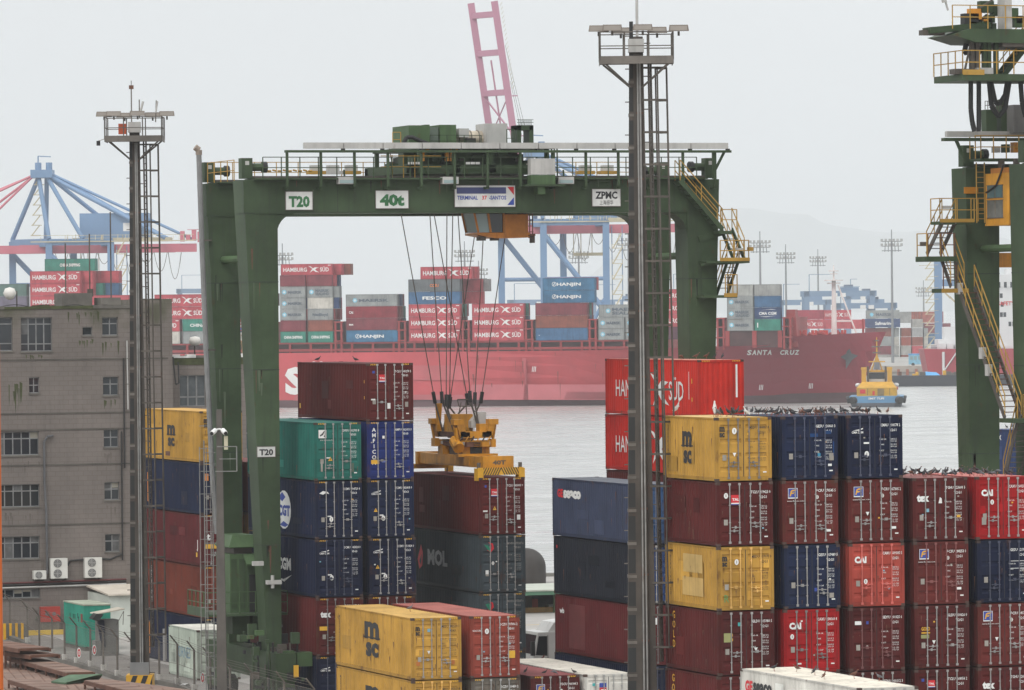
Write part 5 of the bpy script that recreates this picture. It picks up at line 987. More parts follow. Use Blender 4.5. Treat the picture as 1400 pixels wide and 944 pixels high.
# block courses: fine horizontal joints
t_ = wallm.node_tree; b_ = t_.nodes['Principled BSDF']; src = b_.inputs['Base Color'].links[0].from_socket
bk = t_.nodes.new('ShaderNodeTexBrick'); bk.inputs['Scale'].default_value = 1; bk.inputs['Color1'].default_value = (1, 1, 1, 1); bk.inputs['Color2'].default_value = (.93, .93, .93, 1); bk.inputs['Mortar'].default_value = (.8, .78, .76, 1)
bk.inputs['Brick Width'].default_value = .6; bk.inputs['Row Height'].default_value = .3; bk.inputs['Mortar Size'].default_value = .018
gg = t_.nodes.new('ShaderNodeNewGeometry'); sx_ = t_.nodes.new('ShaderNodeSeparateXYZ'); cx_ = t_.nodes.new('ShaderNodeCombineXYZ')
t_.links.new(gg.outputs['Position'], sx_.inputs[0]); t_.links.new(sx_.outputs['X'], cx_.inputs['X']); t_.links.new(sx_.outputs['Z'], cx_.inputs['Y']); t_.links.new(cx_.outputs[0], bk.inputs['Vector'])
mm = t_.nodes.new('ShaderNodeMixRGB'); mm.blend_type = 'MULTIPLY'; mm.inputs[0].default_value = 1; t_.links.new(src, mm.inputs[1]); t_.links.new(bk.outputs['Color'], mm.inputs[2])
# moss below the coping and under leaks, by height
nz = t_.nodes.new('ShaderNodeTexNoise'); nz.inputs['Scale'].default_value = .5; nz.inputs['Detail'].default_value = 6; t_.links.new(gg.outputs['Position'], nz.inputs['Vector'])
mr = t_.nodes.new('ShaderNodeMapRange'); mr.inputs['From Min'].default_value = 17.0; mr.inputs['From Max'].default_value = 20.6; t_.links.new(sx_.outputs['Z'], mr.inputs['Value'])
ad = t_.nodes.new('ShaderNodeMath'); ad.operation = 'MULTIPLY'; t_.links.new(mr.outputs[0], ad.inputs[0]); t_.links.new(nz.outputs['Fac'], ad.inputs[1])
m2 = t_.nodes.new('ShaderNodeMapRange'); m2.inputs['From Min'].default_value = .36; m2.inputs['From Max'].default_value = .56; m2.inputs['To Max'].default_value = .75; t_.links.new(ad.outputs[0], m2.inputs['Value'])
ms = t_.nodes.new('ShaderNodeMixRGB'); ms.inputs[2].default_value = (.05, .055, .025, 1); t_.links.new(m2.outputs[0], ms.inputs[0]); t_.links.new(mm.outputs[0], ms.inputs[1]); t_.links.new(ms.outputs[0], b_.inputs['Base Color'])
FRM = mat('window_frame_grey', (.2, .2, .2), .5, .1, .2, 2)
MOSS = mat('moss', (.055, .062, .025), .95, 0, .4, 1.5); CONCD = mat('dark_concrete', (.13, .12, .105), .9, 0, .3, .6)
Bp = lambda u, v: at(u, v, BY)
bld = thing('grey_building', 'grey concrete block building with mossy parapet and dark windows', 'building', (Bp(60, 868).x, BY+8, 0))
q = MB(); xl = Bp(-330, 500).x; xr = Bp(236, 500).x; zr = Bp(90, 419).z; zr2 = Bp(210, 409).z; xm_ = Bp(178, 500).x
def wall_with_holes(q, x0, x1, z0, z1, holes, m, y=BY, d=.28):
    xs = sorted({x0, x1, *[h[0] for h in holes], *[h[2] for h in holes]}); zs_ = sorted({z0, z1, *[h[1] for h in holes], *[h[3] for h in holes]})
    for a, b in zip(xs, xs[1:]):
        for c, e in zip(zs_, zs_[1:]):
            mx_, mz_ = (a+b)/2, (c+e)/2
            if any(h[0] < mx_ < h[2] and h[1] < mz_ < h[3] for h in holes): continue
            q.poly([(a, y, c), (b, y, c), (b, y, e), (a, y, e)], m)
    for h in holes:
        q.poly([(h[0], y, h[1]), (h[2], y, h[1]), (h[2], y+d, h[1]), (h[0], y+d, h[1])], CONCD); q.poly([(h[0], y, h[3]), (h[0], y+d, h[3]), (h[2], y+d, h[3]), (h[2], y, h[3])], m)
        q.poly([(h[0], y, h[1]), (h[0], y+d, h[1]), (h[0], y+d, h[3]), (h[0], y, h[3])], m); q.poly([(h[2], y, h[1]), (h[2], y, h[3]), (h[2], y+d, h[3]), (h[2], y+d, h[1])], m)
wins = [(-60, 434, 17, 481, 4, (.22, .8)), (29, 434, 71, 481, 4, (.22, .8)), (113, 447, 126, 459, 1, ()), (140, 434, 161, 459, 2, (.65,)), (40, 516, 53.5, 538, 2, (.5,)), (141, 515, 162, 541, 2, (.6,)), (-40, 590, 53, 624, 8, (.7,)), (142, 587, 162, 612, 2, (.55,)), (-40, 662, 54, 695, 8, (.7,)), (143, 659, 163, 684, 2, (.6,)), (-40, 733, 54, 766, 8, (.7,)), (144, 730, 164, 755, 2, (.6,)), (-40, 805, 55, 820, 8, ())]
holes = []
for u0, v0, u1, v1, nv, hz2 in wins:
    a, b = Bp(u0, v1), Bp(u1, v0); holes.append((a.x, a.z, b.x, b.z))
wall_with_holes(q, xl, xr, -.1, zr, holes, wallm)
q.poly([(xm_, BY-.003, zr-.02), (xr, BY-.003, zr-.02), (xr, BY-.003, zr2), (xm_, BY-.003, zr2)], wallm)
q.poly([(xl, BY, 0), (xl, BY, zr), (xl, BY+16, zr), (xl, BY+16, 0)], wallm); q.poly([(xr, BY, 0), (xr, BY+16, 0), (xr, BY+16, zr2), (xr, BY, zr2)], wallm); q.poly([(xl, BY+16, 0), (xl, BY+16, zr), (xr, BY+16, zr), (xr, BY+16, 0)], wallm)
q.poly([(xm_, BY+.3, zr-.1), (xr, BY+.3, zr-.1), (xr, BY+.3, zr2), (xm_, BY+.3, zr2)], wallm); q.poly([(xm_, BY, zr2), (xr, BY, zr2), (xr, BY+.3, zr2), (xm_, BY+.3, zr2)], MOSS); q.poly([(xm_, BY, zr), (xm_, BY, zr2), (xm_, BY+.3, zr2), (xm_, BY+.3, zr)], wallm)
wob(q, 'wall', bld)
q = MB(); q.box(xl, BY+.02, zr-.35, xr-.02, BY+15.9, zr-.05, CONCD); rf = wob(q, 'roof', bld)
q = MB(); rnd = random.Random(3)
x = xl
while x < xm_-.4:
    w2 = rnd.uniform(.8, 2); q.box(x, BY-.06, zr-.16, min(x+w2, xm_), BY+.35, zr+rnd.uniform(.0, .08), MOSS if rnd.random() < .6 else CONCD); x += w2
wob(q, 'parapet', bld); q = MB(); p = Bp(100, 408); q.box(p.x, BY+3, zr-.1, p.x+2.0, BY+5, Bp(100, 403).z+.1, CONCD); wob(q, 'roof_housing', bld); q = MB(); q.box(Bp(150, 410).x, BY+2, zr-.1, Bp(176, 410).x, BY+4, Bp(150, 407).z, CONCD); wob(q, 'roof_housing', bld)
q = MB()
for v in (492, 565.5, 588, 636, 718): z = Bp(60, v).z; q.box(xl, BY-.035, z-.05, xr-.3, BY-.002, z+.04, mat('ledge', (.09, .08, .07), .9, 0, .3, .6))
wob(q, 'ledge', bld)
q = MB(); rnd = random.Random(17)
for u0, v0, w_, h_, n_ in ((12, 520, 18, 50, 9), (108, 462, 20, 16, 7), (88, 425, 50, 22, 9), (30, 484, 36, 10, 8), (55, 760, 6, 30, 4), (140, 465, 22, 26, 5), (-5, 628, 60, 24, 7), (140, 545, 22, 22, 4), (140, 616, 22, 22, 4), (142, 690, 20, 24, 4), (0, 700, 54, 22, 7)):
    for i in range(n_):
        u = u0+rnd.uniform(0, w_); v = v0+rnd.uniform(0, h_*.3); l_ = h_*rnd.uniform(.3, .8); k_ = rnd.uniform(.5, 1.6); y_ = V((0, -.004-.0006*i, 0)); q.poly([Bp(u-k_, v)+y_, Bp(u+k_, v+1)+y_, Bp(u+k_*.7, v+l_*.6)+y_, Bp(u, v+l_)+y_, Bp(u-k_*.6, v+l_*.5)+y_], MOSS if v < 560 else mat('water_stain', (.115, .098, .086), .9, 0, .2, 2))
wob(q, 'wall_stain', bld)
rnd = random.Random(8)
for (u0, v0, u1, v1, nv, hz2), (x0, z0, x1, z1) in zip(wins, holes):
    q = MB(); y = BY+.16; q.box(x0, y, z0, x1, y+.06, z0+.06, FRM); q.box(x0, y, z1-.06, x1, y+.06, z1, FRM)
    for i in range(nv+1):
        x = x0+(x1-x0)*i/nv; q.box(max(x0, x-.035), y-.002, z0, min(x1, x+.035), y+.062, z1, FRM)
    for f in hz2: z = z0+(z1-z0)*f; q.box(x0, y-.004, z-.035, x1, y+.064, z+.035, FRM)
    q.box(x0-.06, BY-.06, z0-.09, x1+.06, BY+.02, z0, CONCD); fo = wob(q, 'window', bld)
    q = MB(); q.poly([(x0, y+.03, z0), (x1, y+.03, z0), (x1, y+.03, z1), (x0, y+.03, z1)], GLASS)
    if nv >= 2:
        for i in range(nv):
            if rnd.random() < .35: a = x0+(x1-x0)*i/nv; zz0 = z0+(z1-z0)*rnd.choice((0, .5, .68)); q.poly([(a+.03, y+.026, zz0), (a+(x1-x0)/nv-.03, y+.026, zz0), (a+(x1-x0)/nv-.03, y+.026, z1-.05), (a+.03, y+.026, z1-.05)], rnd.choice((mat('blind_cream', (.3, .28, .23), .8, 0, .2), mat('curtain_grey', (.1, .1, .1), .8, 0, .3, 3), mat('curtain_grey', (.1, .1, .1)))))
    wob(q, 'pane', fo)
q = MB(); q.path([Bp(72, 596)+V((0, -.12, 0)), Bp(64, 597)+V((0, -.15, 0)), Bp(59.5, 604)+V((0, -.15, 0)), Bp(60, 660)+V((0, -.15, 0)), Bp(62.5, 700)+V((0, -.15, 0)), Bp(64, 785)+V((0, -.15, 0))], .075, 7, mat('lead_pipe', (.1, .1, .105), .6, .2, .3)); wob(q, 'drain_pipe', bld)
q = MB()
for u, v0, v1 in ((165.5, 590, 766), (168.5, 490, 640), (173, 466, 560)): q.bar(Bp(u, v0)+V((0, -.1, 0)), Bp(u+1.5, v1)+V((0, -.1, 0)), .05, 5, (DARK, CONCD, GREYB)[int(u) % 3])
for v, mm_ in ((796, mat('pipe_maroon', (.1, .03, .03), .7, 0, .3)), (799, DARK), (802.5, GREYB)): a = Bp(-60, v+4); b = Bp(172, v-4); q.bar(a+V((0, -.1, 0)), b+V((0, -.1, 0)), .06, 5, mm_)
q.path([Bp(92, 774)+V((0, -.1, 0)), Bp(95, 767)+V((0, -.1, 0)), Bp(104, 766)+V((0, -.1, 0)), Bp(116, 765)+V((0, -.1, 0))], .06, 5, DARK); q.path([Bp(137, 764)+V((0, -.1, 0)), Bp(150, 765)+V((0, -.1, 0)), Bp(166, 758)+V((0, -.1, 0))], .06, 5, DARK)
q.path([Bp(236, 488)+V((0, -.1, 0)), Bp(238, 510)+V((0, -.1, 0)), Bp(240, 526)+V((0, -.1, 0)), Bp(244, 524)+V((0, -.1, 0)), Bp(243, 495)+V((0, -.1, 0))], .05, 5, DARK)
for v0, u1 in ((421, 0),): q.path([Bp(u, 420-3*abs(math.sin(u/13))) for u in range(0, 176, 5)], .03, 4, DARK)
wob(q, 'wall_cable', bld)
q = MB(); a, b = Bp(124, 818), Bp(172, 804); q.hexa([(a.x, BY-1.0, a.z+.55), (b.x+.3, BY-1.0, a.z+.55), (b.x+.3, BY, b.z+.1), (a.x, BY, b.z+.1)], [(a.x, BY-1.0, a.z+.62), (b.x+.3, BY-1.0, a.z+.62), (b.x+.3, BY, b.z+.2), (a.x, BY, b.z+.2)], mat('old_tiles', (.3, .24, .17), .9, 0, .5, 3)); q.box(a.x+.2, BY-.9, a.z-.1, b.x+.2, BY-.8, a.z+.5, WHITE)
for i in range(14): x = a.x+.3+i*.14; q.box(x, BY-.91, a.z+.1, x+.08, BY-.9, a.z+.35, DARK)
wob(q, 'awning', bld)
aw = Bp(172, 500)
for (u0, v0, u1, v1, nf, lab) in ((67.5, 763, 90, 791, 2, 'white twin-fan air conditioner beside the drain pipe'), (114, 762, 137, 790, 2, 'white twin-fan air conditioner close to the dark mast'), (44, 780, 61, 792, 1, 'small white single-fan air conditioner on the wall pipes')):
    a, b = Bp(u0, v1), Bp(u1, v0); t = thing('air_conditioner', lab, 'air conditioner', (a.x, BY-.45, a.z), 0, 'air conditioners on the wall')
    q = MB(); w_, h_ = b.x-a.x, b.z-a.z; q.box(0, 0, 0, w_, .4, h_, mat('ac_white', (.6, .59, .55), .5, 0, .1, 1)); q.box(.05, .1, -.12, .12, .45, 0, STEELD); q.box(w_-.12, .1, -.12, w_-.05, .45, 0, STEELD); q.obj('casing', t)
    for k in range(nf):
        q = MB(); zc = h_*(k+.5)/nf; r = min(w_*.33, h_/nf*.42); xc = w_*.4
        q.add([(xc+r*math.cos(i*math.pi/9), -.01, zc+r*math.sin(i*math.pi/9)) for i in range(18)], [tuple(range(18))], mat('fan_grille', (.12, .12, .12), .6, 0, .2, 3))
        for i in range(4): q.bar((xc, -.02, zc), (xc+r*math.cos(i*1.57), -.02, zc+r*math.sin(i*1.57)), .015, 4, GREYB)
        for rr in (r*.4, r*.7, r): q.path([(xc+rr*math.cos(i*math.pi/8), -.02, zc+rr*math.sin(i*math.pi/8)) for i in range(17)], .012, 4, GREYB)
        q.obj('fan', t)
# lower wing
WY = BY+1.2; Wp = lambda u, v: at(u, v, WY)
wing = thing('building_wing', 'lower grey building wing with a broken white roof edge behind the crane legs', 'building', (Wp(290, 600).x, WY+6, 0))
q = MB(); x0, x1 = xr+.02, Wp(352, 600).x; zw = Wp(290, 488).z; whol = []
for u0, v0, u1, v1 in ((246, 513, 281, 556), (337, 540, 352, 615), (300, 513, 330, 556)): a, b = Wp(u0, v1), Wp(u1, v0); whol.append((a.x, a.z, min(b.x, x1-.05), b.z))
wall_with_holes(q, x0, x1, -.1, zw, whol, wallm, WY)
q.poly([(x1, WY, 0), (x1, WY+12, 0), (x1, WY+12, zw), (x1, WY, zw)], wallm); q.poly([(x0, WY+12, 0), (x0, WY+12, zw), (x1, WY+12, zw), (x1, WY+12, 0)], wallm); wob(q, 'wall', wing)
q = MB(); q.box(x0, WY+.02, zw-.3, x1-.02, WY+11.9, zw-.03, CONCD); rnd = random.Random(6); x = x0
while x < x1-.3: w2 = rnd.uniform(.3, .9); q.box(x, WY-.1, zw-.05, min(x1, x+w2), WY+.5, zw+rnd.uniform(.06, .2), mat('broken_white', (.6, .6, .58), .8, 0, .3, 2) if rnd.random() < .75 else CONCD); x += w2
q.box(x0, WY-.05, zw-.5, x1, WY-.002, zw-.06, MOSS); wob(q, 'roof', wing)
for a in whol:
    q = MB(); y = WY+.15; n_ = 3 if a[2]-a[0] > 1 else 1
    for i in range(n_+1): x = a[0]+(a[2]-a[0])*i/n_; q.box(max(a[0], x-.05), y, a[1], min(a[2], x+.05), y+.06, a[3], FRM)
    for f in (0, .3, 1): z = a[1]+(a[3]-a[1])*f; q.box(a[0], y-.003, max(a[1], z-.05), a[2], y+.063, min(a[3], z+.05), FRM)
    fo = wob(q, 'window', wing); q = MB(); q.poly([(a[0], y+.03, a[1]), (a[2], y+.03, a[1]), (a[2], y+.03, a[3]), (a[0], y+.03, a[3])], mat('wing_glass', (.07, .08, .085), .15, 0, .3, 2)); wob(q, 'pane', fo)
# rooftop things
def roof_thing(name, lab, cat, u, v, Y, fn):
    p = at(u, v, Y); t = thing(name, lab, cat, (p.x, Y, p.z)); fn(t); return t
for u, vt, lab in ((90, 333, 'thin whip antenna on the roof among red ship containers'), (123, 320, 'thin antenna with a small box beside the roof housing'), (152, 290, 'tallest thin antenna on the roof beside the dark mast')):
    q = MB(); z1 = at(u, vt, BY+4).z; q.bar((0, 0, -.4), (0, 0, z1-zr), .045, 5, STEELD)
    if u == 123: q.box(-.15, -.1, .6, .2, .1, 1.1, STEELD)
    o = q.obj('roof_antenna'); o.location = (at(u, 415, BY+4).x, BY+4, zr); tag(o, lab, 'antenna', 'roof antennas')
q = MB(); q.bar((0, 0, -.3), (0, 0, 1.0), .04, 5, STEELD); q.lathe((-.5, -.2, .85), [(0, -.42), (.25, -.35), (.42, 0), (.3, .3), (0, .38)], 14, mat('dish_white', (.6, .58, .54), .5, 0, .1)); q.bar((0, 0, .85), (-.4, -.1, .85), .04, 5, STEELD); o = q.obj('satellite_dome', smooth=True); o.location = (at(23, 414, BY+1).x, BY+1, zr); tag(o, 'rounded white aerial dome on the roof edge', 'aerial')
q = MB(); p = at(320, 475, WY+3); q.bar((0, 0, 0), (0, 0, 1.0), .05, 5, STEELD); q.lathe((0, -.1, 1.0), [(0, -.3), (.3, -.25), (.42, 0), (.3, .25), (0, .3)], 12, mat('dish_white', (.6, .58, .54))); o = q.obj('satellite_dish', smooth=True); o.location = (at(266, 485, WY+3).x, WY+3, zw); tag(o, 'white satellite dish on the lower wing roof', 'satellite dish')
q = MB(); q.lathe((0, 0, 0), [(.25, 0), (.22, .05), (.08, .5), (.05, .75), (0, .78)], 10, mat('cone_orange', (.6, .16, .02), .5, 0, .1)); q.box(-.28, -.28, 0, .28, .28, .04, mat('cone_orange', (.6, .16, .02))); o = q.obj('traffic_cone'); o.location = (at(147, 405, BY+3).x, BY+3, zr2-.75); tag(o, 'small orange cone on the roof slab beside the mast', 'cone')

# ------------------------------------------------------------------ yard edge, low left
def gbox(name, lab, cat, x, y, fn, rz=0): t = thing(name, lab, cat, (x, y, 0), rz); fn(t); return t
tealm = paint((.035, .25, .18), .15)
p = atz(115.5, 885, .25)
def kiosk(t):
    q = MB(); q.box(0, 0, .25, 1.62, 5.0, 2.7, tealm); q.box(-.03, -.03, 2.7, 1.65, 5.03, 2.78, mat('kiosk_roof', (.3, .32, .25), .8, 0, .3)); q.box(.05, .05, 0, 1.55, 4.9, .25, CONCD); q.obj('housing', t)
    q = MB(); q.box(-.03, .4, 1.7, 0, .75, 2.2, mat('sign_dark_red', (.25, .03, .03), .5, 0, .2)); q.obj('warning_plate', t)
    q = MB()
    for y in (1.3, 1.5, 2.2, 2.6, 3.4): q.box(-.02, y, 1.6+.1*(int(y*10) % 4), 0, y+.08, 1.9+.1*(int(y*10) % 4), DARK)
    q.obj('vent', t)
gbox('equipment_kiosk', 'teal green metal kiosk with a flat grey roof by the grey building', 'kiosk', p.x, p.y, kiosk)
p2 = atz(150, 872, 0)
def shedw(t):
    q = MB(); W_ = mat('shed_white', (.5, .53, .48), .7, 0, .15, .6); q.box(0, 0, 0, 3.2, 7, 2.6, W_); q.obj('wall', t)
    q = MB(); q.hexa([(-.1, -.2, 2.6), (3.4, -.2, 2.6), (3.4, 7.3, 3.0), (-.1, 7.3, 3.0)], [(-.1, -.2, 2.7), (3.4, -.2, 2.7), (3.4, 7.3, 3.12), (-.1, 7.3, 3.12)], mat('shed_roof', (.58, .52, .44), .7, 0, .15, .6)); q.obj('roof', t)
gbox('white_shed', 'low white shed with a pale sloping roof behind the mast', 'shed', p2.x, p2.y, shedw)
p3 = atz(138, 897, 0)
def booth(t):
    q = MB(); G_ = mat('booth_grey', (.15, .15, .14), .7, 0, .3, .8); q.box(0, 0, 0, 1.1, 1.3, 2.1, G_); q.box(-.35, -.1, 0, .0, .7, .9, G_); q.obj('booth_wall', t)
    q = MB(); q.hexa([(-.3, -.3, 2.45), (1.4, -.3, 2.7), (1.4, 1.4, 2.7), (-.3, 1.4, 2.45)], [(-.25, -.3, 2.5), (1.4, -.3, 2.76), (1.4, 1.4, 2.76), (-.25, 1.4, 2.5)], mat('canvas', (.42, .38, .31), .9, 0, .25, 2)); q.hexa([(-.55, -.3, 2.2), (-.2, -.35, 2.05), (-.2, .6, 2.05), (-.55, .6, 2.2)], [(-.3, -.3, 2.5), (.1, -.35, 2.45), (.1, .6, 2.45), (-.3, .6, 2.5)], DARK); q.obj('canvas_roof', t)
    q = MB(); q.hexa([(-.05, -.1, .9), (.25, -.1, .5), (.3, .02, .5), (-.05, .02, .9)], [(-.2, -.1, 2.1), (.2, -.1, 2.1), (.2, .02, 2.1), (-.2, .02, 2.1)], mat('navy_cloth', (.02, .024, .04), .9, 0, .3, 4))
    for x in (.9, 1.3): q.bar((x, -.2, 1.8), (1.35, -.2, 2.6), .02, 4, STEELD)
    q.obj('hanging_cloth', t)
gbox('guard_booth', 'small grey booth with a torn canvas roof by the fence', 'booth', p3.x, p3.y, booth)
p = atz(12, 858, 0)
def redc(t):
    q = MB(); q.box(0, 0, .8, 1.25, .4, 1.75, mat('hydrant_red', (.33, .04, .03), .5, 0, .15, 1)); q.box(.05, .05, 0, 1.2, .35, .8, CONCD); q.obj('cabinet_body', t)
    for x in (.4, .85):
        q = MB(); q.add([(x+.13*math.cos(i*math.pi/7), -.01, 1.3+.13*math.sin(i*math.pi/7)) for i in range(14)], [tuple(range(14))], mat('dull_grey_disc', (.15, .12, .12), .6)); q.obj('port', t)
gbox('hose_cabinet', 'red cabinet with two round ports against the grey wall', 'cabinet', p.x, BY-.8, redc)
p = atz(5, 875, 0)
def barr(t):
    for i in range(4):
        q = MB(); q.box(i*.37, 0, 0, i*.37+.16, .12, 1.0, HZY); q.obj('yellow_post', t)
        q = MB(); q.box(i*.37+.16, .03, .1, i*.37+.37, .09, .95, CONCD); q.obj('infill', t)
gbox('yellow_barrier', 'yellow barred barrier in front of the red cabinet', 'barrier', p.x, p.y, barr)
p = atz(60, 867, 0)
def plant(t):
    q = MB(); q.hexa([(-.22, -.22, 0), (.22, -.22, 0), (.22, .22, 0), (-.22, .22, 0)], [(-.3, -.3, .75), (.3, -.3, .75), (.3, .3, .75), (-.3, .3, .75)], mat('planter', (.42, .38, .33), .8, 0, .2, 2)); q.obj('planter', t)
    q = MB(); rnd = random.Random(2); lm = mat('leaf', (.05, .085, .035), .6, 0, .4, 3)
    for i in range(160):
        a = rnd.uniform(0, 6.28); r = abs(rnd.gauss(0, .3)); z = .85+rnd.uniform(0, 1)*(1-r*.9)*.9; c = V((r*math.cos(a), r*math.sin(a), z)); d = V((rnd.uniform(-1, 1), rnd.uniform(-1, 1), rnd.uniform(-.3, .8))).normalized()*.14; e = d.cross(V((rnd.random(), rnd.random(), 1))).normalized()*.045; q.poly([c-d, c+e, c+d, c-e], lm)
    q.obj('foliage', t)
gbox('potted_plant', 'leafy plant in a pale square pot against the grey wall', 'plant', p.x, p.y, plant)
q = MB(); a, b = atz(33, 869, 0), atz(84, 864, 0); q.box(a.x, BY-1.1, .01, b.x, BY-.7, .3, yl); struct(q.obj('kerb'))
# fence with bent posts on a kerb
fpts = [(14, 874), (38, 884), (54, 896), (71.6, 901), (88.6, 907.7), (105, 912), (124, 917), (141.6, 922.5), (160.7, 930), (180, 936), (218, 936), (243, 941), (266, 950), (288, 960), (315, 977), (345, 986), (389, 999), (430, 1010)]
fp = [atz(u, v, .0) for u, v in fpts]
fence = thing('wire_fence', 'wire mesh fence with bent concrete posts on a low kerb', 'fence', tuple(fp[8]))
FENP = mat('fence_post', (.12, .105, .09), .85, 0, .3, 2)
mesh_m = bpy.data.materials.new('wire_mesh'); mesh_m.use_nodes = True; t_ = mesh_m.node_tree; b_ = t_.nodes['Principled BSDF']; b_.inputs['Base Color'].default_value = (.3, .28, .25, 1); b_.inputs['Alpha'].default_value = .13; b_.inputs['Roughness'].default_value = .7
for i, p in enumerate(fp):
    q = MB(); tp = p+V((0, 0, 2.35)); q.bar(p, tp, .06, 6, FENP); q.bar(tp, tp+V((-.42, -.1, .5)), .045, 5, FENP); wob(q, 'post', fence)
    q = MB(); q.box(p.x-.13, p.y-.13, 0, p.x+.13, p.y+.13, .55, mat('white_stub', (.42, .4, .37), .8, 0, .25, 2)); wob(q, 'footing', fence)
for a, b in zip(fp, fp[1:]):
    q = MB(); q.poly([a+V((0, .03, .3)), b+V((0, .03, .3)), b+V((0, .03, 2.3)), a+V((0, .03, 2.3))], mesh_m); wob(q, 'wire_panel', fence)
    q = MB()
    for z in (.3, 1.3, 2.3): q.bar(a+V((0, 0, z)), b+V((0, 0, z)), .014, 4, STEELM)
    for k in (1, 2, 3): q.bar(a+V((-.42*k/3.2, -.1, 2.35+.5*k/3.2)), b+V((-.42*k/3.2, -.1, 2.35+.5*k/3.2)), .01, 4, STEELM)
    q.beam(a+V((0, 0, .12)), b+V((0, 0, .12)), .3, .24, CONCD); wob(q, 'rail_wire', fence)
for u, v, lab in ((108, 893, 'red and white warning sign on the fence beside the teal kiosk'), (129, 889, 'small oval sign on the fence by the booth'), (277, 927, 'small oval sign on the fence near the camera pole')):
    p = atz(u, v+24, 0); q = MB(); c_ = at(u, v, p.y-.12); q.prism([c_+V((.12*math.cos(i*math.pi/8), 0, .3*math.sin(i*math.pi/8))) for i in range(16)], (0, .03, 0), WHITE); q.prism([c_+V((.085*math.cos(i*math.pi/8), -.006, .23*math.sin(i*math.pi/8))) for i in range(16)], (0, .004, 0), REDI); q.box(c_.x-.03, c_.y-.012, c_.z-.12, c_.x+.03, c_.y-.008, c_.z+.12, WHITE); o = q.obj('fence_sign'); tag(o, lab, 'sign', 'signs on the fence')
# camera pole with caged ladder
p = atz(304, 993, 0); t = thing('camera_pole', 'tall grey pole with two white cameras and a ladder by the crane foot', 'camera pole', (p.x, p.y, 0), -YAW)
s_ = 25.2; hp = at(302, 560, p.y).z
q = MB(); q.hexa([(-.26, -.2, 0), (.26, -.2, 0), (.26, .2, 0), (-.26, .2, 0)], [(-.13, -.12, hp), (.13, -.12, hp), (.13, .12, hp), (-.13, .12, hp)], mat('pole_concrete', (.095, .085, .076), .85, 0, .25, .8, 0, .3)); q.obj('post', t)
for sx in (-1, 1):
    q = MB(); q.bar((sx*.18, -.25, hp-1.0), (sx*.33, -.5, hp-1.15), .12, 9, mat('cam_white', (.7, .7, .68), .4)); q.bar((sx*.33, -.5, hp-1.15), (sx*.345, -.53, hp-1.16), .09, 9, DARK); q.bar((0, -.1, hp-.95), (sx*.2, -.28, hp-1.0), .05, 6, mat('cam_white', (.7, .7, .68))); q.obj('camera', t)
q = MB(); q.box(.24, -.3, hp-1.95, .42, -.1, hp-1.3, mat('cream_box', (.5, .46, .33), .5, 0, .1)); q.obj('junction_box', t)
q = MB()
for x in (-.75, -.35): q.bar((x, -.05, 1.0), (x, -.05, hp-1.5), .03, 4, mat('ladder_grey', (.2, .2, .19), .6, .1, .25, 3, .3))
k = int((hp-2.5)/.55)
for i in range(k): q.bar((-.75, -.05, 1.2+i*.55), (-.2, -.05, 1.2+i*.55), .022, 4, mat('ladder_grey', (.2, .2, .19), .6, .1, .25, 3, .3))
for x in (-.95, -.62): q.bar((x, -.45, 2.5), (x, -.45, hp-1.8), .02, 4, mat('ladder_grey', (.2, .2, .19), .6, .1, .25, 3, .3))
for i in range(0, k, 2): z = 2.5+i*.55; q.path([(-.75, -.05, z), (-.95, -.45, z), (-.4, -.45, z), (-.35, -.05, z)], .018, 4, mat('ladder_grey', (.2, .2, .19), .6, .1, .25, 3, .3))
q.path([(-.1, -.3, hp-1.8), (.85, -.3, hp-1.8), (.85, -.3, hp-3.0), (-.2, -.3, hp-3.0)], .03, 4, mat('ladder_grey', (.2, .2, .19), .6, .1, .25, 3, .3)); q.bar((0, -.3, hp-2.4), (.85, -.3, hp-2.4), .025, 4, mat('ladder_grey', (.2, .2, .19), .6, .1, .25, 3, .3)); q.obj('ladder', t)
# white fence tapes, litter in the low corner
q = MB(); o0 = atz(248, 942, 0); q.add([(-.3, 0, .02), (-.1, -.1, .2), (.25, -.05, .32), (.4, .1, .15), (.1, .2, .02), (-.1, .15, .3)], [(0, 1, 5), (1, 2, 5), (2, 3, 5), (3, 4, 5), (4, 0, 5)], WHITE); o = q.obj('plastic_bag'); o.location = o0+V((0, -.5, 0)); tag(o, 'crumpled white plastic bag lying by the fence', 'plastic bag')
q = MB(); q.box(-.3, -.2, 0, .3, .2, 1.9, mat('mid_grey_post', (.26, .25, .24), .7, 0, .15)); o = q.obj('concrete_block'); o.location = atz(231, 905, 0); tag(o, 'narrow grey concrete block standing by the pale mint container', 'concrete block')
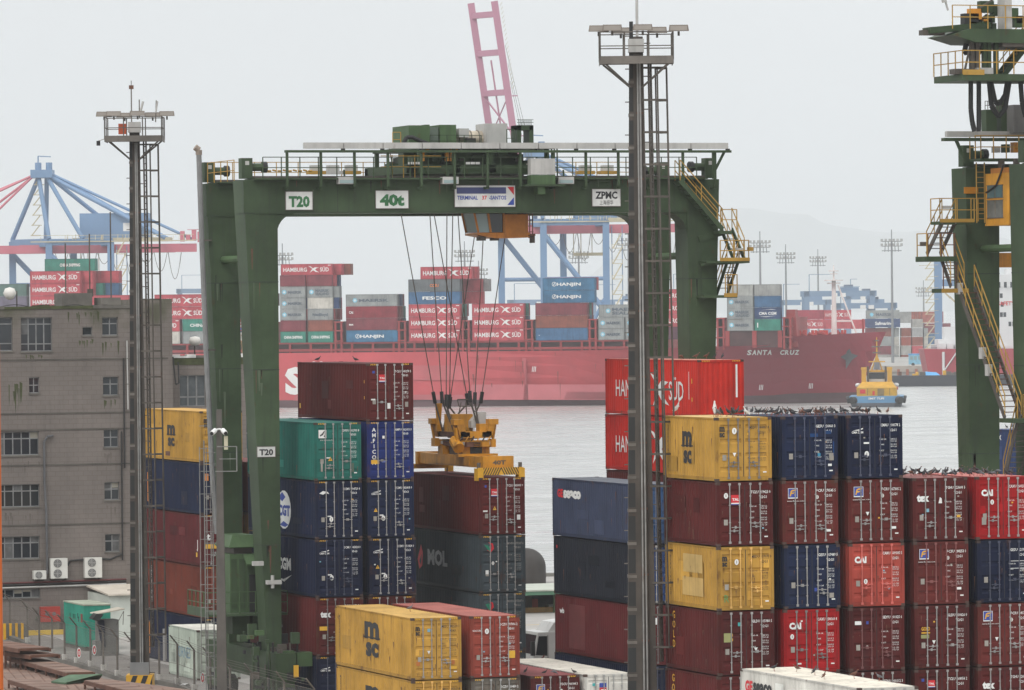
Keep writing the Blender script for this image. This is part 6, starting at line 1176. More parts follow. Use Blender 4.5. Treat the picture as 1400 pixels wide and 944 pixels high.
# rusty low roofs
RR = mat('rusty_sheet', (.15, .08, .055), .85, 0, .35, .5, .5, .3); RR2 = mat('rusty_sheet_pale', (.19, .12, .09), .85, 0, .35, .6, .35, .3)
zr_ = 3.0; T0 = lambda u, v, z=zr_: atz(u, v, z)
shd = thing('rusty_roof', 'low rusty sheet-metal roof with plank walkways in the bottom corner', 'roof', tuple(T0(100, 930)-V((0, 0, zr_))))
q = MB(); a = [T0(-60, 868), T0(0, 882), T0(40, 896), T0(105, 912), T0(142, 928), T0(205, 936), T0(310, 950), T0(340, 985), T0(-60, 990)]
q.prism(a, (0, 0, -.12), RR2); wob(q, 'roof_sheet', shd)
q = MB()
EDG = [(-140, 860), (0, 882), (40, 896), (105, 912), (142, 928), (205, 936), (310, 950)]
for f in range(26):
    u = -60+f*16; ue = u-70; ve = [a_[1]+(b_[1]-a_[1])*(ue-a_[0])/(b_[0]-a_[0]) for a_, b_ in zip(EDG, EDG[1:]) if a_[0] <= ue <= b_[0]]
    if not ve: continue
    ve = ve[0]+3; p0 = T0(ue+70*(985-ve)/80, 985, zr_+.012); p1 = T0(ue, ve, zr_+.012); q.beam(p0, p1, .05, .02, RR)
wob(q, 'sheet_seam', shd)
def strip(u0, v0, u1, v1, wpx, n, z=zr_+.35, m=RR2):
    q = MB(); a = T0(u0, v0, z); b = T0(u1, v1, z); d = (b-a); w_ = V((-d.y, d.x, 0)).normalized()*wpx
    for i in range(n):
        f0, f1 = i/n, (i+.9)/n; p0 = a+d*f0; p1 = a+d*f1; q.hexa([p0, p1, p1+w_, p0+w_], [x+V((0, 0, .06)) for x in (p0, p1, p1+w_, p0+w_)], m)
        q.beam(p1, p1+w_, .05, .12, RUSTY); q.box(p0.x-.04, p0.y-.04, zr_, p0.x+.04, p0.y+.04, z, RUSTY)
    q.beam(a-V((0, 0, .05)), b-V((0, 0, .05)), .08, .18, RUSTY); q.beam(a+w_-V((0, 0, .05)), b+w_-V((0, 0, .05)), .08, .18, RUSTY)
    wob(q, 'plank_walkway', shd)
strip(8, 899, 92, 922, 1.3, 6); strip(0, 892, 42, 898, 1.5, 3, zr_+.7, RR); strip(12, 931, 110, 960, 1.2, 8); strip(116, 932, 215, 956, 1.2, 7); strip(-30, 880, 26, 889, 1.6, 3, zr_+1, RR)
q = MB(); q.prism([T0(70, 934, zr_+.02), T0(95, 925, zr_+.3), T0(140, 924, zr_+.3), T0(135, 930, zr_+.02), T0(90, 936, zr_+.02)], (0, 0, .08), mat('green_tarp', (.07, .12, .07), .8, 0, .3, 1)); wob(q, 'tarp', shd)
q = MB(); p = atz(40, 975, 0)
for u, v in ((-40, 985), (60, 990), (180, 990), (320, 984), (0, 890), (140, 928)): p = T0(u, v); q.box(p.x-.12, p.y-.12, 0, p.x+.12, p.y+.12, zr_-.12, RUSTY)
wob(q, 'roof_post', shd)
q = MB(); pp = atd(-.2, 800, 70); q.bar((0, 0, 0), (0, 0, at(0, 470, pp.y).z), .035, 8, mat('orange_post_paint', (.42, .09, .01), .5, 0, .1, 1)); q.lathe((0, 0, 0), [(.2, 0), (.2, .06), (.06, .1)], 10, STEELD); o = q.obj('orange_post'); o.location = (pp.x, pp.y, 0); tag(o, 'thin bright orange post standing close to the camera', 'post')
# ------------------------------------------------------------------ quay shed, tank, lorry
p = atz(722, 839, 0); p2 = atz(772, 839, 0)
t = thing('quay_shed', 'open low shed with a pale green roof at the quay edge between stacks', 'shed', (p.x-6, p.y, 0))
q = MB(); L_ = p2.x-p.x+18; zt_s = at(740, 806, p.y).z
q.box(-.3, -.6, zt_s-.35, L_, 7, zt_s-.1, mat('shed_roof_green', (.08, .17, .11), .7, 0, .2, .8)); q.box(-.35, -.65, zt_s-.1, L_+.05, 7.05, zt_s, mat('shed_roof_top', (.4, .42, .36), .8, 0, .2, .5)); q.obj('roof', t)
for i in range(int(L_/2.6)): q = MB(); q.box(i*2.6, 0, 0, i*2.6+.16, .16, zt_s-.3, GREEN if i % 2 else GREYB); q.obj('post', t)
q = MB(); q.box(.2, 5.4, 0, L_-.3, 5.6, zt_s-.35, mat('shed_dark', (.045, .045, .045), .8, 0, .4, 1)); q.box(.2, .6, .0, L_-.3, .75, .35, mat('shed_curb', (.2, .12, .04), .8, 0, .4, 1)); q.obj('back_wall', t)
q = MB(); rnd = random.Random(12)
for i in range(30): x = rnd.uniform(.3, L_-1); y = rnd.uniform(1, 5); s = rnd.uniform(.2, .7); q.box(x, y, 0, x+s, y+s, s*rnd.uniform(.5, 2), rnd.choice((mat('crate_red', (.35, .05, .03)), STEELD, GREEN, DARK, GREYB, STEELD)))
q.obj('stored_crate', t)
p = at(720, 776, 363); q = MB(); r = (at(742, 776, 363)-at(717, 776, 363)).length; q.lathe((0, 0, 0), [(r, -p.z)]+[(r*math.cos(a*math.pi/20), r*1.0*math.sin(a*math.pi/20)) for a in range(11)], 28, mat('dark_tank', (.045, .039, .036), .75, 0, .25, .6)); o = q.obj('domed_tank', smooth=True); o.location = (p.x, 363, p.z); tag(o, 'dark dome-topped tank rising behind the quay shed', 'tank')
# lorry
LY = 262.0
a = at(729, 862, LY); t = thing('lorry', 'white lorry cab facing the water lane between container stacks', 'lorry', (a.x, LY, 0))
TW = mat('lorry_white', (.66, .65, .62), .4, 0, .1, 1, .1, .2)
q = MB(); ztop = at(740, 865, LY).z; q.prism([V((.05, 0, .9)), V((0, 0, 1.75)), V((.28, 0, ztop)), V((2.2, 0, ztop+.02)), V((2.2, 0, .9))], (0, 2.4, 0), TW); q.prism([V((.9, .2, ztop)), V((2.3, .2, ztop)), V((2.3, .2, ztop+.62)), V((1.25, .2, ztop+.5))], (0, 2.0, 0), TW); cabo = q.obj('cab', t)
q = MB(); q.poly([V((.13, -.005, 1.75)), V((.78, -.005, 1.7)), V((.78, -.005, ztop-.2)), V((.3, -.005, ztop-.2))], GLASS); q.box(.8, -.01, 1.0, .83, 0, ztop-.15, STEELD); q.obj('side_window', cabo)
q = MB(); q.poly([(-.01, .15, 1.8), (-.01, 2.25, 1.8), (.24, 2.25, ztop-.15), (.24, .15, ztop-.15)], GLASS); q.obj('windscreen', cabo)
q = MB(); q.box(-.22, -.35, 1.75, -.02, -.15, 2.5, DARK); q.bar((.1, 0, 2.5), (-.1, -.25, 2.45), .03, 5, DARK); q.bar((.1, 0, 1.8), (-.1, -.25, 1.85), .03, 5, DARK); q.obj('mirror', cabo)
q = MB(); c_ = V((1.45, -.006, 1.95)); q.poly([c_+V((.24*math.cos(i*.35), 0, .24*math.sin(i*.35))) for i in range(18)], BLACK); q.poly([c_+V((.17*math.cos(i*.35), -.004, .17*math.sin(i*.35))) for i in range(18)], mat('dull_gold', (.4, .28, .06))); q.poly([c_+V((.08*math.cos(i*.7), -.008, .08*math.sin(i*.7))) for i in range(9)], BLACK); q.obj('roundel', cabo)
q = MB(); q.box(.0, .2, .5, 7.5, 2.2, .95, DARK); q.box(2.3, .1, .95, 2.8, 2.3, 1.7, STEELD); q.box(2.6, .1, 1.0, 9.8, 2.3, 1.2, STEELD); q.obj('chassis', t)
for x in (.9, 3.6, 4.9, 7.6, 8.9):
    for y in (.0, 2.1): q = MB(); q.bar((x, y, .5), (x, y+.3, .5), .5, 18, DARK); q.bar((x, y-.01, .5), (x, y, .5), .24, 12, GREYB); q.obj('wheel', t)

# ------------------------------------------------------------------ people
def skin_person(name, label, loc, rz, joints, edges, cols, scale=1.0, extras=None):
    """one continuous body grown over a skeleton; colours by height and limb"""
    me = bpy.data.meshes.new(name); me.from_pydata([j[:3] for j in joints], edges, []); o = bpy.data.objects.new(name, me); LINK(o)
    o.modifiers.new('skin', 'SKIN'); s = o.modifiers.new('sub', 'SUBSURF'); s.levels = s.render_levels = 1
    for i, j in enumerate(joints): me.skin_vertices[0].data[i].radius = (j[3], j[4] if len(j) > 4 else j[3])
    me.skin_vertices[0].data[0].use_root = True
    dg = bpy.context.evaluated_depsgraph_get(); nm = bpy.data.meshes.new_from_object(o.evaluated_get(dg)); nm.name = name
    o.modifiers.clear(); o.data = nm; bpy.data.meshes.remove(me)
    ms_ = []; nm.materials.clear()
    for p in nm.polygons:
        m = cols(p.center)
        if m not in ms_: ms_.append(m); nm.materials.append(m)
        p.material_index = ms_.index(m); p.use_smooth = True
    o.location = loc; o.rotation_euler = (0, 0, rz); o.scale = (scale,)*3; tag(o, label, 'person')
    for nm_, mb in extras or (): mb.obj(nm_, o, smooth=True)
    return o
SKIN = mat('skin_tone', (.3, .16, .1), .6, 0, .1); KHA = mat('khaki_cloth', (.38, .28, .17), .9, 0, .15, 6); WSH = mat('white_shirt', (.6, .58, .55), .9, 0, .12, 6); HAIR = mat('dark_hair', (.02, .015, .012), .7, 0, .2)
def standing(bend=.18):
    J = [(0, 0, .95, .15, .11), (0, -bend*.4, 1.2, .15, .1), (0, -bend, 1.42, .17, .1), (0, -bend*1.25, 1.53, .06), (0, -bend*1.4, 1.62, .085, .09), (0, -bend*1.5, 1.73, .08, .09)]
    E = [(0, 1), (1, 2), (2, 3), (3, 4), (4, 5)]
    for s in (-1, 1):
        k = len(J); J += [(s*.1, .01, .86, .1), (s*.12, -.02, .5, .068), (s*.12, .03, .1, .045), (s*.13, -.14, .05, .04)]; E += [(0, k), (k, k+1), (k+1, k+2), (k+2, k+3)]
        k = len(J); J += [(s*.21, -bend, 1.41, .062), (s*.3, -bend-.02, 1.16, .047), (s*.24, -bend-.2, .98, .036), (s*.22, -bend-.27, .94, .034)]; E += [(2, k), (k, k+1), (k+1, k+2), (k+2, k+3)]
        h = len(J)-1
        for f in range(5):
            k = len(J); a = (f-2)*.02; J += [(s*.22+a*.9, -bend-.33+abs(f-1.5)*.008, .92-(.01*f), .011), (s*.22+a, -bend-.38+abs(f-1.5)*.012, .9-.006*f, .009)]; E += [(h, k), (k, k+1)]
    return J, E
def wcol(c):
    x, y, z = c
    if z > 1.53: return SKIN if z < 1.72 else HAIR
    if z < .1: return DARK
    if abs(x) > .17 and z < 1.1: return SKIN if z < 1.0 else WSH
    return KHA if z < .95 else WSH
J, E = standing()
hm = MB(); hm.lathe((0, -.26, 1.70), [(.165, -.02), (.15, .04), (.13, .1), (.07, .15), (0, .165)], 14, mat('helmet_blue', (.03, .11, .5), .35, 0, .05)); hm.lathe((0, -.26, 1.68), [(.19, 0), (.165, .02)], 14, mat('helmet_blue', (.03, .11, .5)))
bp_ = MB()
for s in (-1, 1): bp_.beam((s*.1, -.05, 1.0), (s*.09, -.09, 1.46), .06, .03, mat('harness_strap', (.4, .18, .05), .8)); bp_.beam((s*.09, -.09, 1.46), (s*.1, -.3, 1.3), .05, .03, mat('harness_strap', (.4, .18, .05)))
bp_.hexa([(-.14, .02, .98), (.14, .02, .98), (.16, .14, 1.0), (-.16, .14, 1.0)], [(-.12, -.1, 1.36), (.12, -.1, 1.36), (.12, .0, 1.38), (-.12, .0, 1.38)], mat('dark_bag', (.03, .028, .026), .9)); bp_.box(-.2, -.1, .93, .2, .12, 1.0, DARK)
pp = at(329.5, 486, WY+.6)
skin_person('person', 'worker in a blue helmet, white shirt, khaki trousers and harness on the wing roof', (pp.x, WY+.6, zw+.02), R_(15)+0.0, J, E, wcol, 1.0, [('helmet', hm), ('harness', bp_)])
# seated driver
J2 = [(0, 0, .1, .15, .12), (0, .05, .4, .15, .1), (0, .06, .6, .17, .1), (0, .03, .7, .055), (0, .0, .8, .085, .09), (0, -.01, .9, .08, .09)]; E2 = [(0, 1), (1, 2), (2, 3), (3, 4), (4, 5)]
for s in (-1, 1):
    k = len(J2); J2 += [(s*.1, -.05, .1, .09), (s*.12, -.45, .12, .065), (s*.12, -.48, -.3, .045), (s*.12, -.6, -.34, .04)]; E2 += [(0, k), (k, k+1), (k+1, k+2), (k+2, k+3)]
    k = len(J2); J2 += [(s*.22, .04, .58, .06), (s*.28, -.1, .34, .046), (s*.18, -.36, .38, .035), (s*.16, -.42, .4, .032)]; E2 += [(2, k), (k, k+1), (k+1, k+2), (k+2, k+3)]
    h = len(J2)-1
    for f in range(5): k = len(J2); J2 += [(s*.16+(f-2)*.018, -.47, .41-.005*f, .01), (s*.16+(f-2)*.02, -.5, .38, .009)]; E2 += [(h, k), (k, k+1)]
la = t.location
skin_person('person', 'lorry driver in dark clothes seated at the cab window', (la.x+.62, LY+.28, 1.25), R_(-90), J2, E2, lambda c: SKIN if .7 < c.z < .87 or (abs(c.x) > .1 and c.y < -.3 and .3 < c.z) else HAIR if c.z > .8 else mat('red_shirt', (.2, .03, .03), .9, 0, .1))

# ------------------------------------------------------------------ pigeons
PG = [mat('pigeon_dark', (.035, .032, .035), .6, 0, .3, 20), mat('pigeon_grey', (.12, .12, .13), .6, 0, .3, 20), mat('pigeon_brown', (.13, .055, .035), .7, 0, .3, 20), mat('pigeon_white', (.55, .53, .5), .7, 0, .1, 20)]
BEAK = mat('beak', (.25, .12, .08), .6); LEGC = mat('bird_leg', (.3, .09, .06), .7)
def bird(pose):
    """lofted along spine points (x, z, half width, half height); faces +x"""
    sp_ = {0: [(-.2, .13, .022, .006), (-.13, .145, .035, .018), (-.07, .16, .052, .045), (.0, .18, .062, .062), (.06, .205, .056, .06), (.1, .245, .038, .042), (.118, .285, .027, .028), (.128, .315, .028, .027), (.15, .322, .02, .019), (.168, .316, .008, .008), (.19, .308, .002, .002)],
           1: [(-.2, .19, .022, .006), (-.13, .19, .035, .018), (-.07, .185, .052, .045), (.0, .18, .062, .06), (.06, .165, .054, .055), (.11, .13, .036, .038), (.14, .09, .026, .026), (.16, .062, .027, .025), (.17, .045, .018, .018), (.176, .03, .008, .008), (.18, .012, .002, .002)],
           2: [(-.15, .08, .024, .008), (-.1, .12, .04, .025), (-.05, .16, .056, .05), (.0, .2, .062, .064), (.03, .245, .052, .054), (.045, .285, .034, .036), (.05, .315, .028, .028), (.06, .34, .028, .026), (.08, .346, .02, .018), (.1, .34, .008, .008), (.12, .332, .002, .002)]}[pose]
    b = MB(); n = 9; vs = []
    for x, z, w_, h_ in sp_:
        for i in range(n): a = 2*math.pi*i/n; vs.append((x, w_*math.cos(a), z+h_*math.sin(a)))
    fs = [(r*n+i, r*n+(i+1) % n, (r+1)*n+(i+1) % n, (r+1)*n+i) for r in range(len(sp_)-1) for i in range(n)]
    b.v, b.f = vs, [list(f) for f in fs]; b.m = [0 if r < 9*(len(sp_)-3) else 1 for r in range(len(fs))]; b.mats = [PG[0], BEAK]
    b.f.append(list(range(n))); b.m.append(0)
    for s in (-1, 1):                                            # folded wing
        k = len(b.v); b.v += [(.07, s*.058, .215), (.0, s*.07, .2), (-.09, s*.055, .165), (-.18, s*.02, .15 if pose != 2 else .1), (-.02, s*.055, .235), (-.09, s*.04, .2)]; b.f += [[k, k+1, k+2, k+3, k+5, k+4]]; b.m += [0]
        b.bar((.0, s*.025, .13), (.01, s*.03, 0), .007, 4, LEGC); b.bar((.01, s*.03, .006), (.05, s*.035, .004), .006, 4, LEGC)
    return b.mesh('pigeon', True)
BM = [bird(0), bird(1), bird(2)]
def flock(n, x0, x1, y0, y1, z, label, group, seed, cols=(0, 0, 0, 1, 2), big=1.0):
    rnd = random.Random(seed); xs = []
    for i in range(n):
        for _ in range(30):
            x, y = rnd.uniform(x0, x1), rnd.uniform(y0, y1)
            if all((x-a)**2+(y-b)**2 > .02 for a, b in xs): break
        xs.append((x, y)); c = rnd.choice(cols)
        o = put('pigeon', BM[rnd.choice((0, 0, 0, 1, 2, 2))], None, None, (x, y, z)); o.material_slots[0].link = 'OBJECT'; o.material_slots[0].material = PG[c]
        o.rotation_euler = (0, 0, rnd.choice((0, 3.14))+rnd.uniform(-.9, .9)); s = rnd.uniform(.85, 1.15)*big; o.scale = (s, s, s); tag(o, label, 'bird', group)
z6 = 6*(SD+.02)-.03
flock(62, 78.5, 83.7, 197.0, 201.5, z6, 'dark pigeon in the crowd on the two navy container roofs', 'pigeons on the navy roofs', 1, (0, 0, 0, 0, 2), .92)
flock(9, 75.9, 78.0, 197, 200, z6, 'grey pigeon on the roof of the top yellow container', 'pigeons on the yellow roof', 2, (0, 1, 0, 1), 1.15)
for i, (x, y) in enumerate(((76.05, 202.4), (76.35, 198.9), (77.2, 197.6))):
    o = put('egret' if i < 2 else 'pigeon', BM[2], None, None, (x, y, z6)); o.material_slots[0].link = 'OBJECT'; o.material_slots[0].material = PG[3]; o.scale = (1.3, 1.3, 1.8) if i < 2 else (1.2, 1.2, 1.2); o.rotation_euler = (0, 0, 1.2*i); tag(o, ('white upright bird on the far roof edge of the yellow container', 'white upright bird in mid roof of the yellow container', 'white pigeon among grey ones on the yellow roof')[i], 'bird')
z5 = 5*(SD+.02)-.03
flock(38, 84.3, 86.9, 197.1, 202.5, z5, 'dark pigeon on the roof of the maroon tex container', 'pigeons on the tex roof', 3, (0, 0, 0, 1, 2), .88)
flock(32, 87.1, 89.3, 197.1, 201.8, z5, 'dark pigeon on the pink roof of the bright red container', 'pigeons on the pink roof', 4, (0, 0, 0, 1), .88)
flock(9, _q.x+.1, _q.x+2.3, _q.y-6, _q.y-.2, 5*(SD+.02)-.03, 'dark pigeon on the blue container behind the crane stairs', 'pigeons behind the crane stairs', 5)
flock(5, 93.3, 95.3, 245, 249, 6*(HC+.02)-.03, 'pigeon on the roof of the top red container', 'pigeons on the red roof', 6, (0, 2, 0))
for i, (x, y) in enumerate(((77.5, 259), (78.3, 255))): o = put('pigeon', BM[0], None, None, (x, y, 6*(HC+.02)-.03)); o.rotation_euler = (0, 0, 2.5*i); tag(o, ('pigeon at the far corner of the topmost maroon container', 'pigeon midway along the topmost maroon container roof')[i], 'bird')
o = put('pigeon', BM[0], None, None, (75.2, 236.5, 2*(HC+.02)-.03)); o.material_slots[0].link = 'OBJECT'; o.material_slots[0].material = PG[1]; tag(o, 'single grey pigeon on the front yellow container roof', 'bird')
flock(4, 79.8, 81.9, 231.9, 234.5, HC-.03, 'pigeon on the faded roof of the low maroon container', 'pigeons on the low maroon roof', 7, (0, 1))
flock(6, 75.1, 77.2, 182, 191, 2*(HC+.02)-.03, 'pigeon scattered on the grimy white container roof', 'pigeons on the white roof', 8, (0, 2, 1))
# ------------------------------------------------------------------ red container ship
SD_ = 1190.0; TH = R_(10); Rh = V((math.cos(YAW), -math.sin(YAW), 0)); Fh = V((math.sin(YAW), math.cos(YAW), 0))
bow = atd(1157, 549, SD_); bow.z = 0
AX = (-Rh*math.cos(TH)+Fh*math.sin(TH)); BX = V((-AX.y, AX.x, 0)); BX = BX if BX.dot(Fh) > 0 else -BX      # aft, and away from us
SROT = math.atan2(AX.y, AX.x)
ship = thing('container_ship', 'large red container ship under way beyond the stacks, named on its bow', 'container ship', (bow.x, bow.y, 0))
def SP(u, v, z): return bow+AX*u+BX*v+V((0, 0, z))
def su(px, z=15, v=0):                       # metres aft of the stem for a photo column on the near side
    lo, hi = -60, 420
    for _ in range(40):
        mid = (lo+hi)/2; p = SP(mid, v, z)-V((0, 0, CZ)); x = 700+FPX*p.dot(CR)/p.dot(CF)
        if x > px: lo = mid
        else: hi = mid
    return lo
def sz(px, py):                              # height on the near side plane
    u = su(px); p = SP(u, 0, 0); d = (p-V((0, 0, 0))).dot(CF); return atd(px, py, d).z
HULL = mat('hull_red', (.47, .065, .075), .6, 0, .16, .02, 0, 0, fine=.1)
_t = HULL.node_tree; _b = _t.nodes['Principled BSDF']; _src = _b.inputs['Base Color'].links[0].from_socket      # shade of the bow flare put into the hull colour, darker forward
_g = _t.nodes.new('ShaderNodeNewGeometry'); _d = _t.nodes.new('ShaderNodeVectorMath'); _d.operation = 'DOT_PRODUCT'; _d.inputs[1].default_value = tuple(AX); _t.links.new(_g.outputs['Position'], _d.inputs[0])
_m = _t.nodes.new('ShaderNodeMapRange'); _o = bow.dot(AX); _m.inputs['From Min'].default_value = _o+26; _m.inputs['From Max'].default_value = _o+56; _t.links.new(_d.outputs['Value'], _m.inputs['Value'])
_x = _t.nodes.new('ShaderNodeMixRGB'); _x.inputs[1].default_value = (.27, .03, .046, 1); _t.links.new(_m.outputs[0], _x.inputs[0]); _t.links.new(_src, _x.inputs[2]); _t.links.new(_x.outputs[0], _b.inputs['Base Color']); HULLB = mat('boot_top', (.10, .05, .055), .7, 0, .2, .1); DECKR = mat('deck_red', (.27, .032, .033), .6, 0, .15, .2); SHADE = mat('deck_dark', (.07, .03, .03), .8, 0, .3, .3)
BEAM = 32.0
def half(u, deck):
    x0 = -7.6 if deck else 0; ln = 34 if deck else 100
    f = min(1, max(0, (u-x0)/ln)); return BEAM/2*(1-(1-f)**(2.6 if deck else 1.7))
us = [-7.6, -7.0, -6, -4.5, -3, -1.5, 0, 2, 4, 7, 10, 14, 18, 23, 28, 34, 40, 48, 56, 64, 90, 140, 200, 262]
zs_ = [-3, -1.3, -.4, 2, 4.5, 7, 9, 10.7]
def sheer(u): return 10.7 if u > 60 else 10.7+(60-u)/60*1.2 if u > 14 else 13.4+(14-u)/21.6*.9
q = MB(); ring = []
for k, f in enumerate([0, .12, .2, .38, .55, .75, .9, 1.0]):
    row = []
    for u in us:
        zt_ = sheer(u); z = -3+(zt_+3)*f
        g = f**1.5; x0 = -7.6*max(0, (z+1.5)/15.9)**.9 if z > -1.5 else 0
        hb = half(max(u, x0), False)*(1-g)+half(u, True)*g
        uu = max(u, x0)
        hb = 0 if u <= x0 else hb
        row.append((uu, hb, z))
    ring.append(row)
N = len(us)
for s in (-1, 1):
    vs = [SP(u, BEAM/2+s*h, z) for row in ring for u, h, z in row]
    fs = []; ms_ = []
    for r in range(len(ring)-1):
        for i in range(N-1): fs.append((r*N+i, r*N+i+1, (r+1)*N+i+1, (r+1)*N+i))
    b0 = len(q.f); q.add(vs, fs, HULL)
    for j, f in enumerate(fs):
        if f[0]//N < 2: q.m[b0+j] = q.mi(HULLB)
top = ring[-1]
for i in range(N-1):
    q.poly([SP(top[i][0], BEAM/2-top[i][1], top[i][2]-.02), SP(top[i+1][0], BEAM/2-top[i+1][1], top[i+1][2]-.02), SP(top[i+1][0], BEAM/2+top[i+1][1], top[i+1][2]-.02), SP(top[i][0], BEAM/2+top[i][1], top[i][2]-.02)], DECKR)
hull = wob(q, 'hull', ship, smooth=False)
ang = hull.data
for p_ in ang.polygons: p_.use_smooth = False
SWH = mat('ship_white', (.7, .69, .67), .6, 0, .05)
def stext(s, px0, px1, py, h, off=.03, v=-.06, m=SWH, name='lettering', par=None):
    u0, u1 = su(px0), su(px1); z = sz((px0+px1)/2, py); q = MB()
    q.text(s, SP(u0, v, z), -AX, (0, 0, 1), h, m, w=abs(u0-u1), off=off); return wob(q, name, par or ship)
stext('SÜD', 389, 494, 537, 6.3, .05); stext('HAMBURG', 120, 368, 537, 6.3, .05)
def onflare(px, py):                         # hull surface point under a photo pixel near the bow
    d = ray(px, py); lo = 1100.; 
    for i in range(900):
        D = 1120+i*.25; p = d*D+V((0, 0, CZ)); r = p-bow; u = r.dot(AX); v = r.dot(BX); zt_ = sheer(u); f = max(0, min(1, (p.z+3)/(zt_+3))); g = f**1.5; x0 = -7.6*max(0, (p.z+1.5)/15.9)**.9 if p.z > -1.5 else 0
        hb = 0 if u <= x0 else half(max(u, x0), False)*(1-g)+half(u, True)*g
        if v >= BEAM/2-hb: return d*(D-.6)+V((0, 0, CZ))
    return d*1190+V((0, 0, CZ))
q = MB()
for s, px0, px1 in (('SANTA', 1021, 1056), ('CRUZ', 1066, 1093)):
    for i, ch in enumerate(s):
        w_ = (px1-px0)/len(s); a = onflare(px0+i*w_, 485.5-.008*(px0+i*w_-1021)); b = onflare(px0+(i+.85)*w_, 485.5-.008*(px0+i*w_-1021)); c_ = onflare(px0+i*w_+1.2, 478.5)
        q.text(ch, a, (b-a).normalized(), ((c_-a)).normalized(), (c_-a).length, SWH, w=(b-a).length, off=.04)
wob(q, 'lettering', ship)
q = MB()
for px, py, w_ in ((1040, 530, 5), (1108, 528, 6), (729, 505, 5)):
    a = onflare(px, py) if px > 900 else SP(su(px), -.08, sz(px, py)); r = -AX
    for k in range(3): q.poly([a+r*(-.4+k*.35)+V((0, 0, -.6)), a+r*(-.25+k*.35)+V((0, 0, -.6)), a+r*(-.1+k*.35)+V((0, 0, .6)), a+r*(-.25+k*.35)+V((0, 0, .6))], SWH)
wob(q, 'hull_mark', ship)
ac = onflare(1160, 488); q = MB(); AN = mat('anchor_grey', (.06, .06, .065), .7, 0, .2); r = -AX
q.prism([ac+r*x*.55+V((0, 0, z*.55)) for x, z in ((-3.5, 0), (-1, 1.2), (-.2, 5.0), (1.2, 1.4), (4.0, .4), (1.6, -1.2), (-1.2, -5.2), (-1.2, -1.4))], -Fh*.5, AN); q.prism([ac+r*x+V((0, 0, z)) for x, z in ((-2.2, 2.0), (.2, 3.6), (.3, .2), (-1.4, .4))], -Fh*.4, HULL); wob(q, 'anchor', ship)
for px0, py0, px1, py1, c in ((640, 526, 860, 547, (.45, .12, .135)), (715, 490, 722, 547, (.37, .07, .08)), (480, 500, 640, 520, (.46, .1, .11)), (770, 536, 905, 546, (.44, .12, .13)), (560, 540, 640, 547, (.43, .11, .12)), (905, 500, 909, 545, (.37, .07, .08)), (400, 540, 480, 548, (.44, .11, .12))):
    q = MB(); u0, u1 = su(px0, 8), su(px1, 8); q.poly([SP(u0, -.03, sz(px0, py1)), SP(u1, -.03, sz(px1, py1)), SP(u1+1.5, -.03, sz(px1, py0)), SP(u0-.8, -.03, sz(px0, py0))], mat('hull_patch_%d' % px0, c, .7, 0, .2, .08)); wob(q, 'hull_patch', ship)
q = MB(); rnd = random.Random(31)
for i in range(46):
    u = rnd.uniform(48, 240); z = rnd.uniform(3, 10.4); h_ = rnd.uniform(.8, 4); q.poly([SP(u, -.045, z), SP(u+rnd.uniform(.12, .4), -.045, z), SP(u+.1, -.045, z-h_)], mat('hull_rust', (.2, .05, .04), .8, 0, .3))
wob(q, 'rust_streak', ship)
# hatch coaming, lashing bridges
q = MB(); q.hexa([SP(44, 1.5, 10.6), SP(262, 1.5, 10.6), SP(262, 30.5, 10.6), SP(44, 30.5, 10.6)], [SP(44, 1.5, 13.22), SP(262, 1.5, 13.22), SP(262, 30.5, 13.22), SP(44, 30.5, 13.22)], SHADE); wob(q, 'hatch_coaming', ship)
CB = [(382, 455), (470, 543), (556, 629), (644, 716), (730, 803), (817, 890), (905, 978), (992, 1067)]
q = MB()
for px in [360]+[(a[1]+b[0])/2 for a, b in zip(CB, CB[1:])]+[1076, 292, 218]:
    u = su(px)
    for du in (-.9, .5):
        q.hexa([SP(u+du, .2, 10.6), SP(u+du+.45, .2, 10.6), SP(u+du+.45, 31.8, 10.6), SP(u+du, 31.8, 10.6)], [SP(u+du, .2, 17.8), SP(u+du+.45, .2, 17.8), SP(u+du+.45, 31.8, 17.8), SP(u+du, 31.8, 17.8)], DECKR)
    for z in (13.2, 15.6, 17.6): q.hexa([SP(u-1.1, .1, z), SP(u+1.1, .1, z), SP(u+1.1, 31.9, z), SP(u-1.1, 31.9, z)], [SP(u-1.1, .1, z+.3), SP(u+1.1, .1, z+.3), SP(u+1.1, 31.9, z+.3), SP(u-1.1, 31.9, z+.3)], DECKR)
wob(q, 'lashing_bridge', ship)
q = MB()
for i in range(44):
    u = 46+i*4.9
    q.hexa([SP(u, .5, 10.6), SP(u+.5, .5, 10.6), SP(u+.5, 1.2, 10.6), SP(u, 1.2, 10.6)], [SP(u, .5, 13.0), SP(u+.5, .5, 13.0), SP(u+.5, 1.2, 13.0), SP(u, 1.2, 13.0)], DECKR)
q.hexa([SP(46, .4, 11.0), SP(262, .4, 11.0), SP(262, .6, 11.0), SP(46, .6, 11.0)], [SP(46, .4, 11.55), SP(262, .4, 11.55), SP(262, .6, 11.55), SP(46, .6, 11.55)], DECKR)
q.hexa([SP(46, .4, 12.7), SP(262, .4, 12.7), SP(262, 1.6, 12.7), SP(46, 1.6, 12.7)], [SP(46, .4, 13.05), SP(262, .4, 13.05), SP(262, 1.6, 13.05), SP(46, 1.6, 13.05)], DECKR)
wob(q, 'deck_stanchion', ship)
q = MB(); u = su(1079); q.hexa([SP(u-1.6, 3, 11), SP(u+1.2, 3, 11), SP(u+1.2, 9, 11), SP(u-1.6, 9, 11)], [SP(u-1.0, 3, 19.6), SP(u+1.0, 3, 19.6), SP(u+1.0, 8, 19.6), SP(u-1.0, 8, 19.6)], DECKR); wob(q, 'breakwater', ship)
q = MB(); rnd = random.Random(3)
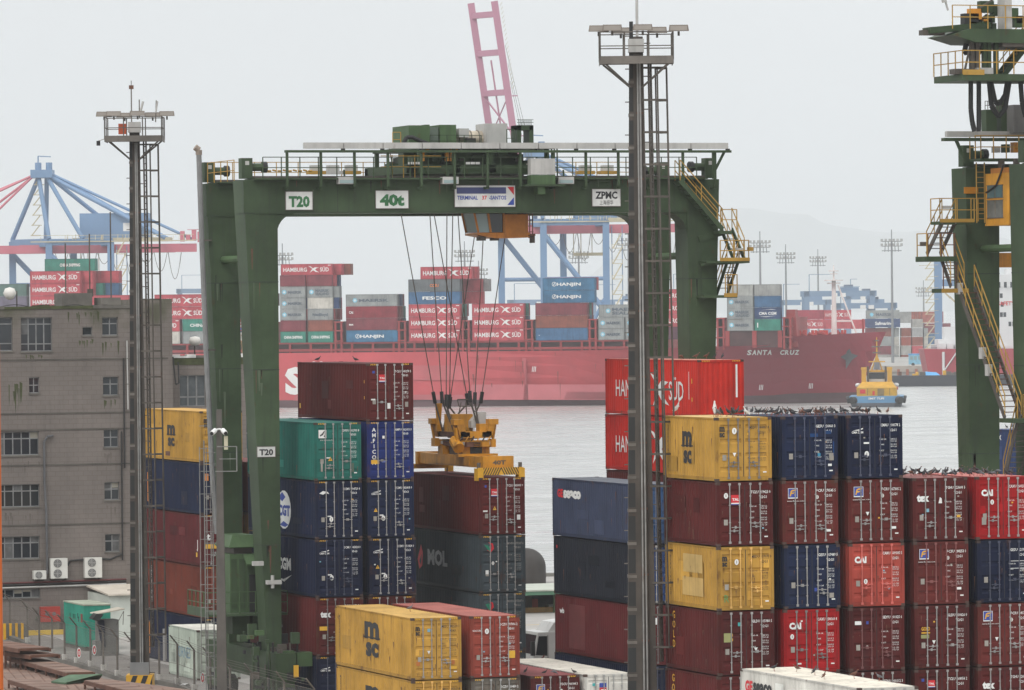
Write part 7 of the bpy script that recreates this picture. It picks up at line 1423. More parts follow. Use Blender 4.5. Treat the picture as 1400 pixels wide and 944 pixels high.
for i in range(16): u = rnd.uniform(2, 13); v = rnd.uniform(9, 20); s = rnd.uniform(.6, 1.5); c0 = SP(u, v, 13.4); q.bar(c0, c0+AX*s+V((0, 0, s*.6)), .5, 7, DECKR); q.bar(c0, c0+V((0, 0, 1.4)), .3, 6, mat('deck_red_bright', (.5, .06, .05), .6))
wob(q, 'winch', ship)
fu = su(1131); MW = mat('foremast_white', (.66, .6, .58), .6, 0, .08); q = MB(); mz = lambda py: sz(1130, py)
q.bar(SP(fu, 14, 12.5), SP(fu, 14, mz(384)), .68, 10, MW, .45); q.bar(SP(fu, 14, mz(400)), SP(fu, 14, mz(362)), .35, 7, MW, .12); q.bar(SP(fu-5.5, 14, 13), SP(fu-1.0, 14, mz(390)), .2, 6, MW)
for py, r in ((384, 2.2), (388, 1.6), (371, 1.2), (375, .9)): q.bar(SP(fu, 14, mz(py)), SP(fu, 14, mz(py)+.25), r, 9, MW)
q.bar(SP(fu-4, 14, mz(440)), SP(fu, 14, mz(440)), .2, 5, MW); wob(q, 'foremast', ship)
q = MB(); q.bar(SP(su(1171), 14, 13), SP(su(1171), 14, mz(437)), .25, 6, DECKR); wob(q, 'jackstaff', ship)
# containers on deck
BEIGE = (.5, .47, .42)
def sbox(u, v, z, Lc, H, c, label, txt=None, tm=SWH, th=.5, tw=.6, kind=None, tpos=.5):
    """one deck container: walls, red end frame, lettering on its long side; u is the end nearer the bow"""
    t = thing('deck_container', label, 'shipping container', SP(u, v, z), SROT, 'containers on the red ship')
    q = MB(); pm = paint(c, .15); y = 1 if BX.dot(V((-math.sin(SROT), math.cos(SROT), 0))) > 0 else -1
    q.box(.03, 0, .03, Lc-.03, y*CW, H-.03, pm)
    for x in (0, Lc-.2): q.box(x, -y*.03, 0, x+.2, y*(CW+.01), H, paint(tuple(.75*k for k in c), .2))
    for zz in (0, H-.16): q.box(.2, -y*.02, zz, Lc-.2, y*.2, zz+.16, paint(tuple(.75*k for k in c), .2))
    q.obj('body', t)
    if kind == 'hs':
        b = MB(); f = -y*.04; O = lambda a, zz: V((Lc-a, f, zz)); ux = V((-1, 0, 0))
        b.text('HAMBURG', O(.6, H*.32), ux, (0, 0, 1), H*.36, tm, w=5.6, off=.02); b.text('SÜD', O(9.3, H*.32), ux, (0, 0, 1), H*.36, tm, w=2.1, off=.02); b.poly([O(6.5+a*2.6, H*.2+bb*H*.62) for a, bb in SWOOSH], tm); b.poly([O(11.2, H*.84), O(11.9, H*.84), O(11.9, H*.9), O(11.2, H*.9)], tm); b.obj('lettering', t)
    elif txt:
        b = MB(); f = -y*.04; O = lambda a, zz: V((Lc-a, f, zz)); w_ = Lc*tw; a0 = Lc*tpos-w_/2
        if kind == 'star':
            b.poly([O(a0-.15+.5*(r_)*math.cos(i*math.pi/8), H*.5+.5*r_*math.sin(i*math.pi/8)) for i in range(16) for r_ in [(1.25 if i % 2 == 0 else .85)]], mat('star_blue', (.2, .5, .65))); b.poly([O(a0-.15+.3*(1.3 if i % 2 == 0 else .5)*math.cos(i*math.pi/7), H*.5+.012*0+.3*(1.3 if i % 2 == 0 else .5)*math.sin(i*math.pi/7))+V((0, f*.5, 0)) for i in range(14)], SWH); a0 += .75; w_ -= .5
        if kind == 'ring':
            b.poly([O(a0-.6+.52*math.cos(i*math.pi/9), H*.5+.52*math.sin(i*math.pi/9)) for i in range(18)], tm); b.poly([O(a0-.6+.4*math.cos(i*math.pi/9), H*.5+.4*math.sin(i*math.pi/9))+V((0, f*.5, 0)) for i in range(18)], pm); b.poly([O(a0-.85, H*.4)+V((0, f, 0)), O(a0-.7, H*.38)+V((0, f, 0)), O(a0-.35, H*.6)+V((0, f, 0)), O(a0-.5, H*.63)+V((0, f, 0))], tm)
        if kind == 'arc': b.poly([O(a0, H*.75), O(a0+w_*.7, H*.86), O(a0+w_, H*.8), O(a0+w_*.6, H*.82)], tm); b.poly([O(a0, H*.25), O(a0+w_*.4, H*.17), O(a0+w_, H*.28), O(a0+w_*.4, H*.22)], tm)
        ln = txt.split('|')
        for i, s in enumerate(ln): b.text(s, O(a0, H*(.5-th/2*.6)+(.26*H*(len(ln)-1)*.5-i*H*.3)), ux := V((-1, 0, 0)), (0, 0, 1), th*H*.6, tm, w=w_, off=.035)
        b.obj('lettering', t)
    return t
MKG = (.26, .27, .265); CSG = (.04, .2, .15); HJB = (.05, .15, .26); SMR = (.18, .04, .05); SBR = (.22, .07, .05); SHR = (.42, .07, .085); SNV = (.035, .06, .14); SBL = (.055, .125, .23)
GRT = mat('grey_letters', (.07, .09, .12)); ORT = mat('orange_letters', (.6, .16, .03)); REDT = mat('blue_grey_letters', (.1, .15, .2))
ZB = sz(620, 467)
def tier(H, n): return ZB+n*(H+.02)
M_ = lambda s, c='star': dict(txt=s, tm=GRT, kind=c, tw=.62, th=.4)
HS = dict(kind='hs')
bw = lambda k: f'{k} bay from the bow of the red ship'
# bay of paired twenty-footers by the crane leg
c20 = [[(CSG, dict(txt='CHINA SHIPPING', tw=.72, th=.42, kind=None)), (CSG, dict(txt='CHINA SHIPPING', tw=.72, th=.42))], [(SMR, {}), (SBR, {})], [(MKG, M_('MAERSK')), (MKG, dict(txt='Nedlloyd', tm=GRT, tw=.6, th=.42))], [(MKG, M_('MAERSK')), (BEIGE, {})], [(MKG, M_('MAERSK')), (MKG, M_('MAERSK|SEALAND'))], [(SMR, {}), (SMR, {})]]
nm20 = [('green container lettered in white, lowest in the tall bay, stern end', 'green container lettered in white, lowest in the tall bay, bow end'), ('dull maroon container, second tier of the tall paired bay', 'brown red container, second tier of the tall paired bay'), ('grey container with a pale star, third tier of the tall paired bay', 'grey container with dark lettering and no star, tall paired bay'), ('grey container with a pale star, fourth tier of the tall paired bay', 'cream rust-streaked container in the tall paired bay'), ('grey container with a pale star, fifth tier of the tall paired bay', 'grey container with two dark lines of lettering, tall paired bay'), ('dull maroon container topping the stern end of the tall paired bay', 'dull maroon container topping the bow end of the tall paired bay')]
for n_, (l, r) in enumerate(c20):
    for k, (c, kw) in enumerate((l, r)): sbox(su(418 if k == 0 else 455.3), .3, tier(SD, n_), 6.058, SD, c, nm20[n_][k], **kw)
SB1 = su(455)
for i, (v, n_, c, lab, kw, du) in enumerate(((3, 6, SHR, 'red container lettered in white, set back on top of the tall paired bay', HS, .2), (6, 6, SHR, 'plain red container set back on top of the tall paired bay', {}, -1.5), (9, 6, SBR, 'brown red container at the back top of the tall paired bay', {}, -3), (12, 6, CSG, 'green container at the very back top of the tall paired bay', {}, 0), (3, 5, SHR, 'red container end seen behind the maroon top pair', {}, -.4), (3, 4, MKG, 'grey container end seen behind the tall paired bay', {}, -1.5), (3, 3, SNV, 'navy container end seen behind the tall paired bay', {}, -1.4), (3, 2, SHR, 'red container end low behind the tall paired bay', {}, -.3))):
    sbox(SB1+du, v-2.3+.3, tier(SD, n_)+.0, 12.19, SD if n_ < 6 else SD, c, lab, **kw)
def bay40(px, H, rows, v=.3, n0=0):
    for n_, (c, lab, kw) in enumerate(rows): sbox(su(px), v, tier(H, n_+n0), 12.19, H, c, lab, **kw)
bay40(543.5, 2.75, [(HJB, 'blue container with ring emblem, lowest of the bay under a grey starred one', dict(txt='HANJIN', kind='ring', tw=.46, th=.42)), (SMR, 'purple maroon container above a blue ringed one on the ship', dict(txt='tex', tw=.09, th=.3, tpos=.1)), ((.22, .03, .04), 'dark red container under the wide grey starred one', dict(txt='CAI', tw=.08, th=.34, tpos=.1)), (MKG, 'wide grey container with a star topping a low bay', M_('MAERSK'))])
bay40(629.5, 2.86, [(SHR, 'red lettered container, lowest under the light blue one', HS), (SHR, 'red lettered container, second tier under the light blue one', HS), (SHR, 'red lettered container directly under the light blue one', HS), (SBL, 'light blue container lettered in white slanted capitals', dict(txt='FESCO', tw=.46, th=.44)), ((.12, .13, .135), 'dark grey container with small orange letters', dict(txt='COSU', tm=ORT, tw=.17, th=.4)), ])
for i, (v, n_, c, lab, kw, du) in enumerate(((2.8, 5, SHR, 'red lettered container set back on top of the dark grey one', HS, -2.4), (5.4, 5, SHR, 'plain red container at the back of the tallest ship bay', {}, -3.2), (8, 4, SHR, 'red container end in the second row of the tallest bay', {}, -3.6), (8, 3, SHR, 'red container end one lower in the tallest bay', {}, -3.9), (10.5, 4, MKG, 'grey container end at the back of the tallest bay', {}, -5))): sbox(su(629.5)+du, v, tier(2.86, n_), 12.19, 2.86, c, lab, **kw)
bay40(716.5, 2.86, [(SHR, 'red lettered container, lowest of the three beside the tallest bay', HS), (SHR, 'red lettered container, middle of the three beside the tallest bay', HS), (SHR, 'red lettered container, top of the three beside the tallest bay', HS)])
bay40(803.5, 2.86, [(SBL, 'mid blue container at the bottom of the bay with two blue tops', dict(txt='.', tw=.03, th=.3, tpos=.07)), (SBR, 'brown container above the mid blue one on the ship', dict()), (SMR, 'maroon container under two blue ringed ones', dict())])
bay40(811.5, 2.86, [(HJB, 'blue container with ring emblem, lower of the top two', dict(txt='HANJIN', kind='ring', tw=.46, th=.42)), (HJB, 'blue container with ring emblem topping its bay', dict(txt='HANJIN', kind='ring', tw=.46, th=.42))], 2.6, 3)
for i, (c, l) in enumerate(((SHR, 'red roofed container end behind the two blue ringed ones'), )): sbox(su(812), 5.2, tier(2.86, 4), 12.19, 2.95, c, l)
for n_, (a, b) in enumerate((('grey starred container, lowest beside the dark mast', 'grey starred container, lowest behind the dark mast'), ('grey starred container, second tier beside the dark mast', 'grey starred container, second tier behind the dark mast'))):
    sbox(su(853.5), .3, tier(SD, n_), 6.058, SD, MKG, a, **M_('MAERSK')); sbox(su(890.5), .3, tier(SD, n_), 6.058, SD, MKG, b, **M_('MAERSK'))
sbox(su(890.5), .3, tier(SD, 2), 12.19, HC, MKG, 'long grey starred container with two lines of lettering beside the mast', **M_('MAERSK|SEALAND'))
bay40(963, 2.86, [((.1, .04, .06), 'dark maroon container low between the crane legs on the ship', {}), (SHR, 'red lettered container, lowest of three between the crane legs', HS), (SHR, 'red lettered container, middle of three between the crane legs', HS), (SHR, 'red lettered container, top of three between the crane legs', HS)], .3, 0)
ZB0 = ZB; ZB = sz(1030, 452.5)
fw = [[(MKG, M_('MAERSK'), 'grey starred container, lowest of the forward bay'), (CSG, dict(txt='I', tw=.04, th=.7, tpos=.12), 'sea green container, lowest of the forward bay')], [(MKG, M_('MAERSK|SEALAND'), 'grey starred container, second tier of the forward bay'), (SNV, dict(txt='CMA CGM', kind='arc', tw=.66, th=.42), 'navy container with white arcs in the forward bay')], [(MKG, M_('MAERSK'), 'grey starred container, third tier of the forward bay'), (SBL, {}, 'plain blue container in the forward bay')], [((.33, .33, .31), {}, 'pale grey container topping the forward bay, stern end'), ((.28, .28, .27), {}, 'pale grey container topping the forward bay, bow end')]]
for n_, pr in enumerate(fw):
    for k, (c, kw, lab) in enumerate(pr): sbox(su(1030 if k == 0 else 1067.5), .3, tier(2.63, n_), 6.058, 2.63, c, lab, **kw)
q = MB(); u = su(1067.5); q.hexa([SP(u, .6, 11), SP(u+12.4, .6, 11), SP(u+12.4, 31, 11), SP(u, 31, 11)], [SP(u, .6, ZB-.05), SP(u+12.4, .6, ZB-.05), SP(u+12.4, 31, ZB-.05), SP(u, 31, ZB-.05)], SHADE); wob(q, 'hatch_coaming', ship)
for px in (994, 1031, 1066):
    q = MB(); u = su(px); q.hexa([SP(u-.5, .3, 11), SP(u+.5, .3, 11), SP(u+.5, .8, 11), SP(u-.5, .8, 11)], [SP(u-.5, .3, ZB), SP(u+.5, .3, ZB), SP(u+.5, .8, ZB), SP(u-.5, .8, ZB)], DECKR); wob(q, 'deck_stanchion', ship)
ZB = ZB0
# the rows of boxes behind the near side of each bay
rnd = random.Random(77); PAL = [(SHR, 'red'), (SMR, 'maroon'), (MKG, 'grey'), (SNV, 'navy'), (SBR, 'brown'), (SHR, 'bright red'), (SBL, 'blue'), (CSG, 'green')]
for px, H_, nt_, bay in ((455.3, SD, 6, 'paired grey bay'), (543.5, 2.75, 4, 'low bay with the starred top'), (629.5, 2.86, 5, 'tallest bay'), (716.5, 2.86, 3, 'three-high red bay'), (803.5, 2.86, 3, 'bay with two blue tops'), (890.5, SD, 2, 'bay beside the mast')):
    for row in (1, 2):
        for n_ in range(nt_):
            if px == 455.3 and row == 1 and n_ > 1: continue
            if px == 629.5 and n_ > 2: continue
            c, cn_ = rnd.choice(PAL); sbox(su(px)-rnd.uniform(.1, .7), .3+row*2.52, tier(H_, n_), 12.19, H_, c, f"{cn_} container end, {('first', 'second', 'third', 'fourth', 'fifth', 'sixth')[n_]} tier, {('', 'next', 'third')[row]} row behind the {bay}")
# astern, glimpsed round the building and crane legs
rowsA = [((.1, .03, .04), 'dark maroon ship container low behind the wing roof', {}), (MKG, 'grey ship container above the wing roof beside the exhaust pipe', {}), (CSG, 'green ship container with white letters beside the exhaust pipe', dict(txt='CHINA SHIPPING', tw=.7, th=.42)), (SHR, 'red lettered ship container beside the exhaust pipe, lower of two', HS), (SHR, 'red lettered ship container beside the exhaust pipe, upper of two', HS)]
bay40(281, 2.86, [rowsA[3], rowsA[4]], .3, 2); 
sbox(su(319), .3, tier(2.86, 1), 12.19, 2.86, CSG, rowsA[2][1], **rowsA[2][2]); sbox(su(319), .3, tier(2.86, 0), 12.19, 2.86, MKG, rowsA[1][1])
sbox(su(245.5), .3, tier(2.86, 1), 12.19, 2.86, SHR, 'red ship container peeping past the building corner', kind='hs'); sbox(su(245.5), .3, tier(2.86, 0), 12.19, 2.86, BEIGE, 'cream ship container peeping past the building corner')
bay40(357, 2.86, [(SNV, 'dark blue ship container low between the crane legs', {}), (SHR, 'red ship container with white letters between the left crane legs'.replace('left ', 'first '), HS), (SNV, 'navy ship container with white letters between the crane legs', dict(txt='CMA', tw=.24, th=.45, tpos=.6)), (SHR, 'topmost red ship container between the crane legs', HS)])
sbox(su(379), .5, tier(2.86, 3), 3.6, 2.86, SMR, 'dull red container end just beside the crane leg')
bay40(110.5, 2.86, [(SMR, 'ship container hidden low behind the grey building', {}), (SMR, 'ship container second tier behind the grey building', {}), (SMR, 'ship container third tier behind the grey building', {}), (SHR, 'red lettered ship container just above the building roof', HS), (SHR, 'red lettered ship container, middle of three above the building roof', HS), (SHR, 'red lettered ship container, top of three above the building roof', HS)])
for v, c, lab, du, n_, kw in ((4, CSG, 'green ship container with white letters above the red ones over the roof', -2.6, 6, dict(txt='CHINA SHIPPING', tw=.4, th=.42)), (2.8, SHR, 'red ship container end set back over the building roof', -2.4, 5, {}), (2.8, SHR, 'red ship container end one lower over the building roof', -2.4, 4, {}), (8, SHR, 'bright red ship container end further back over the roof', -7.4, 5, {}), (8, SBL, 'blue ship container end beside a green one over the roof', -7.4, 4, {}), (5.5, CSG, 'green ship container end between red and blue over the roof', -4, 4, {}), (2.8, SHR, 'red ship container end lowest over the building roof', -2.4, 3, {})): sbox(su(110.5)+du, v, tier(2.86, n_), 12.19, 2.86, c, lab, **kw)
for px, n_, c, l in ((36, 4, (.1, .16, .14), 'grey green ship container at the frame edge over the roof'), (36, 3, (.14, .12, .16), 'mauve ship container at the frame edge over the roof'), (20, 3, MKG, 'grey ship container behind the white aerial dome'), (176, 3, SHR, 'red ship container behind the mast above the roof')): sbox(su(px), .8 if px != 20 else 4, tier(2.86, n_), 12.19, 2.86, c, l)
for px, nm_ in ((36, 'frame edge stack'), (176, 'stack behind the striped mast')):
    for n_, (c, cn_) in enumerate(((SMR, 'maroon'), (SNV, 'navy'), (SBR, 'brown'))): sbox(su(px), .8, tier(2.86, n_), 12.19, 2.86, c, f'{cn_} ship container low in the {nm_} beyond the grey building')
# ------------------------------------------------------------------ tug
TD = 1150.0; tp_ = atd(1198, 558, TD); tp_.z = WZ
tug = thing('tug_boat', 'small yellow and blue tug boat seen from astern beside the bow', 'tug boat', tuple(tp_), -YAW+R_(-5)); tug.scale = (1.02, 1.0, .9)
TB = mat('tug_blue', (.1, .23, .38), .5, 0, .12, .3); TYL = mat('tug_yellow', (.5, .27, .025), .6, 0, .22, .5); TG = mat('tug_grey', (.16, .17, .2), .6, 0, .2, .3)
q = MB()
def oct_(w_, l0, l1, z, ch=.6): return [V((-w_, l0+2.2*ch, z)), V((-w_+2.4*ch, l0, z)), V((w_-2.4*ch, l0, z)), V((w_, l0+2.2*ch, z)), V((w_, l1-9, z)), V((w_*.55, l1-3, z)), V((0, l1, z)), V((-w_*.55, l1-3, z)), V((-w_, l1-9, z))]
q.hexa(oct_(4.9, 1.2, 27, -1), oct_(5.6, .0, 29, 1.0), TG); q.hexa(oct_(5.6, .0, 29, 1.0), oct_(5.8, -.1, 29.5, 2.6), TB); q.obj('hull', tug)
q = MB()
for i in range(9): a = -5.9+(i/8)*11.8; 
for s in (-1, 1):
    for y in (1.6, 3, 4.4, 6, 8, 10): q.bar((s*5.8, y, 1.8), (s*6.35, y, 1.7), .85, 9, DARK)
    q.bar((s*4.6, .5, 1.7), (s*5.3, -.1, 1.6), .9, 9, DARK)
q.obj('tyre_fender', tug)
q = MB(); q.box(-4.3, 6, 2.4, 4.3, 20, 4.6, TYL); q.hexa([V((-4.3, 6, 4.6)), V((4.3, 6, 4.6)), V((4.3, 20, 4.6)), V((-4.3, 20, 4.6))], [V((-3.2, 9, 6.0)), V((3.2, 9, 6.0)), V((3.2, 19, 6.0)), V((-3.2, 19, 6.0))], TYL)
q.box(.2, 5.95, 2.6, 1.6, 6, 4.4, mat('tug_door_brown', (.2, .13, .05))); q.box(-3.6, 5.95, 3.2, -2.4, 6, 4.2, REDI); q.box(-.9, 5.95, 2.8, -.4, 6, 3.8, REDI); q.box(-2, 5.95, 2.8, -1.9, 6, 4.4, STEELD); q.box(2.8, 5.95, 2.8, 2.9, 6, 4.4, STEELD); q.obj('deckhouse', tug)
q = MB(); q.box(-2.0, 12, 5.9, 2.0, 17, 8.4, mat('tug_white', (.45, .45, .45), .5, 0, .1)); q.box(-2.3, 11.7, 8.4, 2.3, 17.3, 8.8, TYL); wh = q.obj('wheelhouse', tug)
q = MB(); q.box(-1.7, 11.96, 6.7, 1.7, 11.99, 8.2, GLASS)
for s in (-1, 1): q.box(s*2.0, 12.5, 6.7, s*2.03, 16.5, 8.2, GLASS)
q.obj('window', wh)
for s in (-1, 1): q = MB(); q.box(s*2.3, 9.5, 5.8, s*3.3, 11, 9.2, TYL); q.bar((s*1.9, 11, 6), (s*1.9, 11, 9.8), .22, 7, STEELD); q.box(s*2.2, 9.4, 9.0, s*3.4, 11.1, 9.6, TYL); q.obj('funnel', tug)
q = MB(); q.bar((0, 13, 8.8), (0, 13, 17), .28, 7, TYL, .12)
for z, w_ in ((10.8, 1.8), (13, .9), (14.5, 1.1), (16, .5)): q.box(-w_, 12.8, z, w_, 13.2, z+.3, TYL if z < 12 else STEELM)
for s in (-1, 1): q.bar((s*1.2, 13, 8.8), (0, 13, 12.5), .16, 5, TYL)
q.box(-.6, 12.4, 9, .6, 13.4, 10.8, TG); q.obj('mast', tug)
q = MB()
for s in (-1, 1): q.lathe((s*4.1, 12, 5.2), [(0, -.5), (.5, -.4), (.7, 0), (.5, .4), (0, .5)], 9, mat('raft_white', (.6, .6, .6))); q.bar((s*4.1, 12, 4), (s*4.1, 12, 5), .5, 6, mat('raft_red', (.4, .08, .05)))
q.obj('life_raft', tug)
q = MB(); q.text('SMIT TUPI', (-1.7, -.2, 1.85), (1, 0, 0), (0, 0, 1), .5, SWH, w=3.4, off=.03); q.obj('lettering', tug)
# ------------------------------------------------------------------ ship to shore cranes
SB = mat('quay_crane_blue', (.15, .25, .40), .5, 0, .12, .05); SR = mat('quay_crane_red', (.5, .14, .18), .5, 0, .12, .05); SP2 = mat('quay_crane_pink', (.4, .18, .25), .5, 0, .1, .05); SY_ = mat('quay_crane_cream', (.5, .44, .3), .6, 0, .15, .2)
def quay_crane(label, pxo, D, boom, gz=40.2, G=17.0, S=(-11.5, 15)):
    o = atd(pxo, 430, D); t = thing('quay_crane', label, 'quay crane', (o.x, o.y, 0), -YAW, 'quay cranes on the opposite shore')
    sx, sy = S; fr = [(0, 0), (sx, sy)]
    for fx, fy in fr:
        for lx in (0, G):
            q = MB(); q.hexa([V((fx+lx-.9, fy-.8, 1.8)), V((fx+lx+.9, fy-.8, 1.8)), V((fx+lx+.9, fy+.8, 1.8)), V((fx+lx-.9, fy+.8, 1.8))], [V((fx+lx-.9, fy-.8, gz+1.5)), V((fx+lx+.9, fy-.8, gz+1.5)), V((fx+lx+.9, fy+.8, gz+1.5)), V((fx+lx-.9, fy+.8, gz+1.5))], SB); q.obj('leg', t)
        q = MB(); q.bar((fx, fy, gz-2), (fx+G, fy, 19), .75, 8, SB); q.bar((fx+G, fy, 28-4), (fx+G-4, fy, 16), .5, 7, SB); q.obj('brace', t)
        q = MB(); q.bar((fx, fy, 28.5), (fx+G, fy, 28.5), .55, 8, SB); q.obj('tie_tube', t); q = MB(); q.box(fx, fy-.6, gz+.2, fx+G, fy+.6, gz+2, SB); q.obj('cross_beam', t)
    for lx in (0, G): q = MB(); q.beam((lx, 0, gz+1), (lx+sx, sy, gz+1), 1.4, 2.2, SB); q.obj('cross_beam', t)
    q = MB()
    for k in (.22, .78): x, y = sx*k, sy*k; q.box(x-6, y-.6, gz-1.9, x+43, y+.6, gz+.4, SR); 
    for i in range(12): x = -5+i*4; q.beam((x+sx*.22, sy*.22, gz-.6), (x+sx*.78, sy*.78, gz-.6), .5, .8, SR)
    q.obj('trolley_girder', t)
    q = MB(); mx_, my_ = sx*.5+20, sy*.5; q.box(mx_-6, my_-4.5, gz+2.2, mx_+13, my_+4.5, gz+9, SB); q.box(mx_+6, my_-4.53, gz+4, mx_+8.3, my_-4.5, gz+6.3, SWH); q.box(mx_-8, my_-5, gz+1.2, mx_+19, my_+5, gz+2.2, SY_); q.obj('machine_house', t)
    ap = V((sx*.5+3.5, sy*.5, gz+20))
    q = MB()
    for lx, k in ((0, 0), (0, 1)):
        fx, fy = fr[k]; q.bar((fx, fy, gz+2), ap+V((-1.5+k*0, fy-sy*.5, 0))*1 if False else (ap.x-1, ap.y+(fy-sy*.5)*.3, ap.z), .65, 8, SB); q.bar((fx+6, fy, gz+2) if False else (fx+G*.55, fy, gz+2), (ap.x+1, ap.y+(fy-sy*.5)*.3, ap.z), .65, 8, SB); q.bar((ap.x+1, ap.y+(fy-sy*.5)*.3, ap.z), (fx+G+15, fy, gz+2), .6, 8, SB); q.bar((ap.x+1.5, ap.y+(fy-sy*.5)*.3, ap.z+.5), (sx*(.22+.56*k)+42, sy*(.22+.56*k), gz+1.5), .42, 7, SB)
    q.box(ap.x-3, ap.y-4, ap.z-1, ap.x+3, ap.y+4, ap.z+1.2, SB); q.bar((ap.x-1, ap.y-2, ap.z+1), (ap.x-1, ap.y-2, ap.z+3.2), .9, 8, SB); q.bar((ap.x+2, ap.y-2, ap.z+1), (ap.x+2, ap.y-2, ap.z+3.2), .9, 8, SB); q.path([ap+V((-1, -2, 3)), ap+V((-1, -2, 5)), ap+V((2.5, -2, 4.8))], .18, 4, SB)
    q.obj('apex_frame', t)
    q = MB()
    if boom == 'down':
        for k in (.22, .78): x, y = sx*k, sy*k; q.box(x-50, y-.6, gz-1.9, x-6, y+.6, gz+.2, SR)
        for i in range(11): x = -48+i*4; q.beam((x+sx*.22, sy*.22, gz-.8), (x+sx*.78, sy*.78, gz-.8), .5, .8, SR)
        q.obj('boom', t); q = MB()
        for k, f in ((0, 1), (1, 1)):
            y = sy*(.22+.56*k); x = sx*(.22+.56*k)
            for ex in (-22, -44): q.bar((ap.x-2, ap.y+(y-sy*.5)*.3, ap.z), (x+ex, y, gz+.3), .36, 6, SR)
        q.obj('boom_stay', t)
    else:
        d = V((-.135, 0, .991))
        for k in (.22, .78): b0 = V((sx*k-1.8, sy*k, gz)); q.beam(b0, b0+d*62, 1.2, 1.9, SP2)
        for f in (37, 48, 58.5): a = V((sx*.22-1.8, sy*.22, gz))+d*f; b = V((sx*.78-1.8, sy*.78, gz))+d*f; q.beam(a, b, 1.2, 1.6, SP2)
        q.obj('boom', t); q = MB(); a = V((sx*.22-1.8, sy*.22, gz)); b = V((sx*.78-1.8, sy*.78, gz))
        for f in (2, 13, 25): q.bar(a+d*f, b+d*(f+11), .26, 5, SP2); q.bar(b+d*f, a+d*(f+11), .2, 5, SP2)
        q.bar((a+b)/2, (a+b)/2+d*46, .25, 5, SP2)
        for f in (5, 15, 25, 36): q.bar(a+d*f+V((1, 0, 0)), a+d*f+V((2.6, 0, 0)), .2, 4, SP2)
        for f in range(3): q.bar(a+V((2+f, 0, 8)), a+d*(40+f*5)+V((1.2, 0, 0)), .07, 4, STEELM)
        for i in range(20): q.bar(a+d*(38+i*1.2)+V((1.4, -.3, 0)), a+d*(38+i*1.2)+V((2.0, -.3, .9)), .08, 4, SY_)
        q.obj('boom_stay', t)
    q = MB()                                                 # stair tower and service platforms
    rnd = random.Random(int(pxo)); x, y = G+1.6, -.5
    for i in range(9):
        z = 3+i*4.2; q.box(x, y-.8, z, x+2.8, y+.8, z+.18, SY_); q.beam((x+.2, y-.8, z), (x+2.6, y-.8, z+4.2), .2, .35, SY_)
        for xx in (x, x+2.8): q.bar((xx, y-.8, z), (xx, y-.8, z+1.2), .08, 4, SY_)
        q.bar((x, y-.8, z+1.1), (x+2.8, y-.8, z+1.1), .07, 4, SY_)
    for xx in (x, x+2.8): q.bar((xx, y+.8, 2), (xx, y+.8, gz), .12, 4, SB)
    for i in range(34):
        xx = rnd.uniform(-4, 40); q.bar((xx, -.9+rnd.uniform(-1, 1), gz+1.6), (xx, -.9, gz+rnd.uniform(2.4, 3.2)), .09, 4, SY_)
    q.bar((-5, -1, gz+2.9), (40, -1, gz+2.9), .09, 4, SY_); q.bar((-5, -1, gz+1.2), (40, -1, gz+1.2), .2, 4, SY_)
    for i in range(6): z = gz+3+i*2.8; xx = ap.x-2+i*.2; q.box(xx-1.2, ap.y-2.5, z, xx+1.6, ap.y-1.6, z+.2, SY_); q.beam((xx-1, ap.y-2.2, z), (xx+1.2, ap.y-2.2, z+2.8), .25, .3, SY_)
    for i in range(5): xx = 36+i*1.6; q.box(xx, 2, gz+rnd.uniform(.5, 1.5), xx+1.2, 4, gz+rnd.uniform(2, 4.2), SR); 
    q.bar((38, 2, gz+4.2), (46, 2, gz+4.2), .12, 4, SR); q.bar((36, 2, gz+1.3), (48, 2, gz+1.6), .12, 4, SY_)
    q.obj('service_stair', t)
    for i in range(9):
        x0_ = 4+i*3.9; sag = 3+2.2*(i % 3); q = MB(); q.path([(x0_+3.6*k/8+sx*.22, sy*.22-1, gz-2-sag*(1-((k-4)/4)**2)) for k in range(9)], .1, 4, STEELM); q.obj('festoon_cable', t)
    q = MB(); q.box(14+sx*.5, sy*.5-2, gz-8, 22+sx*.5, sy*.5+2, gz-7.2, SY_)
    for xx in (14, 16, 19, 22): q.bar((xx+sx*.5, sy*.5-2, gz-2), (xx+sx*.5, sy*.5-2, gz-8), .12, 4, SY_)
    q.obj('maintenance_basket', t)
    return t
quay_crane('blue and red quay crane with its boom lowered, behind the grey building', 68, 1440, 'down', 39.0)
quay_crane('blue quay crane with its pink boom raised, behind the orange cab', 744, 1420, 'up', 42.8)
# part of one more crane at the frame edge
# ------------------------------------------------------------------ far terminal
FARB = mat('far_blue', (.17, .25, .36), .6, 0, .1, .05)
def far_gantry(label, px, D, W_, Hh):
    p = atd(px, 440, D); t = thing('yard_crane', label, 'yard crane', (p.x, p.y, 0), -YAW+R_(2), 'yard cranes on the far shore')
    for x in (0, W_):
        for y in (0, 8): q = MB(); q.box(x-1, y-.7, 1.8, x+1, y+.7, Hh, FARB); q.obj('leg', t)
    for y in (0, 8): q = MB(); q.box(-1.5, y-.7, Hh-2, W_+1.5, y+.7, Hh, FARB); q.obj('girder', t)
    q = MB(); x = W_*.55; q.box(x, 1, Hh, x+6, 7, Hh+1.3, FARB); q.box(x+1, 2, Hh+1.3, x+4, 6, Hh+2.2, mat('far_grey', (.12, .15, .2))); q.bar((1, 0, Hh), (1, 0, Hh+6), .15, 4, FARB); q.bar((1, 0, Hh+6), (W_*.4, 0, Hh+6), .12, 4, FARB); q.obj('trolley', t)
    for k in (2, 5): q = MB(); q.box(W_*.3+k, -.9, Hh-2.2, W_*.3+k+2, -.75, Hh-.8, SWH); q.obj('sign', t)
    return t
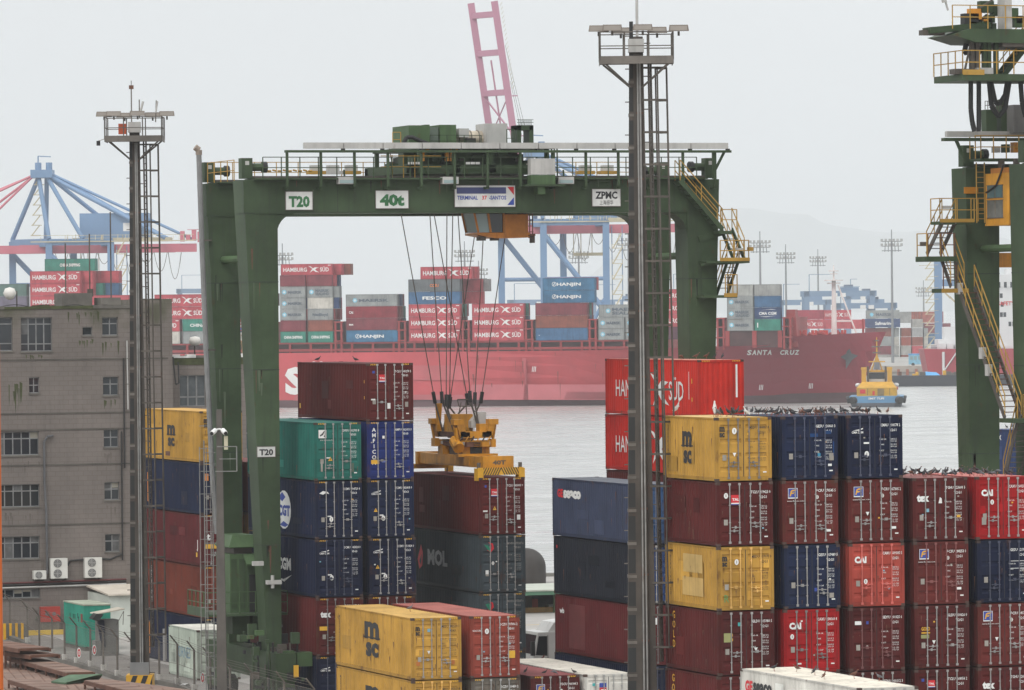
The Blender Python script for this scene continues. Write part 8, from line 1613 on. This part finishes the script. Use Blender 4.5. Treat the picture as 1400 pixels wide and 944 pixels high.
far_gantry('blue yard crane behind the bow mast of the red ship', 1103, 1900, 24, 26); far_gantry('blue yard crane just beyond the bow, lower and wider', 1146, 1900, 20, 21.5); far_gantry('blue yard crane between the bow mast and light mast', 1160, 2050, 9, 25); far_gantry('pale blue yard crane half hidden by the forward ship bay', 1068, 2000, 18, 23)
far_gantry('blue yard crane low behind the two blue ringed containers', 700, 1950, 24, 24); far_gantry('faint blue yard crane seen through the crane leg gap', 918, 1950, 10, 27); far_gantry('faint blue yard crane behind the second tallest ship bay', 812, 2100, 22, 24); far_gantry('faint yard crane over the ship beside the exhaust pipe', 246, 2300, 26, 31)
p = atd(1283, 440, 1560); t = thing('quay_crane', 'blue legs of a quay crane behind the second gantry stairs', 'quay crane', (p.x, p.y, 0), -YAW)
for x in (0, 16.5): q = MB(); q.box(x-1.1, -1, 1.8, x+1.1, 1, 34+x*.0, SB); q.obj('leg', t)
q = MB(); rnd = random.Random(1)
for i in range(9): z = 4+i*3.4; q.box(-4, -1.2, z, -1.1, 0, z+.2, SY_); q.beam((-3.8, -1, z), (-1.2, -1, z+3.4), .2, .35, SY_); q.bar((-6+rnd.random()*3, -1, z+1), (0, -1, z+1.2), .1, 4, SY_)
for i in range(8): z = 20-i*1.2; q.beam((2+i*1.4, -1, z+4), (3.6+i*1.4, -1, z+2.4), .25, .5, SY_)
q.obj('service_stair', t); q = MB(); q.box(-1, -.8, 26, 17, .8, 28, SB); q.obj('cross_beam', t)
LT = mat('far_mast', (.2, .21, .22), .7, 0, .1)
def far_mast(label, px, vt, D, w_=4.0):
    p = atd(px, 440, D); zt_ = atd(px, vt, D).z; t = thing('floodlight_tower', label, 'floodlight tower', (p.x, p.y, 0), -YAW, 'floodlight towers across the water')
    q = MB(); q.bar((0, 0, 1.5), (0, 0, zt_), .5, 7, LT, .3); q.obj('pole', t)
    q = MB()
    for dz in (0, -1.5, -3): q.box(-w_, -.3, zt_+dz, w_, .3, zt_+dz+.25, LT)
    for x in (-w_*.7, -w_*.35, 0, w_*.35, w_*.7): q.bar((x, 0, zt_-3.2), (x*.9, 0, zt_+.2), .12, 4, LT)
    q.bar((0, 0, zt_), (0, 0, zt_+4), .15, 4, LT); q.obj('lamp_frame', t)
    for dz in (.1, -1.4):
        for i in range(6): q = MB(); x = -w_+i*w_*.4; q.box(x-.4, -.7, zt_+dz, x+.4, -.2, zt_+dz+.9, mat('far_lamp', (.35, .35, .34))); q.obj('floodlight', t)
for i, (px, vt, D, lab) in enumerate(((387, 350, 1700, 'floodlight tower beside the front crane leg'), (636, 346, 1800, 'floodlight tower over the tallest ship bay'), (655, 371, 2000, 'floodlight tower just past the tallest ship bay'), (792, 348, 1800, 'floodlight tower between the blue quay crane legs'), (860, 330, 1700, 'floodlight tower beside the tall dark mast'), (1040, 333, 1750, 'floodlight tower over the forward ship bay'), (1075, 349, 1950, 'floodlight tower between forward bay and bow mast'), (1119, 354, 2200, 'faint floodlight tower beside the bow mast'), (1220, 331, 1700, 'tallest floodlight tower over the far container stacks'), (1263, 396, 2300, 'small distant floodlight tower near the second gantry'))): far_mast(lab, px, vt, D, 3.2)
# containers stacked on the far quay
rnd = random.Random(21); FC = [MKG, (.33, .32, .3), SBR, SMR, (.26, .06, .04), MKG, (.3, .3, .3), SHR, (.4, .38, .34)]
def fcon(px0, px1, py0, D, H, c, lab, txt=None, kind=None, tm=SWH):
    a = atd(px0, py0, D); b = atd(px1, py0, D); w_ = (b-a).length; t = thing('quay_container', lab, 'shipping container', (a.x, a.y, a.z), -YAW, 'containers on the far quay')
    q = MB(); q.box(.05, 0, 0, w_-.05, 6, H, paint(c, .15)); q.obj('body', t)
    if txt:
        b_ = MB(); 
        if kind == 'hs': b_.text('HAMBURG', (.6, -.05, H*.3), (1, 0, 0), (0, 0, 1), H*.36, tm, w=w_*.45); b_.text('SÜD', (w_*.75, -.05, H*.3), (1, 0, 0), (0, 0, 1), H*.36, tm, w=w_*.17); b_.poly([V((w_*.52+a_*w_*.2, -.05, H*.2+bb*H*.6)) for a_, bb in SWOOSH], tm)
        else: b_.text(txt, (w_*.28, -.05, H*.3), (1, 0, 0), (0, 0, 1), H*.38, tm, w=w_*.5, off=.03)
        if kind == 'star': b_.poly([V((w_*.15+(.9 if i % 2 == 0 else .5)*math.cos(i*math.pi/8), -.05, H*.48+(.9 if i % 2 == 0 else .5)*math.sin(i*math.pi/8))) for i in range(16)], mat('star_blue', (.2, .5, .65)))
        b_.obj('lettering', t)
FD = 1890
def pyz(k): return 497.5-12.3*k+.01*0
cols = [(1184, 1197), (1197, 1222), (1222.5, 1229.5), (1232, 1246), (1247, 1262), (1263, 1269)]
nmw = ('lowest', 'second', 'third', 'fourth', 'fifth', 'topmost'); cn = {MKG: 'grey', (.33, .32, .3): 'pale grey', SBR: 'brown', SMR: 'maroon', (.26, .06, .04): 'rust red', (.3, .3, .3): 'mid grey', SHR: 'red', (.4, .38, .34): 'cream'}
cols_name = ('behind the bow tip', 'beside the bow tip', 'in the narrow column past the bow', 'in the column over the tug mast', 'in the column beside the blue bus', 'in the last column before the second ship')
order = [[(.3, .3, .3), SMR, (.33, .32, .3), SMR], [(.33, .32, .3), SMR, MKG, SBR], [MKG, (.33, .32, .3), (.4, .38, .34), MKG], [SBR, (.33, .32, .3), (.26, .06, .04), SBR], [MKG, SHR, SBR, (.3, .3, .3), (.33, .32, .3)], [(.33, .32, .3), MKG, (.4, .38, .34), MKG]]
for ci, (a, b) in enumerate(cols):
    for k, c in enumerate(order[ci]): fcon(a, b, pyz(k), FD+ci*.2, 3.12, c, f'{cn[c]} far quay container, {nmw[k]} {cols_name[ci]}')
fcon(1183, 1231, pyz(4)-.2, FD-1, 3.1, SNV, 'navy far container with white script, under the grey starred one', 'Safmarine'); fcon(1185, 1230, pyz(5), FD-1, 3.0, MKG, 'grey starred container topping the far quay stacks', 'MAERSK', 'star', GRT)
for i, (px0, px1, py, c, l, tx) in enumerate(((1088, 1126, 437, (.3, .04, .06), 'dull red far container above a lettered one behind the bow mast', None), (1126, 1164, 437, SHR, 'red far container with swoosh, past the bow mast', 'H'), (1088, 1128, 450, SHR, 'red lettered far container behind the bow mast', 'H'), (1128, 1164, 450, SHR, 'red far container low past the bow mast', None), (1164, 1183, 450, SHR, 'red far container end beside the navy one', None))): fcon(px0, px1, py, 1700, 3.0, c, l, tx, 'hs' if tx else None)
for i, (px0, px1, py, c, l) in enumerate(((1246, 1290, 436, (.33, .1, .08), 'long red brown far stack roof over the grey columns'), (1264, 1300, 452, SMR, 'maroon far container behind the blue crane legs'), (1270, 1300, 465, SBL, 'blue far container pair behind the second ship'), (1230, 1262, 436, (.3, .3, .29), 'pale long far container over the grey columns'))): fcon(px0, px1, py+6, FD+60, 4.2, c, l)
p = atd(1243, 500, 1600); t = thing('bus', 'pale blue bus parked on the far quay beside the containers', 'bus', (p.x, p.y, 1.8), -YAW, )
q = MB(); q.box(0, 0, .5, 7.4, 2.5, 3.4, mat('bus_blue', (.2, .42, .55))); q.box(-.1, -.1, 3.4, 7.5, 2.6, 3.8, mat('bus_roof', (.1, .3, .55))); q.obj('body', t)
for i in range(6): q = MB(); q.box(.3+i*1.2, -.03, 1.9, 1.2+i*1.2, 0, 3.0, GLASSL); q.obj('window', t)
for x in (1.2, 6): q = MB(); q.bar((x, -.02, .5), (x, .3, .5), .5, 10, DARK); q.obj('wheel', t)
# jetty with fenders
a = atd(1195, 515, 1540); t = thing('jetty', 'low concrete jetty with pale rim at the far quay', 'jetty', (a.x, a.y, 0), -YAW)
q = MB(); q.box(-2, 0, -3, 22, 5, 1.0, fqm); q.box(-2, -.3, .8, 22, 5, 2.6, mat('jetty_deck', (.36, .32, .28), .8, 0, .25, .2)); q.obj('deck', t)
for i in range(9): q = MB(); q.box(-1+i*2.6, -.6, -2, -.2+i*2.6, -.3, 1.6, mat('fender_rust', (.3, .1, .06))); q.obj('fender', t)
# second ship
o = atd(1273, 522, 1480); t = thing('moored_ship', 'moored ship with dark red hull and white superstructure behind the second gantry', 'ship', (o.x, o.y, 0), -YAW)
H2 = mat('second_hull_red', (.32, .035, .05), .5, 0, .12, .05); zz = lambda py, D=1480: atd(1330, py, D).z
q = MB(); Lx = 120; q.hexa([V((0, 0, -3)), V((Lx, 0, -3)), V((Lx, 20, -3)), V((0, 20, -3))], [V((-2, 0, zz(477))), V((Lx, 0, zz(479))), V((Lx, 20, zz(479))), V((-2, 20, zz(477)))], H2); q.obj('hull', t)
q = MB(); x0_ = (1352-1273)/4.83; W2 = mat('superstructure_white', (.62, .62, .62), .5, 0, .06, .1)
q.box(x0_, 3, zz(479), x0_+40, 18, zz(398), W2); q.box(x0_-1, 4, zz(398), x0_+40, 18, zz(392), W2); q.box(x0_+1, 5, zz(392), x0_+40, 17, zz(376), W2); q.box(x0_+6, 8, zz(376), x0_+20, 14, zz(368), W2); q.box(x0_-14, 4, zz(480), x0_, 16, zz(464), W2); q.box(x0_-12, 6, zz(464), x0_-2, 14, zz(447), W2)
sup = q.obj('superstructure', t)
for py, xs in ((394, (1, 2.5, 4, 5.5, 7)), (408, (2, 3, 6)), (420, (1, 3.2, 8)), (434, (.5, 3, 3.8, 7)), (447, (2.2, 5, 5.9, 7.5))):
    for x in xs: q = MB(); h_ = 1.3 if py > 400 else 1.6; q.box(x0_+x*1.2, 2.95, zz(py), x0_+x*1.2+.8, 3.02, zz(py)+h_, GLASS); q.obj('window', sup)
q = MB(); q.text('SAFETY FIRST', (x0_+3, 2.9, zz(418)), (1, 0, 0), (0, 0, 1), 1.1, REDI, w=8.5, off=.02); q.obj('lettering', t)
q = MB(); rnd = random.Random(2)
for i in range(40): x = rnd.uniform(0, x0_+14); z = zz(479); s = rnd.uniform(.5, 2); q.box(x, rnd.uniform(1, 8), z, x+s, 9, z+s*rnd.uniform(.5, 1.2), rnd.choice((W2, mat('second_grey', (.3, .3, .32)), W2)))
q.bar((0, .2, zz(473)), (x0_+8, .2, zz(473)), .1, 4, W2); q.obj('deck_fitting', t)
q = MB(); q.bar(((1290-1273)/4.83, -.3, zz(512)), ((1290-1273)/4.83, -.3, zz(481)), .4, 6, W2); q.bar(((1290-1273)/4.83, -.3, zz(508)), ((1308-1273)/4.83, -.3, zz(482)), .2, 5, W2); q.obj('gangway', t)
# dark barge
o = atd(1222, 525, 1440); t = thing('flat_barge', 'flat black barge with a blue tarpaulin lying before the far quay', 'barge', (o.x, o.y, 0), -YAW)
q = MB(); q.hexa([V((0, 0, WZ-1)), V((46, 0, WZ-1)), V((46, 9, WZ-1)), V((0, 9, WZ-1))], [V((-.8, 0, 1.0)), V((46, 0, 1.0)), V((46, 9, 1.0)), V((-.8, 9, 1.0))], mat('barge_black', (.03, .032, .04), .7, 0, .2, .2)); q.obj('hull', t)
q = MB(); q.hexa([V((8, 2, 1)), V((13, 2, 1)), V((13, 6, 1)), V((8, 6, 1))], [V((9, 3, 2)), V((12, 3, 1.8)), V((12, 5, 1.8)), V((9, 5, 2))], mat('tarp_blue', (.1, .35, .65), .7, 0, .1)); q.obj('tarpaulin', t)
q = MB()
for i in range(14): x = rnd.uniform(1, 22); q.box(x, 2, 1, x+rnd.uniform(.5, 1.6), 4, 1+rnd.uniform(.4, 1.3), rnd.choice((STEELM, RUSTY, YELL, STEELD)))
q.obj('deck_gear', t)
